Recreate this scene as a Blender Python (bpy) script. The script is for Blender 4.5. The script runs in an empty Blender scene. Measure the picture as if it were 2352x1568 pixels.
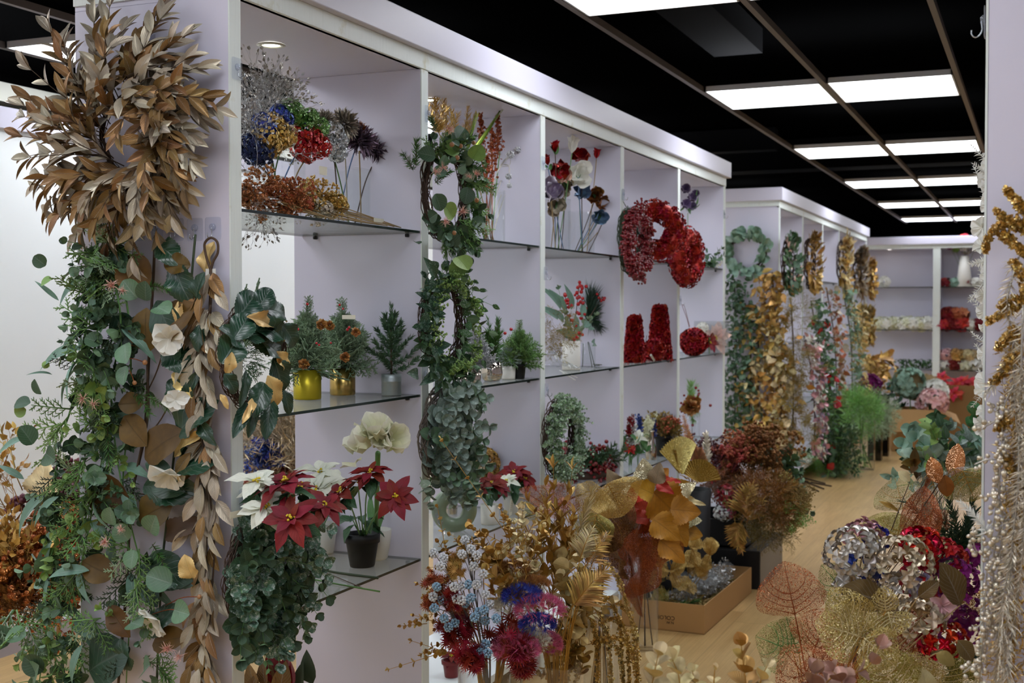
import bpy, math
import numpy as np
SC = bpy.context.scene; COL = SC.collection
PI = math.pi
# ---------------------------------------------------------------- camera geometry (2352 x 1568 frame)
FPX, CX, CY, HC = 2850.0, 1176.0, 784.0, 1.5
_n = math.sqrt(1210 ** 2 + 76 ** 2 + FPX ** 2)
YAW = math.asin(1210 / _n); PIT = -math.asin(76 / _n / math.cos(YAW))
FW = np.array([-math.sin(YAW) * math.cos(PIT), math.cos(YAW) * math.cos(PIT), math.sin(PIT)])
RT = np.array([math.cos(YAW), math.sin(YAW), 0.0]); UPV = np.cross(RT, FW)
CAMP = np.array([0, 0, HC])
def A(*v): return np.array(v, float)
def P(u, v, X=None, Y=None, Z=None, D=None):
    """world point seen at photo position (u, v) on a plane X=, Y=, Z= or at depth D"""
    d = FW + RT * (u - CX) / FPX + UPV * (CY - v) / FPX
    if X is not None: k = X / d[0]
    elif Y is not None: k = Y / d[1]
    elif Z is not None: k = (Z - HC) / d[2]
    else: k = D
    return CAMP + d * k
def lin(h):
    h = h.lstrip('#'); o = []
    for i in (0, 2, 4):
        s = int(h[i:i + 2], 16) / 255
        o.append(s / 12.92 if s <= .04045 else ((s + .055) / 1.055) ** 2.4)
    return tuple(o) + (1.0,)
def nrm(v):
    v = np.asarray(v, float); l = np.linalg.norm(v, axis=-1, keepdims=True); return v / np.maximum(l, 1e-9)
def rng(s): return np.random.default_rng(s)
# ---------------------------------------------------------------- mesh collector
class G:
    def __init__(s): s.V = []; s.Q = []; s.T = []; s.QM = []; s.TM = []; s.At = []; s.n = 0
    def add(s, V, Q=None, T=None, At=None, mi=0):
        V = np.asarray(V, float).reshape(-1, 3); s.V.append(V)
        s.At.append(np.zeros((len(V), 3)) if At is None else np.asarray(At, float).reshape(-1, 3))
        if Q is not None and len(Q): q = np.asarray(Q).reshape(-1, 4); s.Q.append(q + s.n); s.QM.append(np.full(len(q), mi))
        if T is not None and len(T): t = np.asarray(T).reshape(-1, 3); s.T.append(t + s.n); s.TM.append(np.full(len(t), mi))
        s.n += len(V)
    def inst(s, t, pos, d, n=None, L=1.0, W=None, mi=0, r=None):
        """copies of template t: +Y of the template along d, +Z towards n"""
        pos = np.atleast_2d(np.asarray(pos, float)); k = max(len(pos), len(np.atleast_2d(d))) if len(pos) else 0
        pos = np.broadcast_to(pos, (k, 3))
        if k == 0: return
        d = np.broadcast_to(np.asarray(d, float), (k, 3)); y = nrm(d)
        if n is None: n = r_perp(y)
        n = np.broadcast_to(np.asarray(n, float), (k, 3))
        x = np.cross(y, n); bad = np.linalg.norm(x, axis=1) < 1e-5
        if bad.any(): x = np.where(bad[:, None], np.cross(y, [.31, .57, .76]), x)
        x = nrm(x); z = np.cross(x, y)
        L = np.broadcast_to(np.asarray(L, float), (k,)); W = L if W is None else np.broadcast_to(np.asarray(W, float), (k,))
        v = t['V']
        out = (pos[:, None, :] + x[:, None, :] * (W[:, None] * v[None, :, 0])[..., None]
               + y[:, None, :] * (L[:, None] * v[None, :, 1])[..., None] + z[:, None, :] * (L[:, None] * v[None, :, 2])[..., None])
        m = len(v); off = (np.arange(k) * m)[:, None, None]
        if r is None: r = R0.random(k)
        at = np.empty((k, m, 3)); at[:, :, :2] = t['UV'][None]; at[:, :, 2] = np.broadcast_to(np.asarray(r, float), (k,))[:, None]
        s.V.append(out.reshape(-1, 3)); s.At.append(at.reshape(-1, 3))
        if len(t['Q']): s.Q.append((t['Q'][None] + off).reshape(-1, 4) + s.n); s.QM.append(np.full(k * len(t['Q']), mi))
        if len(t['T']): s.T.append((t['T'][None] + off).reshape(-1, 3) + s.n); s.TM.append(np.full(k * len(t['T']), mi))
        s.n += k * m
    def tube(s, pts, r, k=6, mi=0, cap=True):
        pts = np.asarray(pts, float); m = len(pts)
        r = np.broadcast_to(np.asarray(r, float), (m,)) if np.ndim(r) else np.full(m, r)
        T = nrm(np.gradient(pts, axis=0)); u = perp(T[0]); U = []
        for i in range(m):
            u = u - T[i] * (u @ T[i]); l = np.linalg.norm(u); u = u / l if l > 1e-6 else perp(T[i]); U.append(u)
        U = np.array(U); W = np.cross(T, U); a = np.arange(k) * 2 * PI / k
        V = pts[:, None, :] + r[:, None, None] * (U[:, None, :] * np.cos(a)[None, :, None] + W[:, None, :] * np.sin(a)[None, :, None])
        i, j = np.meshgrid(np.arange(m - 1), np.arange(k), indexing='ij'); j2 = (j + 1) % k
        Q = np.stack([i * k + j, i * k + j2, (i + 1) * k + j2, (i + 1) * k + j], -1).reshape(-1, 4)
        At = np.zeros((m, k, 3)); At[..., 0] = a / (2 * PI); At[..., 1] = np.linspace(0, 1, m)[:, None]; At[..., 2] = .5
        V = V.reshape(-1, 3); T_ = []
        if cap:
            V = np.vstack([V, pts[:1], pts[-1:]]); At = np.vstack([At.reshape(-1, 3), [[.5, 0, .5], [.5, 1, .5]]]); c0 = m * k
            for j in range(k): T_ += [[c0, (j + 1) % k, j], [c0 + 1, (m - 1) * k + j, (m - 1) * k + (j + 1) % k]]
        s.add(V, Q, T_, At, mi)
    def box(s, a, b, mi=0, M=None):
        a, b = np.minimum(a, b), np.maximum(a, b)
        V = np.array([[x, y, z] for z in (a[2], b[2]) for y in (a[1], b[1]) for x in (a[0], b[0])], float)
        if M is not None: V = M(V)
        s.add(V, [[0, 2, 3, 1], [4, 5, 7, 6], [0, 1, 5, 4], [2, 6, 7, 3], [0, 4, 6, 2], [1, 3, 7, 5]], mi=mi)
    def lathe(s, prof, c, k=36, mi=0, sx=1.0, cap=True):
        prof = np.asarray(prof, float); m = len(prof); a = np.arange(k) * 2 * PI / k
        V = np.stack([prof[:, None, 0] * np.cos(a) * sx, prof[:, None, 0] * np.sin(a), np.broadcast_to(prof[:, None, 1], (m, k))], -1) + c
        i, j = np.meshgrid(np.arange(m - 1), np.arange(k), indexing='ij'); j2 = (j + 1) % k
        Q = np.stack([i * k + j, i * k + j2, (i + 1) * k + j2, (i + 1) * k + j], -1).reshape(-1, 4)
        T_ = []
        V = V.reshape(-1, 3)
        if cap:
            V = np.vstack([V, [c + A(0, 0, prof[0, 1])], [c + A(0, 0, prof[-1, 1])]]); c0 = m * k
            for j in range(k): T_ += [[c0, (j + 1) % k, j], [c0 + 1, (m - 1) * k + j, (m - 1) * k + (j + 1) % k]]
        s.add(V, Q, T_, mi=mi)
    def build(s, name, mats, parent=None, loc=(0, 0, 0), smooth=True, bevel=0, label=None):
        V = np.vstack(s.V) - np.asarray(loc, float); At = np.vstack(s.At)
        Q = np.vstack(s.Q) if s.Q else np.zeros((0, 4), int); T = np.vstack(s.T) if s.T else np.zeros((0, 3), int)
        me = bpy.data.meshes.new(name); me.vertices.add(len(V)); me.vertices.foreach_set('co', V.astype(np.float32).ravel())
        idx = np.concatenate([Q.ravel(), T.ravel()]).astype(np.int32); me.loops.add(len(idx)); me.loops.foreach_set('vertex_index', idx)
        nq, nt = len(Q), len(T); me.polygons.add(nq + nt)
        st = np.concatenate([np.arange(nq) * 4, nq * 4 + np.arange(nt) * 3]).astype(np.int32)
        me.polygons.foreach_set('loop_start', st)
        mi = np.concatenate((s.QM + s.TM) or [np.zeros(0)]).astype(np.int32)
        if not isinstance(mats, (list, tuple)): mats = [mats]
        for m in mats: me.materials.append(MT(m))
        me.polygons.foreach_set('material_index', mi)
        me.polygons.foreach_set('use_smooth', np.full(nq + nt, bool(smooth)))
        me.update(calc_edges=True)
        at = me.attributes.new('lf', 'FLOAT_VECTOR', 'POINT'); at.data.foreach_set('vector', At.astype(np.float32).ravel())
        o = bpy.data.objects.new(name, me); COL.objects.link(o)
        if parent is not None: o.parent = parent
        else: o.location = loc
        if bevel:
            b = o.modifiers.new('Bevel', 'BEVEL'); b.width = bevel; b.segments = 2; b.limit_method = 'ANGLE'
        if label: o['label'] = label
        return o
def perp(v):
    v = nrm(v); a = np.cross(v, [0, 0, 1]) if abs(v[2]) < .9 else np.cross(v, [1, 0, 0]); return nrm(a)
def r_perp(y):
    return nrm(np.cross(y, R0.normal(size=y.shape)))
R0 = rng(11)
# ---------------------------------------------------------------- things and parts
class Th:
    def __init__(s, name, label, cat, loc, group=None):
        s.loc = np.asarray(loc, float); o = s.o = bpy.data.objects.new(name, None); COL.objects.link(o); o.location = s.loc
        o.empty_display_size = .05; o['label'] = label; o['category'] = cat
        if group: o['group'] = group
    def part(s, name, g, mats, under=None, label=None, **k):
        if g.n == 0: return None
        return g.build(name, mats, under or s.o, s.loc, label=label, **k)
def single(name, g, mats, label, cat, loc, group=None, **k):
    o = g.build(name, mats, None, loc, **k); o['label'] = label; o['category'] = cat
    if group: o['group'] = group
    return o
def struct(name, g, mats, **k):
    o = g.build(name, mats, None, (0, 0, 0), smooth=False, **k); o['kind'] = 'structure'; return o
def dup(root, loc, rot=None, sc=None, label=None, group=None):
    r = root.copy(); COL.objects.link(r); r.location = loc
    if rot is not None: r.rotation_euler = rot
    if sc is not None: r.scale = (sc,) * 3 if np.isscalar(sc) else sc
    if label: r['label'] = label
    if group: r['group'] = group
    for ch in list(root.children):
        c = ch.copy(); COL.objects.link(c); c.parent = r
        for gch in list(ch.children):
            d = gch.copy(); COL.objects.link(d); d.parent = c
    return r
# ---------------------------------------------------------------- materials
MATS = {}; SPEC = {}
def MT(n):
    if n not in MATS: MATS[n] = SPEC[n][0](n, **SPEC[n][1])
    return MATS[n]
def _new(n):
    m = bpy.data.materials.new(n); m.use_nodes = True; nt = m.node_tree; b = nt.nodes['Principled BSDF']; return m, nt, b
class NB:
    def __init__(s, nt): s.nt = nt
    def n(s, t, **k):
        x = s.nt.nodes.new(t)
        for a, v in k.items(): setattr(x, a, v)
        return x
    def l(s, a, b): s.nt.links.new(a, b)
    def math(s, op, a, b=0.0, c=None, clamp=False):
        x = s.n('ShaderNodeMath', operation=op, use_clamp=clamp)
        for i, q in enumerate((a, b, c)):
            if q is None: continue
            if isinstance(q, (int, float)): x.inputs[i].default_value = q
            else: s.l(q, x.inputs[i])
        return x.outputs[0]
    def mix(s, f, a, b, typ='MIX'):
        x = s.n('ShaderNodeMix', data_type='RGBA', blend_type=typ)
        for i, q in ((0, f), (6, a), (7, b)):
            if isinstance(q, (int, float)): x.inputs[i].default_value = q
            elif isinstance(q, tuple): x.inputs[i].default_value = q
            else: s.l(q, x.inputs[i])
        return x.outputs[2]
    def obj(s): return s.n('ShaderNodeTexCoord').outputs['Object']
    def geo(s): return s.n('ShaderNodeNewGeometry')
    def noise(s, vec, sc, det=3.0, rough=.5):
        x = s.n('ShaderNodeTexNoise'); x.inputs['Scale'].default_value = sc; x.inputs['Detail'].default_value = det; x.inputs['Roughness'].default_value = rough
        s.l(vec, x.inputs['Vector']); return x.outputs['Fac']
def m_plain(n, col, rough=.5, metal=0.0, spec=.5, var=0.0, sc=8.0, trans=0.0, coat=0.0, alpha=1.0, bump=0.0, bsc=200.0, em=0.0, ior=1.45, stretch=None):
    m, nt, b = _new(n); q = NB(nt); c = lin(col)
    b.inputs['Base Color'].default_value = c; b.inputs['Roughness'].default_value = rough; b.inputs['Metallic'].default_value = metal
    b.inputs['Specular IOR Level'].default_value = spec; b.inputs['Transmission Weight'].default_value = trans; b.inputs['Coat Weight'].default_value = coat
    b.inputs['IOR'].default_value = ior; b.inputs['Alpha'].default_value = alpha
    v = q.obj()
    if stretch:
        mp = q.n('ShaderNodeMapping'); mp.inputs['Scale'].default_value = stretch; q.l(v, mp.inputs['Vector']); v = mp.outputs['Vector']
    if var:
        f = q.noise(v, sc, 4.0); f = q.math('MULTIPLY_ADD', f, 2 * var, 1 - var)
        x = q.n('ShaderNodeHueSaturation'); x.inputs['Color'].default_value = c; q.l(f, x.inputs['Value']); q.l(x.outputs[0], b.inputs['Base Color'])
    if bump:
        f = q.noise(v, bsc, 3.0); u = q.n('ShaderNodeBump'); u.inputs['Strength'].default_value = bump; u.inputs['Distance'].default_value = .002; q.l(f, u.inputs['Height']); q.l(u.outputs[0], b.inputs['Normal'])
    if em: b.inputs['Emission Color'].default_value = c; b.inputs['Emission Strength'].default_value = em
    return m
def m_leaf(n, col, back=None, rough=.5, metal=0.0, vein=.3, vd=9.0, var=.18, frost=0.0, fcol='#e8eeee', glit=0.0, gcol='#ffffff', gsc=700.0, hue=.015, tip=None, sss=0.0, spec=.4, bump=.4, mottle=.12, edge=None):
    """leaf and petal stuff: veins from the leaf's own coordinates, a different underside, frost and glitter flakes"""
    m, nt, b = _new(n); q = NB(nt)
    at = q.n('ShaderNodeAttribute', attribute_name='lf'); sp = q.n('ShaderNodeSeparateXYZ'); q.l(at.outputs['Vector'], sp.inputs[0])
    u, v, r = sp.outputs; v_o = q.obj()
    hs = q.n('ShaderNodeHueSaturation'); base = lin(col)
    if tip: q.l(q.mix(q.math('POWER', v, 1.6), base, lin(tip)), hs.inputs['Color'])
    elif edge: q.l(q.mix(q.math('POWER', q.math('ABSOLUTE', q.math('MULTIPLY_ADD', u, 2.0, -1.0)), 2.0), base, lin(edge)), hs.inputs['Color'])
    else: hs.inputs['Color'].default_value = base
    val = q.math('MULTIPLY_ADD', r, 2 * var, 1 - var)
    nz = q.noise(v_o, 55.0, 2.0); val = q.math('MULTIPLY', val, q.math('MULTIPLY_ADD', nz, 4 * mottle, 1 - 2 * mottle))
    q.l(val, hs.inputs['Value'])
    fr = q.math('FRACT', q.math('MULTIPLY', r, 7.31)); q.l(q.math('MULTIPLY_ADD', fr, 2 * hue, .5 - hue), hs.inputs['Hue'])
    c = hs.outputs[0]; height = None
    if back:
        hb = q.n('ShaderNodeHueSaturation'); hb.inputs['Color'].default_value = lin(back); q.l(val, hb.inputs['Value'])
        c = q.mix(q.geo().outputs['Backfacing'], c, hb.outputs[0])
    if vein:
        au = q.math('ABSOLUTE', q.math('SUBTRACT', u, .5))
        mid = q.math('SUBTRACT', 1.0, q.math('DIVIDE', au, .035), clamp=True)
        sd = q.math('FRACT', q.math('SUBTRACT', q.math('MULTIPLY', v, vd), q.math('MULTIPLY', au, vd * .75)))
        sd = q.math('SUBTRACT', 1.0, q.math('DIVIDE', q.math('ABSOLUTE', q.math('SUBTRACT', sd, .5)), .11), clamp=True)
        vv = q.math('MAXIMUM', mid, q.math('MULTIPLY', sd, .65))
        c = q.mix(q.math('MULTIPLY', vv, abs(vein)), c, lin('#ffffff') if vein < 0 else (.02, .018, .01, 1)); height = vv
    if frost:
        f = q.noise(v_o, 130.0, 4.0, .7); f = q.math('MULTIPLY', q.math('SUBTRACT', f, 1 - .62 * frost - .18, clamp=False), 6.0, clamp=True)
        c = q.mix(q.math('MULTIPLY', f, .8), c, lin(fcol))
    b.inputs['Roughness'].default_value = rough; b.inputs['Metallic'].default_value = metal; b.inputs['Specular IOR Level'].default_value = spec
    nrmo = None
    if height is not None and bump:
        bp = q.n('ShaderNodeBump'); bp.inputs['Strength'].default_value = bump; bp.inputs['Distance'].default_value = .0015; bp.invert = True; q.l(height, bp.inputs['Height']); nrmo = bp.outputs[0]
    if glit:
        vo = q.n('ShaderNodeTexVoronoi'); vo.inputs['Scale'].default_value = gsc; q.l(v_o, vo.inputs['Vector'])
        cs = q.n('ShaderNodeSeparateColor'); q.l(vo.outputs['Color'], cs.inputs[0])
        on = q.math('LESS_THAN', cs.outputs[0], glit)
        c = q.mix(on, c, lin(gcol)); q.l(q.math('MAXIMUM', on, metal), b.inputs['Metallic'])
        q.l(q.math('MULTIPLY_ADD', on, .28 - rough, rough), b.inputs['Roughness'])
        vs = q.n('ShaderNodeVectorMath', operation='MULTIPLY_ADD'); q.l(vo.outputs['Color'], vs.inputs[0]); vs.inputs[1].default_value = (1.7,) * 3; vs.inputs[2].default_value = (-.85,) * 3
        sc_ = q.n('ShaderNodeVectorMath', operation='SCALE'); q.l(vs.outputs[0], sc_.inputs[0]); q.l(on, sc_.inputs['Scale'])
        ad = q.n('ShaderNodeVectorMath', operation='ADD'); q.l(nrmo if nrmo is not None else q.geo().outputs['Normal'], ad.inputs[0]); q.l(sc_.outputs[0], ad.inputs[1])
        no = q.n('ShaderNodeVectorMath', operation='NORMALIZE'); q.l(ad.outputs[0], no.inputs[0]); nrmo = no.outputs[0]
    if nrmo is not None: q.l(nrmo, b.inputs['Normal'])
    q.l(c, b.inputs['Base Color'])
    if sss:
        tr = q.n('ShaderNodeBsdfTranslucent'); q.l(c, tr.inputs['Color']); mx = q.n('ShaderNodeMixShader'); mx.inputs[0].default_value = sss
        q.l(b.outputs[0], mx.inputs[1]); q.l(tr.outputs[0], mx.inputs[2]); q.l(mx.outputs[0], nt.nodes['Material Output'].inputs[0])
    return m
def m_net(n, col, sc=160.0, th=.09, rough=.4, metal=.6, glit=.3, gcol='#fff0d0', gsc=900.0, var=.2, col2=None, stretch=(1, 1, 1)):
    """open skeleton-leaf mesh: strands between voronoi cells, holes are holes"""
    m, nt, b = _new(n); q = NB(nt); v = q.obj()
    mp = q.n('ShaderNodeMapping'); mp.inputs['Scale'].default_value = stretch; q.l(v, mp.inputs['Vector'])
    vo = q.n('ShaderNodeTexVoronoi', feature='DISTANCE_TO_EDGE'); vo.inputs['Scale'].default_value = sc; q.l(mp.outputs[0], vo.inputs['Vector'])
    on = q.math('LESS_THAN', vo.outputs['Distance'], th)
    at = q.n('ShaderNodeAttribute', attribute_name='lf'); sp = q.n('ShaderNodeSeparateXYZ'); q.l(at.outputs['Vector'], sp.inputs[0])
    c = q.mix(q.noise(v, 18.0, 2.0), lin(col), lin(col2 or col))
    hs = q.n('ShaderNodeHueSaturation'); q.l(c, hs.inputs['Color']); q.l(q.math('MULTIPLY_ADD', sp.outputs[2], 2 * var, 1 - var), hs.inputs['Value']); c = hs.outputs[0]
    g = q.n('ShaderNodeTexVoronoi'); g.inputs['Scale'].default_value = gsc; q.l(v, g.inputs['Vector'])
    cs = q.n('ShaderNodeSeparateColor'); q.l(g.outputs['Color'], cs.inputs[0]); go = q.math('LESS_THAN', cs.outputs[0], glit)
    c = q.mix(q.math('MULTIPLY', go, .7), c, lin(gcol)); q.l(c, b.inputs['Base Color'])
    b.inputs['Metallic'].default_value = metal; b.inputs['Roughness'].default_value = rough
    vs = q.n('ShaderNodeVectorMath', operation='MULTIPLY_ADD'); q.l(g.outputs['Color'], vs.inputs[0]); vs.inputs[1].default_value = (1.3,) * 3; vs.inputs[2].default_value = (-.65,) * 3
    ad = q.n('ShaderNodeVectorMath', operation='ADD'); q.l(q.geo().outputs['Normal'], ad.inputs[0]); q.l(vs.outputs[0], ad.inputs[1])
    no = q.n('ShaderNodeVectorMath', operation='NORMALIZE'); q.l(ad.outputs[0], no.inputs[0]); q.l(no.outputs[0], b.inputs['Normal'])
    tr = q.n('ShaderNodeBsdfTransparent'); mx = q.n('ShaderNodeMixShader'); q.l(on, mx.inputs[0]); q.l(tr.outputs[0], mx.inputs[1]); q.l(b.outputs[0], mx.inputs[2])
    q.l(mx.outputs[0], nt.nodes['Material Output'].inputs[0]); return m
def m_glass(n, col='#eef4f2', rough=.02, milk=0.0, mcol='#cdd2d0', base=.03):
    """clear sheet or vase glass: see-through, glossy towards grazing angles, a little dust"""
    m, nt, b = _new(n); q = NB(nt); nt.nodes.remove(b)
    t = q.n('ShaderNodeBsdfTransparent'); t.inputs[0].default_value = lin(col); g = q.n('ShaderNodeBsdfGlossy'); g.inputs['Roughness'].default_value = rough
    lw = q.n('ShaderNodeLayerWeight'); lw.inputs[0].default_value = .5
    mx = q.n('ShaderNodeMixShader'); q.l(q.math('MULTIPLY_ADD', q.math('POWER', lw.outputs['Facing'], 5.0), .7, base, clamp=True), mx.inputs[0]); q.l(t.outputs[0], mx.inputs[1]); q.l(g.outputs[0], mx.inputs[2]); out = mx.outputs[0]
    if milk:
        d = q.n('ShaderNodeBsdfDiffuse'); d.inputs[0].default_value = lin(mcol); m2 = q.n('ShaderNodeMixShader'); m2.inputs[0].default_value = milk; q.l(out, m2.inputs[1]); q.l(d.outputs[0], m2.inputs[2]); out = m2.outputs[0]
    q.l(out, nt.nodes['Material Output'].inputs[0]); return m
def m_wood(n, a, b_, rough=.35):
    m, nt, b = _new(n); q = NB(nt); v = q.obj()
    mp = q.n('ShaderNodeMapping'); mp.inputs['Scale'].default_value = (5.5, .7, 1); q.l(v, mp.inputs['Vector'])
    sp = q.n('ShaderNodeSeparateXYZ'); q.l(v, sp.inputs[0])
    px = q.math('FLOOR', q.math('MULTIPLY', sp.outputs[0], 1 / .19)); off = q.math('FRACT', q.math('MULTIPLY', q.math('SINE', q.math('MULTIPLY', px, 12.99)), 437.5))
    py = q.math('ADD', q.math('MULTIPLY', sp.outputs[1], 1 / 1.25), off); pv = q.math('FRACT', q.math('MULTIPLY', q.math('SINE', q.math('MULTIPLY_ADD', q.math('FLOOR', py), 78.2, q.math('MULTIPLY', px, 37.7))), 951.7))
    cb = q.n('ShaderNodeCombineXYZ'); q.l(pv, cb.inputs[2]); ad = q.n('ShaderNodeVectorMath', operation='ADD'); q.l(mp.outputs[0], ad.inputs[0])
    s3 = q.n('ShaderNodeVectorMath', operation='SCALE'); q.l(cb.outputs[0], s3.inputs[0]); s3.inputs['Scale'].default_value = 9.0; q.l(s3.outputs[0], ad.inputs[1])
    f1 = q.noise(ad.outputs[0], 3.0, 6.0, .62); mp2 = q.n('ShaderNodeMapping'); mp2.inputs['Scale'].default_value = (24, 1.0, 1); q.l(ad.outputs[0], mp2.inputs['Vector'])
    f2 = q.noise(mp2.outputs[0], 2.2, 3.0); f = q.math('ADD', q.math('MULTIPLY', f1, .6), q.math('MULTIPLY', f2, .4))
    f = q.math('MULTIPLY_ADD', q.math('SUBTRACT', f, .5), 2.6, .5, clamp=True)
    c = q.mix(f, lin(a), lin(b_)); hs = q.n('ShaderNodeHueSaturation'); q.l(c, hs.inputs['Color']); q.l(q.math('MULTIPLY_ADD', pv, .12, .94), hs.inputs['Value'])
    gx = q.math('LESS_THAN', q.math('FRACT', q.math('MULTIPLY', sp.outputs[0], 1 / .19)), .012); gy = q.math('LESS_THAN', q.math('FRACT', py), .0025)
    c = q.mix(q.math('MULTIPLY', q.math('MAXIMUM', gx, gy), .45), hs.outputs[0], lin('#4a3218')); q.l(c, b.inputs['Base Color']); b.inputs['Roughness'].default_value = rough; return m
def m_paint(n, col, wear=0.0, wcol='#b9b27f', rough=.5, grain=0.0):
    m, nt, b = _new(n); q = NB(nt); v = q.obj(); c0 = lin(col)
    f = q.noise(v, 3.0, 4.0); c = q.mix(f, tuple(x * .95 for x in c0[:3]) + (1,), c0)
    if wear:
        w = q.noise(v, 9.0, 5.0, .68); w = q.math('MULTIPLY', q.math('SUBTRACT', w, .60), 7.0, clamp=True); c = q.mix(q.math('MULTIPLY', w, wear), c, lin(wcol))
        mp = q.n('ShaderNodeMapping'); mp.inputs['Scale'].default_value = (60, 60, 2.5); q.l(v, mp.inputs['Vector']); w2 = q.noise(mp.outputs[0], 3.0, 3.0); w2 = q.math('MULTIPLY', q.math('SUBTRACT', w2, .5), 1.2, clamp=True); c = q.mix(q.math('MULTIPLY', w2, .35), c, lin('#8f9a94'))
    if grain:
        mp = q.n('ShaderNodeMapping'); mp.inputs['Scale'].default_value = (1, 1, 10); q.l(v, mp.inputs['Vector']); w3 = q.noise(mp.outputs[0], 60.0, 2.0); c = q.mix(q.math('MULTIPLY', w3, grain), c, tuple(x * .8 for x in c0[:3]) + (1,))
    q.l(c, b.inputs['Base Color']); b.inputs['Roughness'].default_value = rough; return m
def S(n, f, **k): SPEC[n] = (f, k)
# ---------------------------------------------------------------- shape templates
def tm(V, Q=(), T=(), UV=None):
    V = np.asarray(V, float); return dict(V=V, Q=np.asarray(Q, int).reshape(-1, 4), T=np.asarray(T, int).reshape(-1, 3), UV=np.zeros((len(V), 2)) if UV is None else np.asarray(UV, float))
PROF = dict(
    laurel=lambda t: .36 * np.sin(PI * t ** .9) ** .85, round=lambda t: .95 * np.sqrt(np.maximum(0, 1 - (2 * t - 1) ** 2)) * (1 - .12 * (t - .5)),
    willow=lambda t: .21 * np.sin(PI * t ** .75) ** .9, ovate=lambda t: .55 * np.sin(PI * t ** .72) ** .85, magnolia=lambda t: .62 * np.sin(PI * t ** .95) ** .7,
    obov=lambda t: .6 * np.sin(PI * t ** 1.3) ** .75, heart=lambda t: .95 * np.sin(PI * np.clip(t, 0, 1) ** .58) ** .75 * (1 - .25 * t), petal=lambda t: .72 * np.sin(PI * np.clip(t, 0, .999) ** 1.25) ** .6,
    netp=lambda t: .95 * np.sin(PI * np.clip(t, 0, 1) ** .66) ** .62,
    poin=lambda t: .42 * np.sin(PI * t ** .85) ** .95, strap=lambda t: .16 * np.sin(PI * t ** .6) ** .5, lance=lambda t: .26 * np.sin(PI * t ** .6) ** .9, dagger=lambda t: .16 * (1 - t) ** .7 * (.5 + .5 * np.minimum(1, t * 8)))
def surf(prof, s, t, curl=.15, fold=.12, wave=0.0, cup=0.0, ser=0.0, serf=9.0):
    w = PROF[prof](t)
    if ser: w = w * (1 - ser * (np.abs(((t * serf) % 1.0))) * np.minimum(1, 4 * (1 - t)) * np.abs(s) ** 2)
    x = s * w / 2; a = np.abs(s)
    z = fold * a * w - curl * t ** 2 + cup * (a ** 2) * w + wave * np.sin(t * 11 + s * 2) * a ** 2 * w
    return np.stack([x, t * (1 - .25 * abs(curl) * t), z], -1)
def leaf(prof, nv=6, nu=2, **k):
    t = np.linspace(0, 1, nv + 1); t[0] = .004; t[-1] = .996; s = np.linspace(-1, 1, 2 * nu + 1)
    tt, ss = np.meshgrid(t, s, indexing='ij'); V = surf(prof, ss, tt, **k).reshape(-1, 3); m = 2 * nu + 1
    i, j = np.meshgrid(np.arange(nv), np.arange(2 * nu), indexing='ij')
    Q = np.stack([i * m + j, i * m + j + 1, (i + 1) * m + j + 1, (i + 1) * m + j], -1).reshape(-1, 4)
    return tm(V, Q, (), np.stack([(ss + 1) / 2, tt], -1).reshape(-1, 2))
def merge(lst):
    g = G()
    for f in lst: f(g)
    return from_g(g)
def from_g(g):
    at = np.vstack(g.At); return tm(np.vstack(g.V), np.vstack(g.Q) if g.Q else (), np.vstack(g.T) if g.T else (), at[:, :2])
def ico(sub=0):
    p = (1 + 5 ** .5) / 2
    V = [(-1, p, 0), (1, p, 0), (-1, -p, 0), (1, -p, 0), (0, -1, p), (0, 1, p), (0, -1, -p), (0, 1, -p), (p, 0, -1), (p, 0, 1), (-p, 0, -1), (-p, 0, 1)]
    F = [(0, 11, 5), (0, 5, 1), (0, 1, 7), (0, 7, 10), (0, 10, 11), (1, 5, 9), (5, 11, 4), (11, 10, 2), (10, 7, 6), (7, 1, 8), (3, 9, 4), (3, 4, 2), (3, 2, 6), (3, 6, 8), (3, 8, 9), (4, 9, 5), (2, 4, 11), (6, 2, 10), (8, 6, 7), (9, 8, 1)]
    V = [list(nrm(v)) for v in V]
    for _ in range(sub):
        c = {}; N = []
        def md(a, b):
            k = (min(a, b), max(a, b))
            if k not in c: V.append(list(nrm((np.array(V[a]) + V[b]) / 2))); c[k] = len(V) - 1
            return c[k]
        for a, b, d in F: x, y, z = md(a, b), md(b, d), md(d, a); N += [(a, x, z), (b, y, x), (d, z, y), (x, y, z)]
        F = N
    return tm(V, (), F)
ICO, ICO1 = ico(), ico(1)
def rotz(a): c, s = math.cos(a), math.sin(a); return A(c, s, 0)
def floret(k, prof='petal', tilt=.25, nv=3, nu=1, **kw):
    t = leaf(prof, nv, nu, **kw); g = G(); a = np.arange(k) * 2 * PI / k
    d = np.stack([np.cos(a), np.sin(a), np.full(k, tilt)], -1); n = np.stack([-np.cos(a) * tilt, -np.sin(a) * tilt, np.ones(k)], -1)
    g.inst(t, np.zeros((k, 3)), d, n, 1.0, r=.5); return from_g(g)
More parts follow.
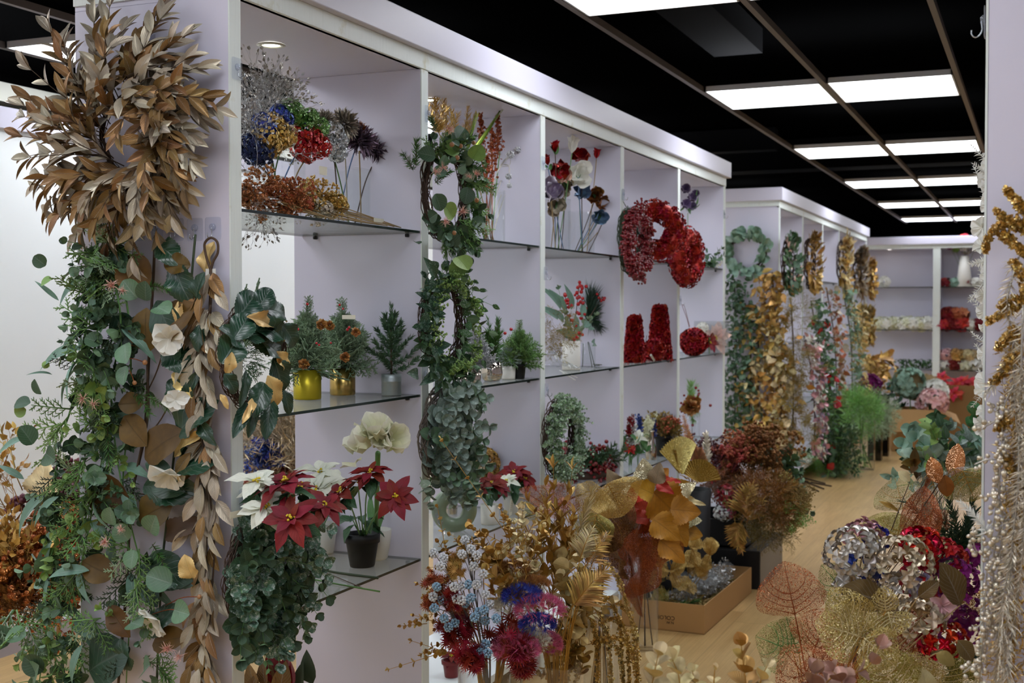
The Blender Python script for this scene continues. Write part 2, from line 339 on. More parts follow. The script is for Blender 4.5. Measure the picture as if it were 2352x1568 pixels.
L_ = dict(
    laurel=leaf('laurel', 6, 2, curl=.18, fold=.22), round=leaf('round', 8, 3, curl=.1, fold=.12, cup=.05), willow=leaf('willow', 8, 1, curl=.45, fold=.25), ovate=leaf('ovate', 6, 2, curl=.2, fold=.14),
    ovlo=leaf('ovate', 3, 1, curl=.2, fold=.14), rndlo=leaf('round', 3, 1, curl=.1, fold=.12), laulo=leaf('laurel', 3, 1, curl=.2, fold=.25),
    magnolia=leaf('magnolia', 8, 3, curl=.25, fold=.1, wave=.06), serr=leaf('magnolia', 30, 3, curl=.35, fold=.16, wave=.14, ser=.16, serf=15), birch=leaf('heart', 36, 4, curl=.18, fold=.1, wave=.08, ser=.14, serf=12),
    poin=leaf('poin', 7, 2, curl=.3, fold=.16, wave=.1), poinleaf=leaf('ovate', 6, 2, curl=.35, fold=.2, wave=.1), petal=leaf('petal', 5, 2, curl=.1, fold=.0, cup=.5), lilyp=leaf('petal', 7, 3, curl=-.45, fold=.1, wave=.22), obov=leaf('obov', 5, 2, curl=.15, fold=.15),
    needle=leaf('dagger', 2, 1, curl=.1, fold=.3), strap=leaf('strap', 5, 1, curl=.3, fold=.3), thinc=leaf('strap', 5, 1, curl=.6, fold=.3), lance=leaf('lance', 5, 1, curl=.2, fold=.3), dag=leaf('dagger', 8, 1, curl=.15, fold=.5), heart=leaf('heart', 12, 5, curl=.2, fold=.12, wave=.08))
F4 = floret(4, cup=.35, fold=0, curl=.12, nv=3, nu=1); F5 = floret(5, cup=.3, fold=0, curl=.15); F4H = floret(4, cup=.5, fold=0, curl=.25, nv=4, nu=2, tilt=.3)
STAR = floret(14, 'strap', tilt=.9, nv=3, nu=1, curl=.55, fold=.2)
# ---------------------------------------------------------------- growing things
def cr(pts, n=20):
    p = np.asarray(pts, float)
    if len(p) == 2: return p[0] + (p[1] - p[0]) * np.linspace(0, 1, n)[:, None]
    p = np.vstack([2 * p[0] - p[1], p, 2 * p[-1] - p[-2]]); m = len(p) - 3; out = []
    for x in np.linspace(0, m - 1e-6, n):
        i = int(x); t = x - i; a, b, c, d = p[i:i + 4]
        out.append(.5 * (2 * b + (c - a) * t + (2 * a - 5 * b + 4 * c - d) * t * t + (3 * b - a - 3 * c + d) * t ** 3))
    return np.array(out)
def samp(pts, t):
    s = np.concatenate([[0], np.cumsum(np.linalg.norm(np.diff(pts, axis=0), axis=1))]); x = np.asarray(t) * s[-1]
    T = np.gradient(pts, axis=0)
    return np.stack([np.interp(x, s, pts[:, i]) for i in range(3)], -1), nrm(np.stack([np.interp(x, s, T[:, i]) for i in range(3)], -1))
def sprig(g, pts, t, n, L, W=None, ang=50, per=2, deco=True, face=None, fm=.5, flat=False, mi=0, smi=1, sr=.0015, t0=.12, tip=.6, az=0.0, r=R0, jit=.2, stem=True, end=True, grow=0.0):
    """a stem with leaves in pairs or alternating"""
    path = cr(pts, 24)
    if stem: g.tube(path, np.linspace(sr, sr * .5, len(path)), 5, smi)
    tt = np.linspace(t0, .97, n); p, T = samp(path, tt)
    if flat and face is not None: U = nrm(np.cross(np.broadcast_to(face, T.shape), T))
    else: U = np.array([perp(x) for x in T])
    V = np.cross(T, U); a = math.radians(ang)
    for j in range(per):
        if flat: az_ = np.full(n, j * PI) if per == 2 else (np.arange(n) % 2) * PI
        elif per == 1: az_ = az + np.arange(n) * 2.4
        else: az_ = az + j * 2 * PI / per + np.arange(n) * (PI / per if deco else 0)
        az_ = az_ + r.normal(0, jit, n)
        Sd = U * np.cos(az_)[:, None] + V * np.sin(az_)[:, None]; aa = a * (1 - .35 * tt) + r.normal(0, jit * .6, n)
        d = T * np.cos(aa)[:, None] + Sd * np.sin(aa)[:, None]; nn = T * np.sin(aa)[:, None] - Sd * np.cos(aa)[:, None]
        if face is not None: nn = nn * (1 - fm) + np.asarray(face) * fm
        nn = nn + r.normal(0, jit * .6, nn.shape)
        s = (1 + (tip - 1) * tt) * r.uniform(.82, 1.18, n)
        if grow: s *= np.minimum(1, grow + tt * 3)
        g.inst(t, p, d, nn, L * s, None if W is None else W * s, mi, r.random(n))
    if end: g.inst(t, path[-1:], T[-1:] + r.normal(0, .2, (1, 3)), (face if face is not None else None), L * tip, None if W is None else W * tip, mi, r.random(1))
def needles(g, pts, n, L, ang=50, mi=0, smi=1, sr=.0015, t='needle', W=None, t0=.0, r=R0, stem=True, k=1.0):
    path = cr(pts, 16)
    if stem: g.tube(path, np.linspace(sr, sr * .5, len(path)), 4, smi)
    tt = r.uniform(t0, 1, n); p, T = samp(path, tt); U = nrm(np.cross(T, r.normal(size=T.shape)))
    aa = np.radians(ang) * r.uniform(.7, 1.3, n) * (1 - .4 * tt); d = T * np.cos(aa)[:, None] + U * np.sin(aa)[:, None]
    Ls = L * r.uniform(.75, 1.2, n) * (1 - .35 * (1 - k) * tt)
    g.inst(L_[t] if isinstance(t, str) else t, p, d, nrm(np.cross(U, T)) + U * .5, Ls, None if W is None else W, mi, r.random(n))
def fib(n):
    i = np.arange(n) + .5; z = 1 - 2 * i / n; a = i * 2.399963; q = np.sqrt(1 - z * z); return np.stack([q * np.cos(a), q * np.sin(a), z], -1)
def ball(g, c, R, t, n, L, mode='face', cut=-2, ax=(0, 0, 1), sq=(1, 1, 1), mi=0, r=R0, jit=.12, lj=.2):
    """templates spread over a ball: mode face = lying on it, out = sticking out"""
    f = fib(n); f = f[f @ nrm(ax) > cut]; k = len(f); f = nrm(f + r.normal(0, jit, f.shape)); sq = np.asarray(sq, float)
    pos = np.asarray(c) + f * sq * (np.asarray(R) * r.uniform(.92, 1.05, k)[:, None]); nn = nrm(f / sq); Ls = L * r.uniform(1 - lj, 1 + lj, k)
    if mode == 'face': g.inst(t, pos, nrm(np.cross(nn, r.normal(size=nn.shape))), nn + r.normal(0, .2, nn.shape), Ls, None, mi, r.random(k))
    else: g.inst(t, np.asarray(c) + (pos - c) * (1 if mode == 'out' else .25), nn + r.normal(0, .12, nn.shape), None, Ls, None, mi, r.random(k))
def beads(g, pos, R, mi=0, t=None, r=R0):
    pos = np.atleast_2d(pos); g.inst(t or ICO1, pos, A(0, 0, 1), A(1, 0, 0), np.broadcast_to(R, (len(pos),)) * r.uniform(.85, 1.15, len(pos)), None, mi, r.random(len(pos)))
def twigring(g, c, N, R, th=.02, n=16, mi=0, r=R0, up=(0, 0, 1), sx=1.0, rr=.0017):
    """vine ring of wound twigs"""
    N = nrm(N); U = nrm(np.cross(up, N)); V = np.cross(N, U); a = np.linspace(0, 2 * PI, 60)
    for i in range(n):
        p1, p2, f = r.uniform(0, 2 * PI), r.uniform(0, 2 * PI), r.integers(2, 6); rad = r.uniform(.3, 1) * th
        off = np.cos(f * a + p1) * rad; o2 = np.sin(f * a + p2) * rad + r.normal(0, .001, 60)
        g.tube(np.asarray(c) + (R + off)[:, None] * (U * np.cos(a)[:, None] * sx + V * np.sin(a)[:, None]) + N * o2[:, None], rr * r.uniform(.6, 1.4), 4, mi, False)
def axes(N, up=(0, 0, 1)):
    N = nrm(N); U = nrm(np.cross(up, N)); return N, U, np.cross(N, U)
def arc(b, t, sag=0.0, side=None, n=12):
    """smooth stem from b to t; sag>0 keeps it upright first"""
    b, t = np.asarray(b, float), np.asarray(t, float); m = (b + t) / 2; m = m + A(0, 0, 1) * sag * np.linalg.norm(t - b)
    if side is not None: m = m + np.asarray(side)
    return cr([b, m, t], n)
def frond_t(n=9, sub=5, r=rng(5), ra=.019):
    """flat scale-leaf frond (cedar) as a template"""
    g = G(); g.tube([[0, 0, 0], [0, .5, .02], [0, 1, 0]], [ra * 1.3, ra, ra * .6], 3)
    for i in range(n):
        y = .12 + .85 * i / n; sd = 1 if i % 2 else -1; l = .42 * (1 - .6 * y) * r.uniform(.8, 1.2); d = A(sd * .75, .66, r.normal(0, .12)); q = A(0, y, 0)
        g.tube([q, q + d * l * .5, q + d * l + A(0, .04, 0)], [ra, ra * .9, ra * .5], 3)
        for k in range(sub):
            s = (k + 1) / (sub + 1); s2 = 1 if k % 2 else -1; q2 = q + d * l * s; d2 = nrm(d + A(-d[1], d[0], 0) * s2 * .8 + A(0, 0, r.normal(0, .2))); g.tube([q2, q2 + d2 * l * .32], [ra * .8, ra * .5], 3)
    return from_g(g)
FROND = frond_t(); FRLO = frond_t(6, 2)
def twigspray_t(r, lv=3, ra=.012, end=None, el=.06, spread=.55, n=3, leafy=0):
    """branching airy spray growing along +Y, as a template with ends marked"""
    g = G(); ends = []
    def rec(p, d, l, k, rad):
        m = p + d * l * .5 + r.normal(0, l * .04, 3); q = p + d * l; g.tube([p, m, q], [rad, rad * .85, rad * .7], 3)
        if k == 0: ends.append((q, d)); return
        for _ in range(n): rec(p + (q - p) * r.uniform(.55, 1), nrm(d + r.normal(0, spread, 3)), l * r.uniform(.55, .8), k - 1, rad * .7)
    rec(np.zeros(3), A(0, 1, 0), .42, lv, ra)
    if end is not None: e = np.array([x[0] for x in ends]); g.inst(end, e, np.array([x[1] for x in ends]), None, el * r.uniform(.7, 1.3, len(e)), None, 0, .5)
    return from_g(g)
AIRY = twigspray_t(rng(3), 4, .008, ICO, .022); AIRYS = twigspray_t(rng(9), 4, .006, L_['ovlo'], .055, .5); AIRYL = twigspray_t(rng(4), 3, .008, L_['ovlo'], .14); AIRYF = twigspray_t(rng(6), 4, .006, L_['needle'], .16, .6); AIRYB = twigspray_t(rng(8), 3, .01, ICO, .05, .6)
# ================================================================ materials of the room
S('floor_oak', m_wood, a='#ab8550', b_='#d8b67c')
S('laminate', m_paint, col='#d5d3e3', grain=.06, rough=.42)
S('white_board', m_paint, col='#f6fbfa', rough=.45)
S('strip_paint', m_paint, col='#e4ece8', wear=.55, rough=.5)
S('black_paint', m_plain, col='#0b0b0b', rough=.9, spec=.1)
S('black_plenum', m_plain, col='#020202', rough=1.0, spec=0.0)
S('rail_metal', m_plain, col='#6f655c', rough=.5, metal=.3)
S('duct_black', m_plain, col='#060607', rough=.9, spec=.05)
S('cream_paint', m_plain, col='#e2e2d2', rough=.6)
S('lamp_white', m_plain, col='#f3f7ff', em=9.0)
S('lamp_warm', m_plain, col='#fffaf0', em=14.0)
S('frame_white', m_plain, col='#d8d8d4', rough=.4)
S('ring_cream', m_plain, col='#e9ead6', rough=.35)
S('shelf_glass', m_glass, col='#eef3f1', rough=.03, milk=.16, mcol='#d8dcda')
S('glass_edge', m_plain, col='#1e2a28', rough=.15, spec=.6)
S('pin_black', m_plain, col='#1a1a1c', rough=.35)
S('skirting_grey', m_plain, col='#a9a6b0', rough=.5)
# ================================================================ setting
g = G(); g.box(A(-8, -3.5, -.05), A(5, 18, 0)); struct('floor', g, 'floor_oak')
g = G(); g.box(A(-8, -3.5, 3.0), A(5, 18, 3.05)); struct('ceiling', g, 'black_plenum')
g = G(); g.box(A(-8, 17.75, 0), A(5, 17.8, 3.0)); struct('wall_back', g, 'black_plenum')
g = G(); g.box(A(-8, -3.5, 0), A(-7.95, 17.75, 3.0)); struct('wall_left', g, 'black_paint')
g = G(); g.box(A(4.95, -3.5, 0), A(5, 17.75, 3.0)); struct('wall_right', g, 'laminate')
g = G(); g.box(A(-8, -3.5, 0), A(5, -3.45, 3.0)); struct('wall_front', g, 'laminate')
# white partition on the far side of the left aisle, its fascia, the beam above it
g = G(); g.box(A(-4.2, -1, 0), A(-4.1, 17.7, 2.27)); struct('wall_partition', g, 'white_board')
g = G(); g.box(A(-4.2, -1, 2.27), A(-4.07, 17.7, 2.36)); struct('trim_1', g, 'laminate')
g = G(); g.box(A(-4.6, -1, 2.475), A(-4.5, 17.7, 2.565)); struct('trim_2', g, 'cream_paint')
g = G(); g.box(A(-4.102, -1, 0), A(-4.085, 17.7, .08)); struct('baseboard_left', g, 'skirting_grey')
g = G(); g.box(A(-4.7, -1, 2.37), A(-4.65, 17.7, 3.0)); struct('wall_bulkhead', g, 'black_paint')
# hanging grid rails and ducts under the black ceiling
ZC = 2.65
k = 3
for x in (-1.667, -1.03, -.386, -4.24, -3.6, .95, 1.587, 2.22):
    g = G(); g.box(A(x - .012, -3.4, ZC), A(x + .012, 17.7, ZC + .03)); o = struct('trim_%d' % k, g, 'rail_metal'); k += 1
for a, b in ((A(-1.62, 4.9, 2.85), A(-1.36, 6.6, 2.98)), (A(-3.2, 11.0, 2.72), A(-.2, 11.3, 2.98)), (A(-3.4, 10.2, 2.8), A(-2.0, 10.35, 2.98)), (A(-6.5, 5.9, 2.72), A(-3.3, 6.3, 2.98)), (A(-4.05, 4.7, 2.8), A(-3.75, 5.9, 2.98))):
    g = G(); g.box(a, b); struct('trim_%d' % k, g, 'duct_black'); k += 1
# LED ceiling panels
def ceil_light(x0, x1, y0, y1, label):
    t = Th('ceiling_light', label, 'ceiling light', (((x0 + x1) / 2), (y0 + y1) / 2, ZC), 'LED panels in the ceiling grid')
    f = G(); w = .008
    for a, b in ((A(x0, y0, ZC + .002), A(x1, y0 + w, ZC + .03)), (A(x0, y1 - w, ZC + .002), A(x1, y1, ZC + .03)), (A(x0, y0, ZC + .002), A(x0 + w, y1, ZC + .03)), (A(x1 - w, y0, ZC + .002), A(x1, y1, ZC + .03))): f.box(a, b)
    t.part('frame', f, 'frame_white', smooth=False)
    d = G(); d.box(A(x0 + w, y0 + w, ZC + .006), A(x1 - w, y1 - w, ZC + .02)); t.part('diffuser', d, 'lamp_white', smooth=False, label='glowing white diffuser')
ROWS = [(-3.62, -2.98), (-1.1, -.46), (1.45, 2.1), (4.02, 4.66), (6.51, 7.16), (9.1, 9.75), (11.65, 12.3), (14.2, 14.85), (16.7, 17.3)]
ORD = ['first', 'second', 'third', 'fourth', 'fifth', 'sixth', 'seventh', 'eighth', 'ninth', 'tenth', 'eleventh', 'twelfth']
for i, (y0, y1) in enumerate(ROWS):
    far = ['', '', '', 'nearest row at the top edge', 'row above the end of the long shelves', 'third row down the aisle', 'fourth row down the aisle', 'fifth row down the aisle', 'farthest row before the end shelves'][i]
    for j, (x0, x1) in enumerate(((-1.65, -1.047), (-1.013, -.404), (-4.222, -3.615), (-3.585, -2.98), (.97, 1.57), (1.61, 2.2))):
        if j == 2 and i == 3: lb = 'glowing square ceiling panel at top left behind the gold laurel wreath'
        elif j > 1: lb = 'unseen glowing square ceiling panel over a neighbouring aisle'
        elif i < 3: lb = 'glowing square ceiling panel over the near end of the aisle'
        else: lb = 'glowing %s ceiling panel in the %s' % (('left', 'right')[j], far)
        dy = .19 if j in (2, 3) else 0
        ceil_light(x0, x1, y0 + dy, y1 + dy, lb)
        if j == 3: ceil_light(-3.5, -2.9, y0 + 1.45, y1 + 1.45, lb)  # extra unseen panels between the rows, added to brighten the white left partition
# ================================================================ shelving units
def unit(name, label, M, cuts, dep, shelves, back=False, end_trim=True, gap=(), base=(), pins=True, lights=True, th=.045):
    """M maps (along, depth, z); cuts are the positions of the uprights along the run"""
    p0 = M(np.array([[cuts[0], 0, 0]]))[0]; t = Th(name, label, 'display shelves', p0)
    def bx(nm, a, b, mat, under=None, bev=.0015, lab=None):
        g = G(); g.box(np.array(a, float), np.array(b, float), M=M); fl(g); return t.part(nm, g, mat, under, smooth=False, bevel=bev, label=lab)
    flip = np.linalg.det(np.array([M(np.eye(3))[i] - M(np.zeros((1, 3)))[0] for i in range(3)])) < 0
    def fl(g):
        if flip: g.Q = [q[:, ::-1] for q in g.Q]
    n = len(cuts); h = th / 2
    for i, c in enumerate(cuts):
        e = i in (0, n - 1); up = bx('end_panel' if e else 'divider', (c - h, .004, 0), (c + h, dep, 2.28), 'laminate')
        bx('edge_strip', (c - h - .001, 0, 0), (c + h + .001, .004, 2.28), 'strip_paint', up, 0, 'worn white painted front edge')
        if e and end_trim:
            s = -1 if i == 0 else 1; x0, x1 = sorted((c + s * h, c + s * (h + .006))); bx('end_trim', (x0, 0, 2.293), (x1, dep, 2.335), 'strip_paint', up, 0, 'worn white strip across the top')
    a0, a1 = cuts[0] - h, cuts[-1] + h
    bx('top_panel', (a0, .004, 2.28), (a1, dep, 2.31), 'laminate')
    bx('header', (a0, -.004, 2.28), (a1, .02, 2.335), 'strip_paint')
    bx('fascia', (a0 - .03, -.03, 2.335), (a1 + .03, dep + .02, 2.435), 'laminate', bev=.003)
    if back: bx('back_panel', (a0, dep, 0), (a1, dep + .02, 2.335), 'laminate')
    if base: bx('base_board', (cuts[base[0]] + h, .01, .10), (cuts[base[1]] - h, dep - .01, .13), 'white_board')
    for i in range(n - 1):
        for z in shelves:
            if (i, z) in gap: continue
            g = G(); a, b = np.array([cuts[i] + h + .002, .006, z - .008]), np.array([cuts[i + 1] - h - .002, dep - .03, z])
            g.box(a, b, M=M); fl(g); g.QM = [np.array([0, 0, 1, 1, 1, 1])]; sh = t.part('glass_shelf', g, ['shelf_glass', 'glass_edge'], smooth=False)
            if pins:
                for bb in (.05, dep - .09):
                    q = G(); q.box(np.array([cuts[i + 1] - h - .018, bb - .005, z - .020]), np.array([cuts[i + 1] - h, bb + .005, z - .0085]), M=M)
                    fl(q); t.part('shelf_pin', q, 'pin_black', sh, bevel=.003)
        if lights:
            c = M(np.array([[(cuts[i] + cuts[i + 1]) / 2 - .005, dep * .49, 2.28]]))[0]
            g = G(); g.lathe([(.040, -.001), (.043, -.003), (.030, -.006), (.026, -.002)], c, 40, cap=False); dl = t.part('downlight', g, 'ring_cream')
            g = G(); g.lathe([(.0265, -.002), (.0, -.0035)], c, 32, cap=False); t.part('lamp_lens', g, 'lamp_warm', dl, label='lit round lens')
    return t
XF = -1.857
MN = lambda V: np.stack([XF - V[:, 1], V[:, 0], V[:, 2]], -1)
CUT1 = [2.603, 3.645, 4.698, 5.742, 6.765, 7.86]
unit('display_shelf', 'long lavender and white shelving unit with glass shelves in the left foreground', MN, CUT1, .49, (1.753, 1.218, .678), base=(1, 5))
CUT2 = [9.69, 10.73, 11.77, 12.81, 13.85, 14.95]
unit('display_shelf', 'second lavender shelving unit down the aisle, its end hung with garlands', MN, CUT2, .49, (1.753, 1.218, .678), base=(0, 5))
MR = lambda V: np.stack([-.0925 + V[:, 1], V[:, 0], V[:, 2]], -1)
unit('display_shelf', 'white shelving unit at the right edge, end panel hung with gold and silver garlands', MR, [2.4225, 3.46, 4.5, 5.54, 6.58], .49, (1.753, 1.218, .678))
MB = lambda V: np.stack([V[:, 0], 17.0 + V[:, 1], V[:, 2]], -1)
unit('display_shelf', 'white shelving unit with a back panel closing the far end of the aisle', MB, [-2.45, -1.225, 0.0, 1.2], .45, (1.78, 1.22, .70), back=True, th=.09)
EXPO = -0.08
# ================================================================ plant and vessel materials
S('champ', m_leaf, col='#b3a893', back='#94703c', rough=.4, metal=.45, vein=-.3, vd=9, bump=.6)
S('bronze', m_leaf, col='#8d6c40', back='#b5a58f', rough=.38, metal=.5, vein=-.25, vd=9, bump=.6)
S('gold', m_leaf, col='#d2aa62', back='#bd9348', rough=.38, metal=.5, vein=.2, bump=.4)
S('gold_pale', m_leaf, col='#ddcb9a', back='#cdb477', rough=.42, metal=.35, vein=.12)
S('gold_dark', m_leaf, col='#b08842', rough=.36, metal=.5, vein=.15)
S('gold_glit', m_leaf, col='#c79c45', rough=.4, metal=.4, vein=0, glit=.35, gcol='#ffe6a6', gsc=900)
S('copper_glit', m_leaf, col='#9a5524', rough=.4, metal=.6, vein=0, glit=.3, gcol='#ffc89a', gsc=800)
S('rust', m_leaf, col='#9c4a26', rough=.45, metal=.25, vein=0, glit=.2, gcol='#ffb58a', gsc=800)
S('orange_glit', m_leaf, col='#8f4516', rough=.4, metal=.4, vein=0, glit=.35, gcol='#ffb070', gsc=600)
S('silver_glit', m_leaf, col='#aeb3b8', rough=.4, metal=.6, vein=0, glit=.5, gcol='#ffffff', gsc=900)
S('silver', m_leaf, col='#cfcfce', back='#b5b0a8', rough=.28, metal=.85, vein=.15)
S('silvergold', m_leaf, col='#d6ccb8', rough=.32, metal=.6, vein=0)
S('champ_foil', m_leaf, col='#dccdb2', back='#c2ab84', rough=.3, metal=.6, vein=.1)
S('red_glit', m_leaf, col='#a80d12', rough=.4, metal=.3, vein=0, glit=.35, gcol='#ff5a4a', gsc=900)
S('red_foil', m_leaf, col='#c5121a', back='#a00d14', rough=.25, metal=.7, vein=0)
S('red_sheen', m_leaf, col='#9c1014', back='#8a0c10', rough=.35, metal=.25, vein=.0, var=.3, glit=.12, gcol='#ff4a40', gsc=500)  # lighter red flecks in the colour stand in for highlights on the petals
S('green_glit', m_leaf, col='#3f7a2a', rough=.4, metal=.3, vein=0, glit=.35, gcol='#d9ffb8', gsc=900)
S('blue_glit', m_leaf, col='#1c2f8a', rough=.4, metal=.4, vein=0, glit=.3, gcol='#8fb4ff', gsc=900)
S('dark_blue', m_leaf, col='#1d2a55', rough=.45, metal=.2, vein=0, glit=.15, gcol='#7f98d0', gsc=900)
S('mauve_metal', m_leaf, col='#7d6a7c', rough=.36, metal=.65, vein=0, var=.35)
S('taupe_metal', m_leaf, col='#a39a8d', rough=.36, metal=.6, vein=0, var=.3)
S('euc', m_leaf, col='#637f68', back='#7d9579', rough=.55, vein=-.10, vd=7, edge='#557a58')
S('euc_deep', m_leaf, col='#3a553c', back='#6d8c66', rough=.5, vein=-.08, vd=7)
S('euc_lime', m_leaf, col='#7f9f55', back='#8fae66', rough=.55, vein=.12, vd=7)
S('euc_frost', m_leaf, col='#50735c', back='#6f8f74', rough=.4, vein=.1, frost=.5, glit=.05, gsc=900)
S('euc_silver', m_leaf, col='#7d9186', back='#8b9c86', rough=.5, vein=-.15, frost=.45, fcol='#c9d3cf')
S('green_frost', m_leaf, col='#31543c', back='#4f7a45', rough=.35, vein=-.12, frost=.34, glit=.05, gsc=900)
S('willow', m_leaf, col='#6c8e7c', back='#88a494', rough=.55, vein=-.2, vd=0.01)
S('leaf_green', m_leaf, col='#335432', back='#567348', rough=.45, vein=-.1)
S('leaf_mid', m_leaf, col='#4c7d46', back='#6d9560', rough=.5, vein=-.08)
S('magn', m_leaf, col='#1f3f2a', back='#5c4519', rough=.4, vein=-.05, vd=7, spec=.5)
S('magn_brown', m_leaf, col='#5f4517', back='#24452e', rough=.5, vein=.35, vd=.01, var=.2, mottle=.2)
S('serr', m_leaf, col='#1e402c', back='#dcc07c', rough=.32, vein=-.08, vd=8, spec=.6)
S('serr_gold', m_leaf, col='#e0c480', back='#214a30', rough=.38, metal=.3, vein=.1, vd=14)
S('box', m_leaf, col='#7a9a66', back='#8fa884', rough=.5, vein=0, frost=.62, var=.3, fcol='#c4d0c8')
S('pine', m_leaf, col='#3f6b2c', rough=.5, vein=0, var=.35)
S('pine_frost', m_leaf, col='#4a6a4c', rough=.5, vein=0, var=.4, frost=.25)
S('cedar', m_leaf, col='#6d9150', rough=.55, vein=0, var=.3)
S('cedar_frost', m_leaf, col='#8ca583', rough=.55, vein=0, var=.35, frost=.4, fcol='#c8d6c6')
S('cedar_dark', m_leaf, col='#2c3d28', rough=.6, vein=0, var=.3)
S('moss', m_leaf, col='#2f5226', rough=.6, vein=0, var=.4)
S('fern_green', m_leaf, col='#84b562', rough=.6, vein=0, var=.3)
S('fern_pale', m_leaf, col='#a3b795', rough=.6, vein=0, var=.25)
S('star_pink', m_leaf, col='#d99a8c', tip='#f3d9cc', rough=.6, vein=0, var=.12)
S('star_core', m_plain, col='#cdb27a', rough=.6)
S('white_petal', m_leaf, col='#e9e9df', tip='#f6f6f0', back='#eeeee6', rough=.6, vein=.05, vd=.01, sss=.2, var=.06, mottle=.05)
S('cream_petal', m_leaf, col='#dfe0b4', tip='#f0efe2', rough=.6, vein=.05, vd=.01, sss=.25, var=.06, mottle=.05)
S('poin_red', m_leaf, col='#780a10', back='#6c0c12', rough=.6, vein=.3, vd=7, var=.18, sss=.05)
S('poin_white', m_leaf, col='#e8ebdc', back='#dfe5cf', rough=.6, vein=.1, vd=7, sss=.15, var=.07, mottle=.05)
S('poin_green', m_leaf, col='#2b5130', back='#4a6f45', rough=.5, vein=-.12, vd=7)
S('poin_pink', m_leaf, col='#e6b7a4', tip='#f2d2c4', rough=.5, vein=.15, vd=7, sss=.1)
S('pollen', m_plain, col='#d8c030', rough=.6)
S('pollen_green', m_plain, col='#6a8a2a', rough=.6)
S('berry_brown', m_plain, col='#a77852', rough=.35)
S('berry_red', m_plain, col='#b0121c', rough=.25, coat=.4)
S('berry_dark', m_plain, col='#7d0d18', rough=.2, coat=.6, var=.3, sc=40)
S('cone', m_leaf, col='#8a5a2c', tip='#c08a4a', rough=.5, vein=0)
S('stem_green', m_plain, col='#5d8a4a', rough=.5)
S('stem_dark', m_plain, col='#39462f', rough=.6)
S('stem_brown', m_plain, col='#4c3a2b', rough=.7)
S('stem_gold', m_plain, col='#b58a3c', rough=.4, metal=.6)
S('stem_tan', m_plain, col='#a98d5c', rough=.5)
S('stem_grey', m_plain, col='#77736e', rough=.5)
S('stem_copper', m_plain, col='#93481f', rough=.4, metal=.4)
S('stem_silver', m_plain, col='#c4bfb4', rough=.35, metal=.7)
S('stem_white', m_plain, col='#dcdcd6', rough=.5)
S('stem_blue', m_plain, col='#5f7fae', rough=.4, metal=.3)
S('twig', m_plain, col='#46342a', rough=.75)
S('twig_grey', m_plain, col='#70675f', rough=.7)
S('pearl_white', m_plain, col='#d6dade', rough=.18, spec=.7, coat=.5)
S('pearl_blue', m_plain, col='#8fb4cd', rough=.18, spec=.7, coat=.5)
S('paper_tag', m_plain, col='#e6e3cf', rough=.7)
S('wire_black', m_plain, col='#17171a', rough=.45)
S('wire_steel', m_plain, col='#b9bcc0', rough=.25, metal=.9)
S('pad_clear', m_glass, col='#f2f5fb', rough=.08, milk=.10, mcol='#f4f6fc', base=.04)
S('vase_glass', m_glass, col='#fdfefe', rough=.02, milk=.012, mcol='#e8ecea', base=.02)
S('film', m_glass, col='#f4f6f6', rough=.12, milk=.08, mcol='#f2f4f4', base=.10)
S('pot_black', m_plain, col='#1b1b1d', rough=.5)
S('pot_white', m_plain, col='#e3e1d8', rough=.35, var=.03, sc=300)
S('pot_grey_white', m_plain, col='#c9c6bd', rough=.45)
S('pot_red', m_plain, col='#742220', rough=.45)
S('soil', m_plain, col='#2c2118', rough=.9, bump=.8)
S('tin_gold', m_plain, col='#c3b02c', rough=.34, metal=.65, stretch=(1, 1, .05), var=.06, sc=60)
S('brass', m_plain, col='#b79a5a', rough=.27, metal=1.0, stretch=(1, 1, .01), var=.4, sc=70)
S('zinc', m_plain, col='#a9b3b5', rough=.42, metal=.7, var=.12, sc=90)
S('mirror_pot', m_plain, col='#cfc5b8', rough=.08, metal=1.0)
S('sage_ceramic', m_plain, col='#8c9d82', rough=.3, var=.04, sc=200, coat=.2)
S('card', m_plain, col='#b28a57', rough=.75, var=.05, sc=6)
S('card_dark', m_plain, col='#8b6a40', rough=.8, var=.06, sc=6)
S('card_ink', m_plain, col='#4a3a28', rough=.8)
S('box_black', m_plain, col='#121214', rough=.5)
S('plinth_grey', m_plain, col='#8d8478', rough=.6)
# ================================================================ shared builders
def hook(pos, N, label, pad=(.048, .058), group='clear adhesive hooks'):
    N, U, V = axes(N); pos = np.asarray(pos, float); t = Th('adhesive_hook', label, 'hook', pos, group)
    g = G(); w, h = pad[0] / 2, pad[1] / 2; a = np.linspace(0, 2 * PI, 32, endpoint=False); ca, sa = np.cos(a), np.sin(a)
    e = .22; q = np.sign(ca) * np.abs(ca) ** e * w; s = np.sign(sa) * np.abs(sa) ** e * h
    F = pos + q[:, None] * U + s[:, None] * V; V_ = np.vstack([F + N * .0005, F + N * .0022, [pos + N * .0022]]); k = 32
    g.add(V_, [[i, (i + 1) % k, k + (i + 1) % k, k + i] for i in range(k)], [[2 * k, k + i, k + (i + 1) % k] for i in range(k)])
    pd = t.part('pad', g, 'pad_clear', smooth=False)
    g = G(); g.inst(from_lathe([(.009, .002), (.009, .006), (.005, .0085), (0.0005, .009)]), [pos + V * .004], V, N, 1.0); t.part('boss', g, 'pad_clear')
    g = G(); p = lambda x, y, z: pos + U * x + V * y + N * z
    g.tube(cr([p(0, .004, .008), p(0, -.012, .006), p(0, -.022, .010), p(0, -.026, .018), p(0, -.02, .024), p(0, -.012, .024)], 18), .0013, 6); t.part('hook_wire', g, 'wire_steel', label='bent steel wire hook')
    return t
_c = {}
def ico2():
    if 2 not in _c: _c[2] = ico(2)
    return _c[2]
def from_lathe(prof, k=20):
    g = G(); g.lathe(prof, np.zeros(3), k); return from_g(g)
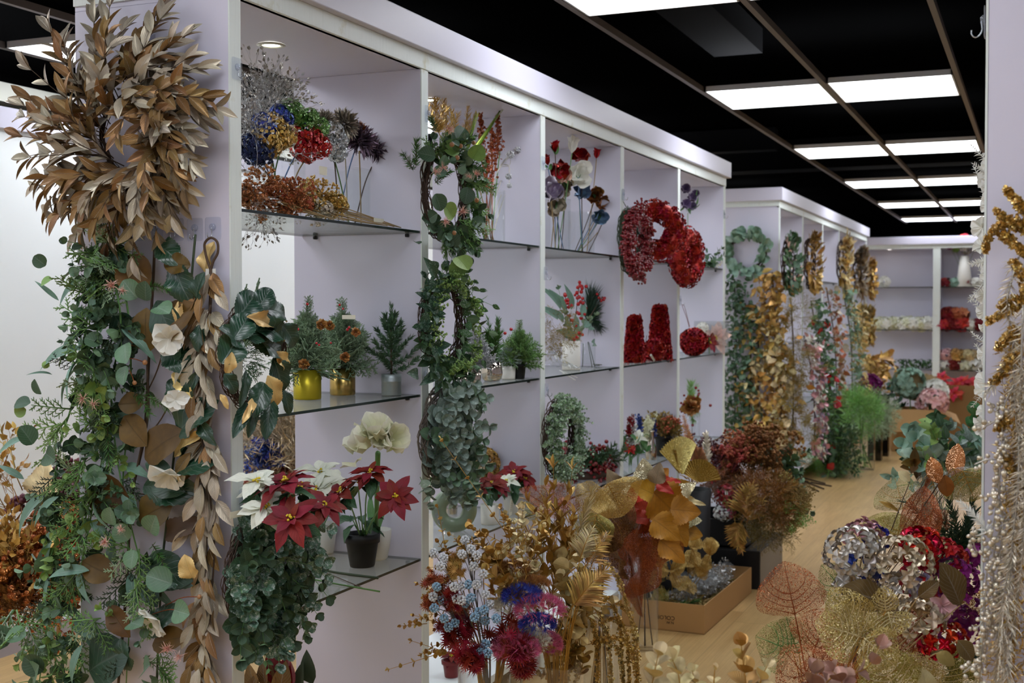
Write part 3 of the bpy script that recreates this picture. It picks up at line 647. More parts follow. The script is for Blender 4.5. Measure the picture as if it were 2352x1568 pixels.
def pot(t, c, r0, r1, h, mat, name='pot', rim=0.0, wall=.004, soil=True, fill=.86, k=40, prof=None, label=None):
    g = G()
    if prof is None:
        prof = [(r0 * .96, 0), (r0, .004)]
        if rim: prof += [(r1 - .002, h - rim), (r1 + .003, h - rim), (r1 + .004, h)]
        else: prof += [(r1, h)]
        prof += [(r1 - wall, h), (r0 - wall + (r1 - r0) * fill * .9, h * fill)]
    g.lathe(prof, np.asarray(c, float), k); o = t.part(name, g, mat, label=label)
    if soil: g = G(); rr = r0 + (r1 - r0) * fill - wall * .6; g.lathe([(rr, h * fill), (.0005, h * fill + .004)], np.asarray(c, float), 28, cap=False); t.part('soil', g, 'soil')
    return o
def poinsettia(t, c, N, R, mat='poin_red', leafR=1.0, n=11, r=R0, core=True, name='flower'):
    """star of bracts facing N, small yellow beads in the middle"""
    N, U, V = axes(N); g = G(); c = np.asarray(c, float)
    for ring, (k, s, tl) in enumerate(((n // 2, 1.0, .12), (n - n // 2 - 1, .78, .38), (3, .45, .8))):
        a = np.arange(k) * 2 * PI / k + ring * .6 + r.normal(0, .15, k); d = U * np.cos(a)[:, None] + V * np.sin(a)[:, None] + N * (tl + r.normal(0, .12, k))[:, None]
        nn = N - (d - N * (d @ N)[:, None]) * tl; g.inst(L_['poin'], c + d * R * .06, d, nn, R * s * r.uniform(.85, 1.15, k), R * s * 1.2, 0, r.random(k))
    f = t.part(name, g, mat)
    if core: q = G(); beads(q, c + N * R * .1 + r.normal(0, R * .06, (9, 3)), R * .045, 0, ICO, r); t.part('stamens', q, 'pollen', f, label='yellow and green flower centre')
    return f
def lily(t, c, N, R, mat='cream_petal', r=R0, k=6, name='flower', throat=None):
    N, U, V = axes(N); g = G(); a = np.arange(k) * 2 * PI / k + r.random(); d = U * np.cos(a)[:, None] + V * np.sin(a)[:, None] + N * .75
    g.inst(L_['lilyp'], np.asarray(c) - N * R * .45, d, N - (d - N * .75) * .8, R * 1.15 * r.uniform(.9, 1.1, k), R * 1.35, 0, r.random(k)); f = t.part(name, g, mat)
    if throat: q = G(); q.tube(cr([c - N * R * .95, c - N * R * .5, c - N * R * .2], 6), [R * .08, R * .14, R * .2], 10, cap=False); t.part('throat', q, throat, f)
    return f
def pos_in(path, n, r, lo=0.0, hi=1.0):
    return samp(path, np.sort(r.uniform(lo, hi, n)))
class Foliage:
    """collects the different growths of one garland or wreath into one mesh per kind"""
    def __init__(s, t, r): s.t = t; s.r = r; s.g = {}
    def gg(s, k): return s.g.setdefault(k, G())
    def euc(s, p, d, ln, L, mat='euc', n=5, smat='stem_green', sag=.3, prof='round', per=2, ang=65, **k):
        q = nrm(d); e = p + q * ln + A(0, 0, -1) * ln * sag * .6; m = p + q * ln * .5
        sprig(s.gg(('leaves', mat, smat)), [p, m, e], L_[prof], n, L, None, ang, per, r=s.r, sr=.0014, tip=.55, **k)
    def one(s, prof, p, d, n, L, mat, W=None): s.gg(('leaves', mat, 'stem_green')).inst(L_[prof], p, d, n, L, W, 0, s.r.random(len(np.atleast_2d(p))))
    def frond(s, p, d, n, L, mat='cedar', t=None): s.gg(('sprigs', mat, mat)).inst(t or FROND, p, d, n, L, None, 0, s.r.random(len(np.atleast_2d(p))))
    def pine(s, p, d, ln, L, n=60, mat='pine'): needles(s.gg(('needles', mat, 'stem_brown')), [p, p + nrm(d) * ln * .5, p + nrm(d) * ln + A(0, 0, -.1 * ln)], n, L, 55, r=s.r, W=L * 1.0)
    def star(s, p, N, R, label=None):
        N, U, V = axes(N); g = G(); k = 34; f = nrm(s.r.normal(size=(k, 3)) + N * 1.0); g.inst(L_['thinc'], np.broadcast_to(p, (k, 3)), f, None, R * s.r.uniform(.75, 1.15, k), R * .42, 0, s.r.random(k)); f_ = s.t.part('flower', g, 'star_pink', label='spiky pale pink flower')
    def nut(s, p, R=.006, mat='berry_brown'):
        for x in np.atleast_2d(p): g = G(); beads(g, x, R, 0, ico2(), s.r); s.t.part('berry', g, mat)
    def done(s, names={}):
        for (nm, m, sm), g in s.g.items(): s.t.part(NAMES.get(m, nm) if nm != 'berries' else 'berries', g, [m, sm])
NAMES = dict(euc='eucalyptus_foliage', euc_deep='eucalyptus_foliage', euc_lime='young_foliage', willow='willow_foliage', cedar='cedar_foliage', cedar_dark='cypress_foliage', cedar_frost='cedar_foliage', pine='pine_foliage', leaf_green='foliage', leaf_mid='foliage', box='boxwood_foliage')
# ================================================================ end panel of the near unit: gold laurel wreath and four garlands
YP = 2.5805
def EP(u, v, off=.03): return P(u, v, Y=YP - off)
FN = A(0, -1, 0)
for (u, v), lb in zip([(226, 527), (340, 85), (316, 527), (358, 527), (405, 527), (449, 527), (490, 525)],
        ['clear adhesive hook at the left edge of the end panel holding the eucalyptus garland', 'clear adhesive hook above the gold laurel wreath, carrying it',
         'clear adhesive hook right of the eucalyptus garland, half under the laurel leaves', 'clear adhesive hook third in the row, under the laurel wreath',
         'clear adhesive hook above the brown magnolia leaves', 'clear adhesive hook with a green garland stem, second from the right', 'clear adhesive hook holding the champagne leaf garland by its loop']):
    hook(EP(u, v, 0), FN, lb)
def w_laurel():
    r = rng(101); c = EP(318, 308, .05); t = Th('laurel_wreath', 'large wreath of champagne and gold laurel leaves on the white end panel', 'wreath', c)
    N, U, V = axes(FN); g = G(); twigring(g, c, N, .112, .010, 10, 0, r); t.part('twig_ring', g, 'twig')
    lv = G()
    for lay, (n, base, ln, fw) in enumerate(((40, .108, .19, .05), (34, .10, .15, .10), (18, .09, .115, .12))):
        for i in range(n):
            th = 2 * PI * (i + r.uniform(-.3, .3)) / n; rd = U * math.cos(th) + V * math.sin(th); tg = U * math.sin(th) - V * math.cos(th)
            b = math.radians(r.uniform(22, 62)); l = ln * r.uniform(.68, 1.02)
            l *= 1.0 + .32 * max(0, -math.cos(th)) + .28 * max(0, -math.sin(th)) - .22 * max(0, math.cos(th)) + (.18 if .3 < math.cos(th - 1.9) and lay == 0 else 0)
            if lay == 2: b = math.radians(r.uniform(40, 150))
            d = nrm(rd * math.cos(b) + tg * math.sin(b) + A(0, 0, -.16)); p = c + rd * base + N * r.uniform(-.01, .02)
            e = p + d * l + N * fw * r.uniform(.2, 1.2); m = p + d * l * .5 + N * fw * .8
            sprig(lv, [p, m, e], L_['laurel'], 5 if lay == 0 else 4,   .082, .078, 34, 2, False, N + A(0, 0, .35), .55, True, mi=int(r.random() < (.26 if lay == 0 else .5)), smi=2, sr=.0016, t0=.2, tip=.78, r=r, jit=.35)
    t.part('leaves', lv, ['champ', 'bronze', 'stem_brown'], label='champagne and gold-brown laurel leaves')
    g = G(); q = EP(222, 470, .035); g.box(q - A(.012, .0004, .022), q + A(.012, .0004, .022)); t.part('tag', g, 'paper_tag', smooth=False)
w_laurel()
def hang(pts, off=.04): return cr([EP(u, v, o) for u, v, o in [(p + (off,))[:3] for p in pts]], 40)
def g_euc():
    r = rng(102); top = EP(225, 548, .03); t = Th('eucalyptus_garland', 'mixed green eucalyptus garland with pink star flowers on the left of the end panel', 'garland', top)
    stems = [hang([(226, 545), (212, 640, .07), (190, 800, .08), (165, 930), (140, 1010, .06), (124, 1130), (126, 1240), (117, 1360), (90, 1568)]),
             hang([(232, 548), (262, 640, .07), (278, 760, .08), (256, 880), (262, 1000), (287, 1150, .06), (322, 1290), (352, 1420), (372, 1568)]),
             hang([(222, 550), (230, 700, .09), (215, 850, .09), (240, 1000), (215, 1150, .08), (195, 1260), (170, 1380), (162, 1568)]),
             hang([(236, 560), (290, 690, .06), (300, 900), (282, 1120), (300, 1330), (290, 1568)])]
    g = G()
    for s in stems: g.tube(s, np.linspace(.0032, .0016, len(s)), 6)
    t.part('stem', g, 'stem_green'); F = Foliage(t, r)
    def rdir(lr=1.0, k=1): return nrm(np.stack([r.normal(0, 1, k) * lr, -np.abs(r.normal(.45, .35, k)), r.normal(-.25, .6, k)], -1))
    for si, s in enumerate(stems):
        ne = (24, 20, 34, 10)[si]
        p, T = pos_in(s, ne, r, .02)
        for q, d in zip(p, rdir(1.2, ne)):
            mt = r.choice(['euc', 'euc_deep', 'euc_deep', 'euc_lime']); F.euc(q, d, r.uniform(.05, .12), r.uniform(.026, .046), mt, r.integers(3, 5), ang=60, face=FN, fm=.35, sag=.3)
        p, T = pos_in(s, (13, 7, 14, 3)[si], r, .02, .95); k = len(p); d = rdir(1.6, k); d[:, 2] -= .35
        if si == 0: d[:, 0] = -np.abs(d[:, 0])
        F.one('willow', p, d, FN * .5 + r.normal(0, .4, (k, 3)) + A(0, 0, .7), r.uniform(.085, .135, k), 'willow', r.uniform(.10, .16, k))
        p, T = pos_in(s, (12, 10, 22, 6)[si], r); k = len(p); F.frond(p, rdir(1.0, k) + A(0, 0, -.4), FN + r.normal(0, .4, (k, 3)), r.uniform(.07, .12, k), r.choice(['cedar', 'cedar_dark']))
        p, T = pos_in(s, (9, 5, 12, 3)[si], r); k = len(p); F.frond(p, rdir(1.3, k), FN + r.normal(0, .4, (k, 3)), r.uniform(.05, .09, k), 'cedar_dark')
        p, T = pos_in(s, (14, 10, 26, 5)[si], r, .0, .9)
        for q, d in zip(p, rdir(1.1, len(p))): F.euc(q, d, r.uniform(.05, .09), .03, 'leaf_green', 4, prof='ovate', ang=55)
    # dense upper mass and the feathery green at the top right
    for u, v, L in ((250, 565, .10), (215, 580, .09), (268, 600, .11), (240, 640, .09), (228, 660, .1), (245, 850, .12), (215, 870, .1), (240, 880, .09), (190, 1050, .1), (170, 1090, .1), (310, 1330, .11), (300, 1260, .1), (60, 1430, .12), (40, 1400, .12), (225, 1420, .1)):
        for k in range(3): F.frond([EP(u + r.normal(0, 8), v, .07)], rdir(.8) + A(0, 0, -.3), FN + r.normal(0, .3, 3), L, 'cedar' if k < 2 else 'cedar_frost')
    for a, b in (((330, 660), (382, 655)), ((290, 900), (390, 925)), ((300, 895), (345, 940)), ((350, 1250), (385, 1310)), ((330, 1510), (390, 1555)), ((245, 940), (250, 1060))):
        pa, pb = EP(*a, .05), EP(*b, .09); F.pine(pa, pb - pa, np.linalg.norm(pb - pa), .022, 90)
    for u, v, R in ((257, 655, .022), (192, 917, .021), (215, 928, .018), (242, 1245, .02), (385, 1490, .023), (412, 1508, .02), (283, 668, .015), (278, 1215, .016)): F.star(EP(u, v, .13), FN + A(.1, 0, .3), R)
    # single large round leaves picked out in front
    for u, v, L, mt, dx, dz in ((315, 685, .05, 'euc', -.5, .8), (360, 705, .05, 'euc', .9, -.2), (335, 690, .045, 'euc_deep', .2, .9), (235, 788, .042, 'euc_deep', -.8, .3), (287, 790, .05, 'euc', .3, -.6), (290, 840, .044, 'euc', 0, -.9), (70, 925, .04, 'euc_deep', -.9, -.1), (95, 905, .038, 'euc_deep', -.3, .9), (60, 940, .03, 'euc_lime', -.9, -.3), (105, 610, .034, 'euc_deep', -.5, .5), (120, 640, .03, 'euc_lime', -.7, -.4),
            (295, 1240, .045, 'euc', -.4, .7), (345, 1222, .052, 'euc', .5, .7), (308, 1262, .042, 'euc', 0, -.9), (258, 1205, .045, 'euc', .1, .8), (395, 1340, .06, 'euc', -.8, .3), (400, 1400, .055, 'euc', .9, 0), (300, 1430, .05, 'euc', .8, .1), (330, 1540, .055, 'euc', .4, .3), (60, 1460, .05, 'euc', -.9, 0), (20, 1480, .06, 'euc_deep', -.7, .6), (75, 1560, .06, 'euc', .5, .6), (100, 1540, .055, 'euc_deep', -.6, .5), (75, 1020, .05, 'euc_deep', -.3, .8), (105, 1040, .05, 'euc_deep', .7, -.2)):
        F.one('round', [EP(u, v, .11)], A(dx, -.35, dz), FN + A(0, 0, .5) + r.normal(0, .25, 3), L * 1.15, mt)
    for a, b, w in (((135, 690), (75, 652), .14), ((190, 640), (130, 690), .2), ((190, 800), (68, 830), .17), ((120, 860), (66, 862), .12), ((215, 640), (200, 715), .17), ((195, 780), (175, 800), .2), ((190, 830), (170, 870), .22), ((60, 1005), (-12, 1040), .2), ((108, 1135), (8, 1222), .22), ((135, 1140), (66, 1200), .2), ((55, 1100), (-10, 1075), .2), ((205, 1310), (98, 1320), .18), ((140, 1010), (100, 655), 0), ((190, 1480), (150, 1560), .2)):
        if w: pa, pb = EP(*a, .08), EP(*b, .13); L = np.linalg.norm(pb - pa) * 1.1; F.one('willow', [pa], pb - pa + A(0, 0, .02), FN + A(0, 0, .8), L, 'willow', L * w * 5.2 if L < .09 else L * 1.15)
    F.nut([EP(281, 801, .1), EP(333, 832, .1), EP(309, 879, .1), EP(458, 1370, .1), EP(430, 1405, .1)], .0066)
    for a, b in (((270, 830), (333, 832)), ((290, 845), (309, 879)), ((350, 1410), (430, 1405)), ((380, 1390), (458, 1370)), ((320, 800), (281, 801))):
        g = G(); g.tube(cr([EP(*a, .06), EP((a[0] + b[0]) / 2, (a[1] + b[1]) / 2 - 8, .09), EP(*b, .1)], 10), .0012, 4)
        t.part('twig', g, 'stem_copper', label='thin reddish berry twig')
    F.done()
g_euc()
def bigleaf(g, a, b, prof, mi, off=.07, dz=.04, n=(0, -1, .35), W=1.0, r=R0):
    pa, pb = EP(*a, off), EP(*b, off + dz); L = np.linalg.norm(pb - pa) * 1.05; g.inst(L_[prof], [pa], pb - pa, np.asarray(n, float) + r.normal(0, .15, 3), L, L * W, mi, r.random(1))
def magflower(t, u, v, R, N=(0.3, -.8, -.2), mat='white_petal', k=6):
    r = rng(int(u)); N, U, V = axes(N); c = EP(u, v, .1); g = G(); a = np.arange(k) * 2 * PI / k + r.random(); d = U * np.cos(a)[:, None] + V * np.sin(a)[:, None] + N * r.uniform(.05, .45, k)[:, None]
    R = R * 1.05; g.inst(L_['petal'], c - N * R * .2, d, N - d * .3, R * r.uniform(.9, 1.35, k), R * 1.7, 0, r.random(k)); f = t.part('flower', g, mat, label='white magnolia flower'); return f
def g_magnolia():
    r = rng(103); top = EP(358, 545, .02); t = Th('magnolia_garland', 'garland of large brown-backed magnolia leaves with white flowers, centre of the end panel', 'garland', top)
    s = hang([(356, 545), (352, 640), (345, 760), (338, 900), (330, 1010), (308, 1110), (298, 1200), (292, 1330), (282, 1450), (272, 1568)], .03); s2 = hang([(338, 830), (340, 950), (322, 1040), (300, 1150)], .045)
    g = G(); g.tube(s, .0036, 6); g.tube(s2, .003, 6)
    for a, b in (((338, 1000), (395, 915)), ((338, 900), (380, 790)), ((330, 1020), (345, 985)), ((300, 1130), (390, 1120)), ((292, 1330), (340, 1420)), ((345, 760), (415, 700))): g.tube(cr([EP(*a, .03), EP((a[0] + b[0]) / 2, (a[1] + b[1]) / 2 + 10, .05), EP(*b, .06)], 8), .0018, 5)
    t.part('stem', g, 'stem_brown'); g = G()
    for a, b, mi, W in (((345, 655), (262, 592), 1, 1.15), ((338, 810), (322, 712), 1, 1.1), ((355, 790), (418, 690), 1, .95), ((330, 925), (266, 925), 1, 1.1), ((285, 955), (322, 1018), 1, 1.0), ((332, 1052), (396, 985), 1, 1.0), ((300, 1150), (172, 1122), 1, .95), ((300, 1165), (205, 1190), 1, .7), ((320, 1195), (375, 1155), 1, 1.1), ((262, 1325), (180, 1286), 1, 1.0), ((250, 1390), (285, 1460), 1, .8), ((350, 1480), (410, 1455), 1, .8),
            ((395, 1085), (330, 1060), 0, .8), ((275, 560), (268, 618), 0, 1.0), ((262, 720), (300, 790), 0, .9), ((330, 1290), (420, 1330), 0, .9), ((360, 690), (395, 790), 0, .9), ((205, 1540), (270, 1490), 0, 1.3), ((335, 1330), (352, 1390), 0, .8), ((425, 1130), (340, 1110), 0, .8), ((400, 830), (395, 760), 0, 1.1), ((260, 1240), (250, 1290), 0, .8)):
        bigleaf(g, a, b, 'magnolia', mi, .06, .03, W=1.15 * W, r=r)
    t.part('leaves', g, ['magn', 'magn_brown'], label='magnolia leaves, dark green above and brown beneath')
    for u, v, R, N in ((388, 780, .042, (.6, -.6, -.25)), (403, 918, .028, (.5, -.5, .1)), (388, 1095, .048, (.2, -.5, -.7)), (352, 1425, .05, (-.3, -.6, -.5))): magflower(t, u, v, R, N)
g_magnolia()
def g_serr():
    r = rng(104); top = EP(449, 540, .02); t = Th('serrated_leaf_garland', 'garland of serrated dark green leaves with gold undersides, left of the champagne garland', 'garland', top)
    s = hang([(449, 538), (440, 640), (433, 760), (425, 880), (408, 990), (398, 1060), (385, 1180), (372, 1300), (366, 1420), (360, 1568)], .03)
    g = G(); g.tube(s, .003, 6); t.part('stem', g, 'stem_dark'); g = G()
    for a, b, mi, W in (((438, 610), (370, 600), 2, 1.1), ((362, 560), (402, 590), 0, 1.0), ((400, 605), (420, 690), 0, 1.0), ((452, 690), (448, 630), 0, .9), ((415, 690), (402, 740), 1, .6), ((462, 745), (446, 800), 0, .8), ((378, 800), (424, 835), 0, 1.1), ((398, 855), (430, 905), 1, .55), ((390, 870), (412, 920), 0, .9), ((432, 920), (438, 860), 0, .6), ((405, 1000), (462, 915), 0, .9), ((400, 1050), (440, 985), 1, .45), ((398, 1090), (465, 1035), 0, 1.05), ((330, 1115), (432, 1125), 0, .8), ((380, 1235), (438, 1190), 3, .7),
            ((445, 1330), (415, 1285), 1, 1.2), ((360, 1300), (430, 1330), 0, .9), ((345, 1460), (380, 1390), 0, .8), ((300, 1540), (260, 1480), 0, 1.1), ((455, 960), (480, 1015), 0, .6), ((340, 1290), (315, 1330), 0, 1.0)):
        bigleaf(g, a, b, 'serr', mi, .05, .035, W=1.1 * W, r=r)
    t.part('leaves', g, ['serr', 'serr_gold', 'magn_brown', 'stem_brown'], label='serrated leaves, some turned to their gold side')
g_serr()
def g_champ():
    r = rng(105); top = EP(490, 540, .02); t = Th('champagne_leaf_garland', 'long garland of champagne metallic leaves by the front edge of the end panel', 'garland', top)
    g = G(); lp = [EP(u, v, .03) for u, v in ((484, 620), (474, 590), (470, 560), (484, 546), (499, 556), (500, 580), (490, 600), (484, 620))]; g.tube(cr(lp, 40), .0032, 6)
    s = hang([(484, 615), (482, 720), (470, 830), (468, 920), (474, 1000), (472, 1100), (470, 1200), (474, 1300), (470, 1400), (462, 1568)], .03); g.tube(s, .004, 6); s2 = hang([(484, 700), (460, 800), (456, 900), (462, 1000), (480, 1120), (492, 1250), (484, 1400)], .045); g.tube(s2, .0022, 5); t.part('stem', g, 'stem_brown')
    lv = G(); tt = 0
    for u, v, n, sp in ((484, 625, 7, 1.0), (480, 690, 7, 1.0), (474, 760, 8, .9), (468, 860, 6, .55), (472, 920, 5, .4), (474, 1010, 8, .9), (474, 1090, 7, .8), (470, 1180, 8, .9), (476, 1250, 7, .7), (474, 1320, 8, .9), (470, 1400, 7, .8), (468, 1480, 8, .9), (462, 1550, 6, .9), (462, 790, 5, .8), (484, 1050, 5, 1.0), (490, 1150, 5, .9), (484, 1370, 5, .9)):
        for k in range(n):
            x = (k / (n - 1) - .5) * 1.7 * sp + r.normal(0, .12); p = EP(u + r.normal(0, 4), v + r.normal(0, 14), .035); d = A(x, -.18 - r.random() * .35, -1.0 + .25 * abs(x))
            lv.inst(L_['laurel'], [p + d * .006], d, FN + A(x * .4, 0, .2) + r.normal(0, .25, 3), r.uniform(.062, .088), .088, int(r.random() < .25), r.random(1))
            if k % 2: p2 = p + nrm(d) * .055; lv.inst(L_['laurel'], [p2], d + A(r.normal(0, .25), 0, -.2), FN + r.normal(0, .3, 3), r.uniform(.06, .082), .082, int(r.random() < .25), r.random(1))
    t.part('leaves', lv, ['champ', 'bronze']); g = G(); bigleaf(g, (470, 625), (474, 553), 'serr', 0, .02, .01, n=(0, -1, 0), W=.9, r=r); t.part('foil_leaf', g, 'serr_gold', label='gold foil leaf with a dark serrated rim')
    g = G(); q = EP(484, 628, .028); g.box(q - A(.015, .0004, .012), q + A(.015, .0004, .012)); t.part('tag', g, 'pot_white', smooth=False)
g_champ()
# ================================================================ wreaths on the front edges of the near unit
EX = A(1, 0, 0)
def XP(u, v, X=-1.80): return P(u, v, X=X)
for (u, v), lb in zip([(543, 158), (982, 262), (1247, 375), (1253, 628), (1255, 895), (1431, 447), (560, 1146), (1001, 1187), (1663, 492), (1562, 690), (975, 860)],
        ['clear adhesive hook high on the front edge of the near end panel', 'clear adhesive hook on the second upright above the pink-star wreath', 'clear adhesive hook high on the third upright beside the silver ball spray', 'clear adhesive hook on the third upright, at the level of the top glass shelf',
         'clear adhesive hook on the third upright carrying the boxwood wreath', 'clear adhesive hook on the fourth upright above the red berry wreath', 'clear adhesive hook on the near front edge carrying the frosted eucalyptus wreath', 'clear adhesive hook low on the second upright beside the green ring vase', 'clear adhesive hook on the far end upright of the long shelves', 'clear adhesive hook on the fifth upright under the red flower wreath', 'clear adhesive hook on the second upright behind the frosted wreaths']):
    hook(P(u, v, X=XF + .001), EX, lb, (.042, .055))
def ring_sprigs(F, c, N, R, n, fn, r, lay=1.0):
    N, U, V = axes(N)
    for i in range(n):
        th = 2 * PI * (i + r.random()) / n; rd = U * math.cos(th) + V * math.sin(th); tg = U * math.sin(th) - V * math.cos(th)
        fn(c + rd * (R + r.normal(0, .012)) + N * r.uniform(-.005, .025) * lay, rd, tg, th)
def w_serr():
    r = rng(201); c = XP(583, 815, -1.825); t = Th('serrated_leaf_wreath', 'wreath of big serrated dark green leaves with gold undersides on the near front edge', 'wreath', c)
    g = G(); twigring(g, c, EX, .125, .016, 30, 0, r, rr=.0012); t.part('twig_ring', g, 'twig'); g = G()
    for (a, b, mi, W, x) in (((545, 730), (600, 662), 0, 1.2, 0), ((588, 712), (628, 655), 0, 1.2, 1), ((608, 712), (678, 712), 0, 1.1, 1), ((566, 728), (668, 745), 1, .42, 2.5), ((590, 760), (668, 748), 0, 1.2, 2), ((536, 780), (580, 712), 0, 1.25, 1.5), ((648, 745), (693, 796), 0, 1.2, 1), ((600, 785), (672, 812), 0, 1.1, 2), ((508, 835), (560, 760), 0, 1.3, 1.5),
            ((520, 858), (538, 815), 1, 1.0, 2), ((514, 858), (552, 902), 0, 1.1, 2), ((632, 808), (676, 850), 1, .9, 2), ((626, 822), (668, 905), 0, 1.1, 1.5), ((614, 862), (650, 935), 1, .9, 2), ((606, 878), (588, 940), 0, 1.0, 2), ((624, 915), (612, 996), 0, .7, 1.5), ((652, 895), (670, 950), 0, .8, 1), ((582, 925), (580, 996), 0, .55, 1), ((570, 925), (545, 985), 0, .6, 1), ((580, 915), (570, 960), 1, .5, 2),
            ((506, 905), (525, 935), 1, .7, 0), ((640, 800), (600, 740), 0, 1.2, 1), ((560, 775), (620, 755), 0, 1.2, 1), ((555, 800), (535, 745), 0, 1.2, 1), ((565, 850), (562, 925), 0, .45, 1)):
        pa, pb = XP(*a, -1.80 + .012 * x), XP(*b, -1.775 + .012 * x); L = np.linalg.norm(pb - pa) * 1.06; g.inst(L_['serr'], [pa], pb - pa, EX + A(0, -.7, .5) + r.normal(0, .15, 3), L, L * W * .95, mi, r.random(1))
    t.part('leaves', g, ['serr', 'serr_gold'], label='serrated leaves, some turned to their gold side')
w_serr()
def w_frost():
    r = rng(202); c = XP(600, 1310, -1.815); t = Th('frosted_eucalyptus_wreath', 'frosted round-leaf eucalyptus wreath low on the near front edge before the poinsettias', 'wreath', c)
    g = G(); twigring(g, c, EX, .135, .016, 30, 0, r, rr=.0013); t.part('twig_ring', g, 'twig'); F = Foliage(t, r)
    def f(p, rd, tg, th): F.euc(p, rd * r.uniform(.3, 1) + EX * r.uniform(.3, 1.0) + tg * .4 + A(0, -.1, -.25), r.uniform(.07, .125), r.uniform(.036, .05), r.choice(['euc_frost', 'euc_frost', 'euc_deep']), 4, ang=60, face=EX + A(0, -.8, .5), fm=.4)
    ring_sprigs(F, c, EX, .115, 52, f, r); ring_sprigs(F, c - A(0, 0, .03), EX, .06, 30, f, r); ring_sprigs(F, c + A(.01, 0, 0), EX, .02, 14, f, r)
    for u, v in ((590, 1460), (610, 1470), (640, 1430), (575, 1420), (670, 1400)): p = XP(u, v - 30, -1.78); F.euc(p, A(.1, r.normal(0, .3), -1), .09, .03, 'leaf_mid', 5, prof='ovate')
    F.done()
    g = Th('price_tag', 'cream paper tag on the frosted eucalyptus wreath hook', 'tag', XP(548, 1180, -1.79)); b = G(); q = XP(545, 1180, -1.79); b.box(q - A(.0004, .03, .008), q + A(.0004, .025, .008)); g.part('paper', b, 'paper_tag', smooth=False)
w_frost()
def w_star():
    r = rng(203); c = XP(1022, 445, -1.81); t = Th('pink_star_wreath', 'mixed pine and eucalyptus wreath with pink star flowers on the second upright', 'wreath', c)
    g = G(); twigring(g, c, EX, .145, .017, 34, 0, r, rr=.0014); t.part('twig_ring', g, 'twig'); F = Foliage(t, r)
    def f(p, rd, tg, th):
        if th > 2.5 and th < 4.2 and r.random() < .75: return
        k = r.integers(0, 5); d = rd * r.uniform(.3, 1) + EX * r.uniform(.2, 1) + tg * r.uniform(.1, .7)
        if k == 0: F.pine(p, d, r.uniform(.07, .11), .02, 90)
        elif k == 1: F.frond([p, p], np.stack([d, d + r.normal(0, .4, 3)]), EX, r.uniform(.07, .11), 'cedar')
        else: F.euc(p, d, r.uniform(.06, .1), r.uniform(.036, .052), 'euc_deep' if k < 4 else 'euc', 3, face=EX + A(0, -.6, .4), fm=.5)
    ring_sprigs(F, c, EX, .13, 80, f, r)
    for (a, b) in (((955, 380), (957, 315)), ((948, 390), (925, 345)), ((1000, 420), (1035, 385)), ((1000, 300), (990, 265))): pa, pb = XP(*a), XP(*b, -1.78); F.pine(pa, pb - pa, np.linalg.norm(pb - pa), .024, 110)
    for u, v, L in ((1110, 355, .06), (1085, 365, .055), (1055, 350, .055), (1000, 445, .05), (1020, 470, .055), (1005, 490, .04), (1085, 515, .045), (1050, 590, .06), (1060, 600, .055), (1040, 570, .05), (955, 555, .025), (1075, 430, .05), (1000, 360, .05), (1050, 320, .05)): F.one('round', [XP(u, v, -1.74)], r.normal(0, .6, 3) + A(.2, 0, 0), EX + A(0, -.9, .4), L * 1.15, 'euc_deep' if L < .055 else 'euc_lime')
    for u, v, R in ((1030, 297, .024), (1000, 395, .02), (1018, 385, .02), (1093, 400, .022), (1062, 487, .028), (1022, 510, .022), (1075, 405, .017)): F.star(XP(u, v, -1.725), EX + A(0, -.6, .2), R)
    F.nut(np.array([XP(u, v, -1.735) for u, v in ((1088, 328), (1058, 335), (1050, 362), (1038, 332), (1043, 535), (1095, 460))]), .008); F.done()
w_star()
def w_leaf():
    r = rng(204); c = XP(1016, 745, -1.81); t = Th('frosted_leaf_wreath', 'wreath of frosted pointed green leaves and seed clusters, middle of the second upright', 'wreath', c)
    g = G(); twigring(g, c, EX, .14, .018, 30, 0, r); t.part('twig_ring', g, 'twig'); F = Foliage(t, r)
    def f(p, rd, tg, th): F.euc(p, rd * r.uniform(.5, 1.1) + EX * r.uniform(.1, .8) + tg * .5, r.uniform(.07, .12), r.uniform(.045, .062), r.choice(['green_frost', 'green_frost', 'leaf_green']), 3, prof='ovate', ang=48, face=EX + A(0, -.5, .4), fm=.3)
    ring_sprigs(F, c, EX, .125, 50, f, r)
    def f2(p, rd, tg, th): F.frond([p + EX * .03] * 2, nrm(rd + EX * .7 + tg * .4 + r.normal(0, .4, (2, 3))), EX, r.uniform(.05, .075), 'euc_lime', AIRYB)
    ring_sprigs(F, c, EX, .12, 30, f2, r)
    for a, b in (((1000, 640), (985, 592)), ((1005, 620), (1000, 600)), ((1010, 845), (978, 880)), ((1010, 860), (1005, 900)), ((960, 860), (945, 855))): pa, pb = XP(*a, -1.78), XP(*b, -1.76); l = np.linalg.norm(pb - pa); F.one('ovate', [pa], pb - pa, EX + A(0, -.6, .2), l, 'green_frost', min(l * .8, .075))
    g = G(); q = XP(1022, 620, -1.82); g.tube([q, q + A(.005, .012, .03)], .009, 4); t.part('clip', g, 'wire_black', label='black plastic hanging strap'); F.done()
w_leaf()
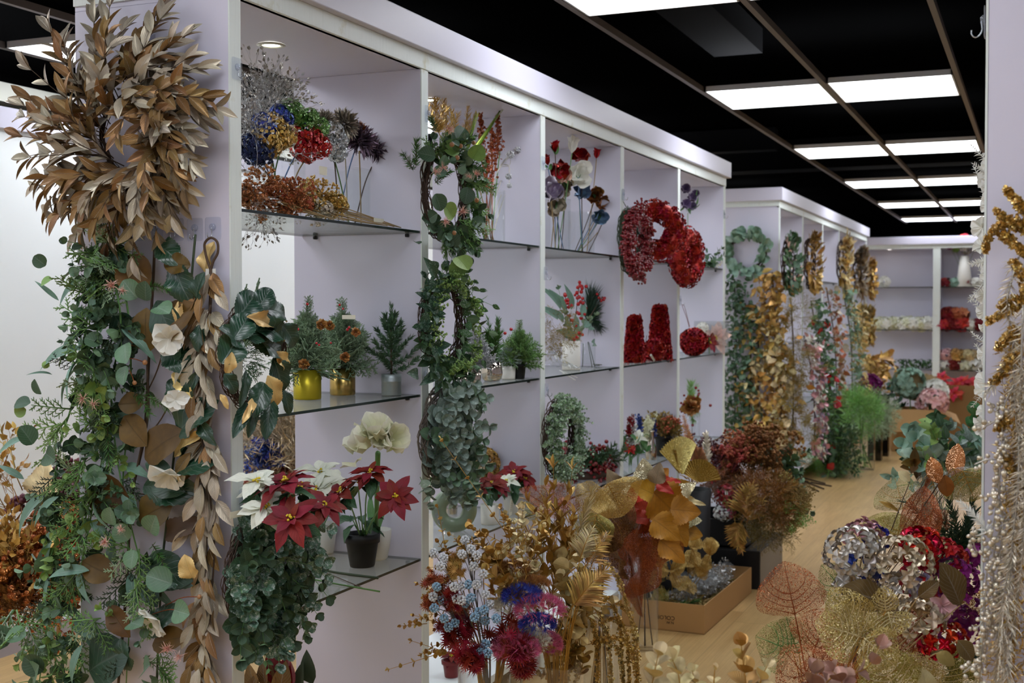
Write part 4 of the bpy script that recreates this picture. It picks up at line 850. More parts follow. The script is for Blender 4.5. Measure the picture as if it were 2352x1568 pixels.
def w_dollar():
    r = rng(205); c = XP(1022, 998, -1.81); t = Th('silver_dollar_wreath', 'dense grey-green silver-dollar eucalyptus wreath low on the second upright', 'wreath', c)
    g = G(); twigring(g, c, EX, .15, .02, 30, 0, r); t.part('twig_ring', g, 'twig_grey'); F = Foliage(t, r)
    def f(p, rd, tg, th): F.euc(p, rd * r.uniform(.0, .9) + EX * r.uniform(.4, 1.1) + tg * .3 + A(0, 0, -.2), r.uniform(.06, .11), r.uniform(.044, .058), 'euc_silver' if r.random() < .8 else 'euc', 4, ang=65, face=EX + A(0, -.7, .4), fm=.35)
    ring_sprigs(F, c, EX, .125, 50, f, r); ring_sprigs(F, c - A(0, 0, .03), EX, .06, 22, f, r)
    for u, v in ((990, 1095), (1010, 1105), (1060, 1090), (965, 1095)): F.euc(XP(u, v, -1.78), A(.2, r.normal(0, .5), -.6), .08, .04, 'euc_silver', 4)
    F.done()
w_dollar()
def w_box():
    r = rng(206); c = XP(1284, 1005, -1.80); t = Th('boxwood_wreath', 'frosted small-leaf boxwood wreath on the third upright beside the red berries', 'wreath', c)
    g = G(); twigring(g, c, EX, .15, .018, 24, 0, r); t.part('twig_ring', g, 'twig'); F = Foliage(t, r)
    def f(p, rd, tg, th): F.euc(p, rd * r.uniform(-.3, 1) + EX * r.uniform(.2, 1) + tg * r.normal(0, .4), r.uniform(.03, .06), .018, 'box', 5, prof='rndlo', ang=60)
    ring_sprigs(F, c, EX, .14, 230, f, r); ring_sprigs(F, c + EX * .02, EX, .125, 120, f, r); F.done()
    g = G(); q = XP(1262, 912, -1.83); g.tube(cr([P(1256, 905, X=-1.85), q, XP(1268, 925, -1.82), XP(1275, 915, -1.83)], 10), .0015, 4); t.part('hanging_wire', g, 'wire_black')
w_box()
def redwreath(c, N, R, tube, label, mat='red_sheen', n=420, L=.016, seed=1, flor=F4H, core='red_glit', sx=1.0):
    r = rng(seed); t = Th('flower_wreath', label, 'wreath', c); N, U, V = axes(N); g = G(); a = r.uniform(0, 2 * PI, n); b = r.uniform(0, 2 * PI, n)
    rd = U * np.cos(a)[:, None] * sx + V * np.sin(a)[:, None]; o = rd * np.cos(b)[:, None] + N * np.sin(b)[:, None]; p = c + rd * R + o * tube * r.uniform(.85, 1.1, n)[:, None]
    g.inst(flor, p, nrm(np.cross(o, r.normal(size=(n, 3)))), o + r.normal(0, .25, (n, 3)), L * r.uniform(.8, 1.25, n), None, 0, r.random(n)); t.part('flowers', g, mat)
    g = G(); aa = np.linspace(0, 2 * PI, 40); g.tube(c + (U * np.cos(aa)[:, None] * sx + V * np.sin(aa)[:, None]) * R, tube * .82, 10, 0, False); t.part('ring_base', g, core); return t
def w_berry():
    r = rng(207); c = XP(1448, 552, -1.80); N, U, V = axes(EX); t = Th('berry_wreath', 'dark red berry wreath on the fourth upright, left of the red flower wreaths', 'wreath', c)
    g = G(); twigring(g, c, EX, .15, .016, 20, 0, r); t.part('twig_ring', g, 'stem_dark'); g = G(); st = G()
    for i in range(260):
        a = r.uniform(0, 2 * PI); rd = U * math.cos(a) + V * math.sin(a); p = c + rd * .145 + EX * r.uniform(0, .02); d = nrm(rd * r.uniform(-.7, .7) + EX * r.uniform(.2, 1) + A(0, 0, -.3)); l = r.uniform(.03, .07); st.tube([p, p + d * l], .001, 3); k = 15; q = p + d * np.linspace(.2, 1, k)[:, None] * l + r.normal(0, .006, (k, 3)); beads(g, q, .0066, 0, ICO1, r)
    for x in range(6):
        p = XP(1468 + x * 1.5, 600 + x * 8, -1.77); beads(g, p + r.normal(0, .008, (16, 3)), .0055, 0, ICO1, r)
    st.tube([P(1431, 462, X=XF + .02), XP(1440, 478, -1.82), c + A(0, 0, .15)], .002, 4); t.part('berries', g, 'berry_dark'); t.part('stems', st, 'stem_dark')
w_berry()
redwreath(XP(1506, 530, -1.79), A(.62, -.78, 0), .105, .052, 'glossy red petal wreath turned to the viewer, hanging over the top glass shelf', seed=208)
redwreath(XP(1578, 590, -1.79), A(1, -.12, 0), .115, .052, 'oval red petal wreath seen edge-on on the fifth upright', seed=209)
# ================================================================ first bay
def vase(label, c, r0, h, square=False, mat='vase_glass', cat='vase', name='glass_vase', wall=.0035, group=None, r1=None, prof=None):
    t = Th(name, label, cat, c, group); g = G(); c = np.asarray(c, float); r1 = r1 or r0
    if square:
        g.lathe([(r0 * 1.38, 0), (r1 * 1.41, h), (r1 * 1.41 - wall, h), (r0 * 1.38 - wall, .008)], np.zeros(3), 4); V = np.vstack(g.V); q = PI / 4; R = np.array([[math.cos(q), -math.sin(q), 0], [math.sin(q), math.cos(q), 0], [0, 0, 1]]); g.V = [V @ R.T + c]; t.part('body', g, mat, smooth=False)
    else: g.lathe(prof or [(r0 * .97, 0), (r0, .004), (r1, h), (r1 - wall, h), (r0 - wall, .012)], c, 40); t.part('body', g, mat)
    return t
def pick(label, base, top, cat='artificial flower', name='flower_pick', group=None, stem='stem_green', sr=.0022, bend=None, loc=None):
    t = Th(name, label, cat, base, group); g = G(); base, top = np.asarray(base, float), np.asarray(top, float); m = (base + top) / 2 + (A(0, 0, .03) if bend is None else np.asarray(bend, float))
    s = cr([base, m, top], 14); g.tube(s, sr, 5); t.part('stem', g, stem); return t, nrm(s[-1] - s[-2]), s
def lumps(t, pts, R, mat, tmpl=None, n=150, L=.012, mode='face', core=None, name='flower_head', r=R0, sq=(1, 1, 1), cut=-2, ax=(0, 0, 1)):
    g = G()
    for p in np.atleast_2d(pts): ball(g, p, R * r.uniform(.85, 1.1), tmpl or L_['rndlo'], n, L, mode, cut, ax, sq, 0, r, .2)
    return t.part(name, g, mat)
Z1, Z2, Z3 = 1.753, 1.218, .678
VA = P(633, 420, X=-2.06); VA[2] = Z1 + .001; VB = P(796, 440, X=-2.10); VB[2] = Z1 + .001
vase('square clear glass vase at the left of the top shelf, holding glitter flowers', VA, .064, .19, True); vase('clear glass vase on the top shelf holding silver and mauve flowers', VB, .058, .205, True)
def bay1_top():
    r = rng(210)
    def inv(c, k=.035): return c + A(r.uniform(-k, k), r.uniform(-k, k), .012)
    D = [('tall silver glitter fern spray at the far left of the top shelf', VA, [(600, 250)], 'silver', 'airy'),
         ('silver glitter spray drooping at the left end of the top shelf', VA, [(590, 330)], 'silver', 'airy'),
         ('bright blue glitter flower behind the gold one on the top shelf', VA, [(640, 262), (652, 275), (600, 282), (612, 300)], 'blue_glit', .030), ('dark blue glitter flower low at the left of the top shelf', VA, [(585, 350), (572, 335), (603, 352)], 'dark_blue', .036),
         ('dark gold glitter flower head in the square vase', VA, [(628, 285), (608, 312), (640, 320), (655, 312), (622, 335), (635, 300)], 'gold_glit', .036), ('green glitter flower, highest of the top shelf', VA, [(670, 250), (650, 262), (678, 262)], 'green_glit', .032), ('green glitter flower left of the silver one', VA, [(712, 268), (700, 280), (735, 292)], 'green_glit', .03), ('red glitter flower head in the middle of the top shelf', VA, [(695, 312), (715, 330), (690, 340), (735, 338), (705, 350), (718, 315)], 'red_glit', .036),
         ('silver glitter flower right of the red one', VB, [(765, 305), (780, 325), (762, 340), (775, 350), (745, 290)], 'silver_glit', .032), ('taupe metallic mum at the back of the right vase', VB, [(790, 285)], 'taupe_metal', 'mum', .05), ('small taupe metallic mum between green and silver flowers', VB, [(745, 278)], 'taupe_metal', 'mum', .036), ('copper metallic mum above the mauve mum', VB, [(822, 302)], 'copper_glit', 'mum', .034),
         ('large mauve metallic mum in the right vase', VB, [(825, 325)], 'mauve_metal', 'mum', .056), ('taupe and plum mum at the right end of the bunch', VB, [(862, 345)], 'mauve_metal', 'mum', .052)]
    for i, d in enumerate(D):
        lb, V_, pts, mat, k = d[:5]; P3 = np.array([P(u, v, X=V_[0] + .045 + (.02 if i % 2 else -.05 if k == 'airy' else .03)) for u, v in pts]); c = P3.mean(0); st = ['stem_green', 'stem_blue', 'stem_tan', 'stem_brown', 'stem_silver'][i % 5]
        t, dd, s = pick(lb, inv(V_), c - A(0, 0, .03), stem=st, name='glitter_flower' if k != 'mum' else 'mum')
        if k == 'airy':
            g = G()
            for j in range(16): g.inst(AIRYS, c - A(0, 0, .07) + r.normal(0, .02, 3), A(r.normal(.1, .4), r.normal(0, .35), 1 if i == 0 else r.normal(.2, .5)), None, r.uniform(.15, .22), None, 0, r.random(1))
            t.part('spray', g, mat)
        elif k == 'mum': g = G(); ball(g, c, d[5], L_['strap'], 330, d[5] * .85, 'in', -.55, A(.5, -.2, .8), (1, 1, .8), 0, r); t.part('flower_head', g, mat)
        else:
            lumps(t, P3, k, mat, n=190, L=.011, r=r); g = G()
            for q in P3: g.tube([c - A(0, 0, .06), (q + c) / 2 - A(0, 0, .04), q], .0014, 4)
            t.part('branches', g, st)
    L1 = [('copper glitter spray lying at the left front of the top shelf', (585, 445), (770, 500), 'copper_glit', .05, 5), ('reddish copper glitter spray lying in the middle front of the top shelf', (655, 462), (850, 508), 'rust', .045, 4), ('copper glitter ball on the top shelf in front of the vases', (648, 468), (800, 505), 'copper_glit', .04, 4),
          ('gold glitter spray lying right of the copper sprays', (720, 455), (915, 515), 'gold_glit', .045, 5), ('silver and gold spray lying at the front edge of the top shelf', (715, 480), (890, 512), 'silvergold', .035, 4), ('light copper spray with fine twigs at the right of the lying bunch', (755, 478), (920, 516), 'gold_glit', .03, 4)]
    for i, (lb, a, b, mat, R, n) in enumerate(L1):
        pa, pb = P(*a, X=-1.95), P(*b, X=-1.885); pa[2] = max(pa[2], Z1 + R * .8); pb[2] = Z1 + .006; t = Th('glitter_spray', lb, 'artificial flower', A(pb[0], pb[1], Z1)); g = G()
        for j in range(3): g.tube(cr([pa, (pa + pb) / 2 + r.normal(0, .006, 3), pb + A(0, r.normal(0, .02), 0)], 8), .0016, 4)
        t.part('stems', g, 'stem_tan'); g = G()
        for j in range(n): q = pa + r.normal(0, 1, 3) * A(.02, R * 1.0, R * .28) + A(0, R * .4, 0); ball(g, q, R * .5, L_['rndlo'], 120, .012, 'face', r=r, jit=.4)
        k = 16; g.inst(AIRYB, pa + r.normal(0, .012, (k, 3)), np.stack([r.normal(.15, .3, k), r.normal(.2, .8, k), r.normal(.25, .4, k)], -1), None, R * 1.7, None, 0, r.random(k)); t.part('flower_head', g, mat)
    for lb, (u, v), w in (('white paper tag on the top shelf at the ends of the stems', (870, 506), .03), ('cream paper tag tied under the silver glitter flower', (742, 392), .02)):
        q = P(u, v, X=-1.90); t = Th('price_tag', lb, 'tag', q); g = G(); g.box(q - A(.001, w, .006 if w > .025 else .012), q + A(.001, w, .006 if w > .025 else .012)); t.part('paper', g, 'paper_tag', smooth=False)
bay1_top()
def conifer(t, b, h, R, r, kind='cedar', mat='cedar_frost', n=34, low=.04):
    """small potted tree: trunk with branches that shorten to the top"""
    g = G(); b = np.asarray(b, float); g.tube([b, b + A(0, 0, h * .5), b + A(0, 0, h * .97)], [.004, .003, .001], 5); t.part('trunk', g, 'stem_brown'); g = G()
    for i in range(n):
        f = (i + .5) / n; z = low * .3 + (h - low) * f ** 1.05 * .86; az = i * 2.4; l = R * (1 - f) ** .9 + .022; d = A(math.cos(az), math.sin(az), .35 + .9 * f); p = b + A(0, 0, z)
        if kind == 'cedar':
            k = 4; dd = nrm(d) + r.normal(0, .28, (k, 3)); g.inst(FROND if n < 60 else FRLO, np.broadcast_to(p, (k, 3)), dd, r.normal(0, 1, (k, 3)), l * r.uniform(.9, 1.3, k), None, 0, r.random(k))
        else: needles(g, [p, p + nrm(d) * l * .6, p + nrm(d) * l + A(0, 0, .01)], int(60 + 520 * l), .019, 50, r=r, W=.03, smi=0)
    if kind == 'cedar': g.inst(FROND, np.broadcast_to(b + A(0, 0, h * .78), (3, 3)), A(0, 0, 1) + r.normal(0, .12, (3, 3)), None, h * .25, None, 0, r.random(3))
    else: needles(g, [b + A(0, 0, h * .6), b + A(0, 0, h)], 130, .017, 45, r=r, W=.022, smi=0)
    return t.part('branches', g, [mat, 'stem_brown'])
def cones(t, pts, R, r):
    for q in pts: g = G(); ball(g, q, R, L_['rndlo'], 46, R * .9, 'in', -2, r=r, sq=(1, 1, 1)); t.part('pine_cone', g, 'cone', label='brown pine cone')
def mini_tree(name, label, u, v, z, R, h, mat, th, tR, seed, kind='cedar', tm_='cedar_frost', n=34, **k):
    r = rng(seed); b = P(u, v, Z=z) + A(0, 0, .001); t = Th(name, label, 'potted plant', b); pot(t, b, R, R if 'r1' not in k else k['r1'], h, mat, **{a: c for a, c in k.items() if a in ('rim', 'prof', 'name', 'label')}); conifer(t, b + A(0, 0, h * .85), th, tR, r, kind, tm_, n); return t, b, r
t, b, r = mini_tree('potted_cedar', 'small cedar tree with a pine cone in a plain gold tin', 706, 917, Z2, .043, .092, 'tin_gold', .235, .085, 211, n=46)
cones(t, [P(698, 836, D=3.42), P(738, 745, D=3.55)], .014, r); 
for u, v in ((706, 698), (727, 788), (733, 792), (684, 756)): g = G(); beads(g, P(u, v, D=3.44), .004); t.part('berry', g, 'berry_red')
t, b, r = mini_tree('potted_cedar', 'small cedar tree with cones in a brushed brass pot', 787, 907, Z2, .0415, .088, 'brass', .235, .09, 212, n=46)
cones(t, [P(792, 820, D=3.55), P(757, 747, D=3.58), P(817, 762, D=3.6)], .013, r)
for u, v in ((780, 700), (788, 709), (802, 752), (798, 757), (760, 787)): g = G(); beads(g, P(u, v, D=3.6), .004); t.part('berry', g, 'berry_red')
g = G(); q = P(801, 728, D=3.58); g.box(q - A(.022, .0004, .006), q + A(.022, .0004, .006)); t.part('tag', g, 'paper_tag', smooth=False)
mini_tree('potted_pine', 'small green pine tree in a galvanized zinc pot', 899, 908, Z2, .032, .069, 'zinc', .235, .085, 213, 'pine', 'pine_frost', 22, prof=[(.031, 0), (.032, .003), (.032, .044), (.0335, .046), (.032, .048), (.0335, .052), (.032, .054), (.0335, .058), (.032, .06), (.0325, .069), (.029, .069), (.028, .058)])
def shrub():
    r = rng(214); b = P(606, 938, Z=Z2) + A(-.12, .02, .001); t = Th('potted_cypress', 'bushy green cypress in a square white pot behind the gold and green leaf wreath', 'potted plant', b); g = G(); g.box(b - A(.036, .036, 0), b + A(.036, .036, .09)); t.part('pot', g, 'pot_white', smooth=False, bevel=.003)
    g = G(); ball(g, b + A(0, 0, .14), .055, FRLO, 110, .05, 'out', r=r); t.part('foliage', g, 'moss'); g = G(); k = 16; g.inst(FROND, b + A(0, 0, .16) + r.normal(0, .02, (k, 3)), np.stack([r.normal(0, .35, k), r.normal(0, .35, k), np.ones(k)], -1), None, r.uniform(.13, .2, k), None, 0, r.random(k)); t.part('branches', g, 'cedar_frost')
shrub()
def poin_plant(label, u, v, z, potk, flowers, seed, mat='poin_red', leaves=9, dx=0.0):
    r = rng(seed); b = P(u, v, Z=z) + A(dx, 0, .001); t = Th('potted_poinsettia', label, 'potted plant', b); pm, r0, r1, h, rim = potk; pot(t, b, r0, r1, h, pm, rim=rim); top = b + A(0, 0, h * .85); g = G(); lf = G()
    for (fu, fv, D, N, R) in flowers:
        c = P(fu, fv, D=D); s = cr([top + r.normal(0, .008, 3) * A(1, 1, 0), (top + c) / 2 + A(0, 0, .02), c - nrm(N) * R * .25], 10); g.tube(s, .0023, 5)
        poinsettia(t, c, A(*N), R, mat, r=r, n=12); k = 5; N_, U, V = axes(A(*N)); a = r.uniform(0, 2 * PI, k); d = U * np.cos(a)[:, None] + V * np.sin(a)[:, None] - N_ * .25; lf.inst(L_['poinleaf'], c - N_ * R * .3, d, N_ + d * .2, R * r.uniform(.7, 1.0, k), R * .9, 0, r.random(k))
    for k in range(leaves): a = r.uniform(0, 2 * PI); l = r.uniform(.05, .075); q = top + A(math.cos(a) * .03, math.sin(a) * .03, r.uniform(.02, .09)); lf.inst(L_['poinleaf'], [q], A(math.cos(a), math.sin(a), r.uniform(-.7, .3)), A(0, 0, 1) + r.normal(0, .3, 3), l, None, 0, r.random(1)); g.tube([top, q], .0017, 4)
    t.part('stems', g, 'stem_green'); t.part('leaves', lf, 'poin_green'); return t
BK = ('pot_black', .040, .0535, .105, .028); TOC = (-.25, -.75, .5)
poin_plant('red poinsettia in a black pot, right on the lower shelf', 832, 1300, Z3, BK, [(783, 1130, 3.28, (-.45, -.55, .7), .064), (907, 1140, 3.25, (.25, -.8, .45), .066), (850, 1085, 3.4, (.15, -.25, 1), .068), (822, 1105, 3.4, (-.2, .2, 1), .055)], 220)
poin_plant('red poinsettia in a black pot behind the frosted wreath', 688, 1360, Z3, BK, [(655, 1110, 3.0, (-.25, -.28, 1), .085), (672, 1192, 2.93, (.05, -.75, .6), .075), (745, 1160, 3.05, (.5, -.35, .8), .06), (690, 1122, 3.1, (.2, -.1, 1), .06)], 221)
poin_plant('white poinsettia in an off-white pot between the red ones', 742, 1270, Z3, ('pot_grey_white', .036, .049, .10, 0), [(735, 1085, 3.42, (.1, -.35, .9), .075), (728, 1125, 3.36, (-.1, -.6, .7), .075), (760, 1110, 3.46, (.4, -.4, .8), .065)], 222, 'poin_white')
poin_plant('white poinsettia at the far left of the lower shelf', 612, 1340, Z3, ('pot_grey_white', .036, .05, .1, 0), [(592, 1105, 3.02, (.2, -.35, .9), .075), (612, 1165, 2.98, (.3, -.6, .7), .07), (600, 1135, 3.1, (.5, -.2, .9), .06)], 223, 'poin_white', dx=-.06)
def amaryllis():
    r = rng(224); b = P(864, 1284, Z=Z3) + A(0, 0, .001); t = Th('potted_amaryllis', 'cream amaryllis in a white tapered pot behind the red poinsettia', 'potted plant', b); pot(t, b, .036, .05, .098, 'pot_white', prof=[(.032, 0), (.038, .006), (.046, .05), (.051, .098), (.047, .098), (.043, .08)]); g = G(); top = b + A(0, 0, .09); hd = P(868, 1040, D=3.5); g.tube(cr([top, (top + hd) / 2, hd], 10), .0075, 8); t.part('stem', g, 'stem_green')
    for u, v, N, R in ((830, 1012, (-.75, -.5, .5), .07), (868, 985, (.1, -.5, .75), .072), (905, 1008, (.75, -.55, .3), .07), (878, 1005, (.3, -.9, .1), .055)): lily(t, P(u, v, D=3.46), A(*N), R, r=r)
    g = G(); q = P(800, 1065, D=3.42); g.inst(L_['lilyp'], [P(830, 1050, D=3.45)], q - P(830, 1050, D=3.45) + A(0, 0, -.03), A(-.4, -.6, .5), .075, .075); t.part('petal', g, 'cream_petal'); g = G()
    for x in (-.05, .05): g.inst(L_['strap'], [top], A(x * 6, -.1, 1), A(0, -1, 0), .13, .2)
    t.part('leaves', g, 'leaf_mid')
amaryllis()
def lying(label, pts, rad, mat, z=Z3, name='cut_stem'):
    p = []
    for u, v in pts: p.append(P(u, v, Z=z + rad + .001))
    p = cr(p, 14); t = Th(name, label, 'stem', p[0]); g = G(); g.tube(p, rad, 8); t.part('stem', g, mat)
lying('thick dark green stem lying across the lower shelf', [(700, 1292), (760, 1312), (868, 1327)], .0042, 'stem_dark'); lying('thin light green stem lying over the lower shelf edge', [(672, 1320), (760, 1338), (872, 1358)], .0026, 'stem_green'); lying('thin brown twig lying between the two green stems', [(690, 1302), (740, 1312), (838, 1352)], .0014, 'stem_brown')
def autumn_low():
    r = rng(225); b = A(-2.12, 3.22, 0.0); t = Th('autumn_leaf_bunch', 'bunch of tan and plum leaves under the lowest shelf of the first bay', 'artificial flower', b); g = G(); lf = G()
    for u, v, mi, L in ((590, 1545, 0, .09), (610, 1530, 0, .08), (628, 1540, 0, .09), (650, 1530, 1, .11), (668, 1535, 1, .1), (640, 1550, 0, .1), (690, 1545, 2, .09), (718, 1525, 2, .1), (575, 1555, 0, .07), (648, 1555, 0, .06)):
        p = P(u, v + 45, D=3.5); g.tube(cr([b + r.normal(0, .01, 3) * A(1, 1, 0), (b + p) / 2, p], 8), .002, 4); lf.inst(L_['ovate'], [p], A(r.normal(0, .5), 0, .9), A(r.normal(0, .5), -1, .3), L, None, mi, r.random(1))
    t.part('stems', g, 'stem_brown'); t.part('leaves', lf, ['bronze', 'berry_dark', 'stem_dark'])
autumn_low()
# ================================================================ second to fifth bay
def SH(u, X, z): p = P(u, 900, X=X); p[2] = z + .001; return p
def needle_spray(t, c, pts, mat, L=.02, n=70, tm_='needle', W=None, smat='stem_tan'):
    g = G()
    for a, b in pts: needles(g, [a, (a + b) / 2, b], n, L, 50, r=R0, t=tm_, W=W or L, smi=1)
    return t.part('needles', g, [mat, smat])
def spray_tm(t, c, n, tmpl, L, mat, r, d=(0, 0, 1), sp=.5, jit=.02, name='spray'):
    g = G(); g.inst(tmpl, c + r.normal(0, jit, (n, 3)), np.asarray(d) + r.normal(0, sp, (n, 3)), None, L * r.uniform(.7, 1.2, n), None, 0, r.random(n)); return t.part(name, g, mat)
def bay2():
    r = rng(301); VC = SH(1125, -2.0, Z1); vase('tall clear glass vase on the top shelf of the second bay', VC, .062, .21)
    iv = lambda: VC + A(r.uniform(-.03, .03), r.uniform(-.03, .03), .012)
    for lb, (u, v), L, n in (('gold glitter pine spray, highest left in the second bay', (1008, 250), .03, 7), ('gold pine spray leaning right beside the first', (1062, 280), .026, 6), ('short gold pine spray behind the pink-star wreath', (1030, 300), .026, 5)):
        c = P(u, v, X=-2.06); t, d, s = pick(lb, iv(), c - A(0, 0, .09), stem='stem_tan'); needle_spray(t, c, [(c - A(0, 0, .09), c + A(r.normal(0, .03), r.normal(0, .05), r.uniform(0, .07))) for _ in range(n)], 'gold_glit', L)
    for lb, a, b, W in (('long metallic green succulent leaf pointing up right', (1080, 350), (1177, 222), .9), ('shorter metallic green succulent leaf behind', (1070, 345), (1098, 255), .8)):
        pa, pb = P(*a, X=-1.98), P(*b, X=-1.93); t, d, s = pick(lb, iv(), pa, stem='stem_green'); g = G(); g.inst(L_['dag'], [pa], pb - pa, EX + A(0, -.8, .2), np.linalg.norm(pb - pa), .13 * W, 0, [.5]); x = np.linspace(.05, .9, 26)
        for k in (-1, 1): g.inst(L_['needle'], pa + (pb - pa) * x[:, None] + A(0, k * .008, 0) * (1 - x)[:, None], (pb - pa) * .6 + A(0, k * .1, 0), EX, .02, .03, 0, r.random(26))
        t.part('leaf', g, 'green_gold')
    for lb, (u, v), h in (('rust amaranth spike left of the right-hand spikes', (1105, 300), .16), ('rust amaranth spike in the second bay vase', (1130, 340), .18), ('rust amaranth spike at the right of the vase', (1143, 300), .16), ('short rust amaranth spike low at the vase rim', (1118, 390), .12)):
        c = P(u, v, X=-2.02); t, d, s = pick(lb, iv(), c - A(0, 0, h * .6), stem='stem_copper'); g = G(); k = 150; x = r.uniform(0, 1, k); g.inst(L_['rndlo'], c + A(0, 0, 1) * ((x - .6) * h)[:, None] + r.normal(0, 1, (k, 3)) * (.016 * (1.05 - x))[:, None], r.normal(0, 1, (k, 3)), None, .013, None, 0, r.random(k)); g.tube([c - A(0, 0, h * .6), c + A(0, 0, h * .4)], .004, 4); t.part('spike', g, 'rust')
    for lb, (u, v) in (('brown dried flower cluster right of the rust spikes', (1165, 345)), ('pale taupe dried flower cluster, rightmost in the vase', (1195, 335)), ('small brown dried cluster under the taupe one', (1170, 380))):
        c = P(u, v, X=-2.04); t, d, s = pick(lb, iv(), c - A(0, 0, .06), stem='stem_silver'); spray_tm(t, c - A(0, 0, .06), 8, AIRYB, .09, 'taupe_metal' if u > 1180 else 'mauve_metal', r)
    t = Th('ball_spray', 'drooping silver spray of glitter balls at the right of the second bay vase', 'artificial flower', VC); g = G(); q0 = iv()
    for (u, v, R) in ((1168, 405, .011), (1170, 426, .009), (1217, 425, .012), (1211, 435, .009), (1230, 448, .009), (1218, 456, .008), (1172, 355, .014), (1190, 345, .014), (1198, 352, .012)):
        c = P(u, v, X=-1.96); mid = P(1165 + (u - 1165) * .7, 345 if u > 1180 else 380, X=-1.98); g.tube(cr([q0, P(1140, 400, X=-2.0), mid, c], 18), .0012, 4); b = G(); ball(b, c, R, ICO, 46, R * .3, 'face', r=r); t.part('glitter_ball', b, 'silver_glit')
    t.part('stems', g, 'stem_silver'); P2 = [('sprig of dark green pine at the top right of the second bay', (1160, 280))]
    t, d, s = pick(P2[0][0], iv(), P(1155, 290, X=-2.06)); c = P(1155, 290, X=-2.06); needle_spray(t, c, [(c, c + A(0, .05, .02)), (c, c + A(0, .04, -.01))], 'pine')
    # middle shelf
    b = SH(1087, -1.97, Z2); t = Th('potted_tree', 'small silver glitter tree in a mirrored pot beside the frosted leaf wreath', 'potted plant', b); pot(t, b, .028, .033, .062, 'mirror_pot'); conifer(t, b + A(0, 0, .05), .18, .06, r, 'cedar', 'silver_glit', 44)
    b = SH(1062, -1.95, Z2); t = Th('metal_pot', 'small mirrored pot left of the silver tree', 'pot', b); pot(t, b, .02, .024, .05, 'mirror_pot')
    b = SH(1130, -1.95, Z2); t = Th('potted_pine', 'green pine sprigs in a round ribbed silver pot', 'potted plant', b); a = np.linspace(0, 1, 14); pot(t, b, .03, .034, .075, 'mirror_pot', prof=[(.03, 0), (.038, .01), (.042, .03), (.039, .055), (.034, .075), (.031, .075), (.03, .06)]); g = G()
    for k in range(18): d = A(r.normal(0, .45), r.normal(0, .5), 1); needles(g, [b + A(0, 0, .06), b + A(0, 0, .06) + nrm(d) * r.uniform(.11, .2)], 120, .026, 50, r=r, W=.03, smi=1)
    t.part('pine_foliage', g, ['pine', 'stem_brown']); 
    for u, v in ((1174, 756), (1160, 765)): g = G(); beads(g, P(u, v, D=4.75), .0068, 0, ico2()); t.part('berry', g, 'berry_red')
    b = SH(1168, -1.94, Z2); t = Th('potted_plant', 'frosted ball plant in a white cylinder pot', 'potted plant', b); pot(t, b, .027, .028, .052, 'pot_white'); g = G(); ball(g, b + A(0, 0, .075), .036, L_['strap'], 420, .024, 'out', -.4, r=r); t.part('foliage', g, 'euc_silver')
    b = SH(1193, -1.91, Z2); t = Th('potted_juniper', 'green juniper in a small black pot at the right end of the shelf', 'potted plant', b); pot(t, b, .021, .027, .058, 'pot_black', rim=.012); conifer(t, b + A(0, 0, .04), .19, .075, r, 'cedar', 'cedar', 30)
    # lower shelf
    b = SH(1043, -1.97, Z3); t = Th('ring_vase', 'sage green ceramic ring vase with a round hole on the lower shelf', 'vase', b); g = G(); n1, n2 = 48, 24; a, c = np.meshgrid(np.linspace(0, 2 * PI, n1, endpoint=False), np.linspace(0, 2 * PI, n2, endpoint=False), indexing='ij'); R1, R2 = .057, .0275; Nv = nrm(A(.55, -.83, 0)); U = A(.83, .55, 0)
    V = b + A(0, 0, R1 + R2 - .003) + (R1 + R2 * np.cos(c))[..., None] * (U * np.cos(a)[..., None] + A(0, 0, 1) * np.sin(a)[..., None]) + Nv * (R2 * np.sin(c))[..., None]; V[..., 2] = np.maximum(V[..., 2], b[2]); I, J = np.meshgrid(np.arange(n1), np.arange(n2), indexing='ij'); g.add(V.reshape(-1, 3), np.stack([I * n2 + J, ((I + 1) % n1) * n2 + J, ((I + 1) % n1) * n2 + (J + 1) % n2, I * n2 + (J + 1) % n2], -1).reshape(-1, 4)); t.part('ring_body', g, 'sage_ceramic'); g = G(); g.lathe([(.012, 0), (.014, .02), (.012, .021), (.01, .002)], b + A(0, 0, 2 * (R1 + R2) - .012), 20); t.part('neck', g, 'sage_ceramic')
    b = SH(1033, -2.16, Z3); t = Th('metal_pot', 'mirrored cylinder pot seen through the hole of the green ring vase', 'pot', b); pot(t, b, .03, .034, .09, 'mirror_pot'); b2 = SH(1158, -2.05, Z3); t = Th('metal_pot', 'dark mirrored pot right of the white poinsettia pot', 'pot', b2); pot(t, b2, .024, .03, .075, 'mirror_pot')
    for lb, (u, v), mat, bx in (('champagne metallic hydrangea behind the silver-dollar wreath', (1093, 1062), 'champ_foil', b), ('gold metallic hydrangea beside the champagne one', (1118, 1065), 'gold', b), ('red foil hydrangea at the back of the gold one', (1130, 1045), 'red_foil', b)):
        c = P(u, v, X=-2.14 if u > 1125 else -2.08); t, d, s = pick(lb, b + A(0, r.uniform(-.01, .01), .02), c - A(0, 0, .03), stem='stem_brown', name='hydrangea'); lumps(t, [c], .055, mat, F4H, 80, .02, r=r, sq=(1, 1, 1.15))
    WP = ('pot_white', .034, .036, .075, 0); 
    poin_plant('red poinsettia in a white cylinder pot right of the green ring vase', 1125, 1203, Z3, WP, [(1130, 1108, 4.5, (.2, -.55, .8), .062), (1105, 1125, 4.45, (-.5, -.6, .5), .045), (1150, 1120, 4.55, (.6, -.4, .6), .045)], 302, leaves=12)
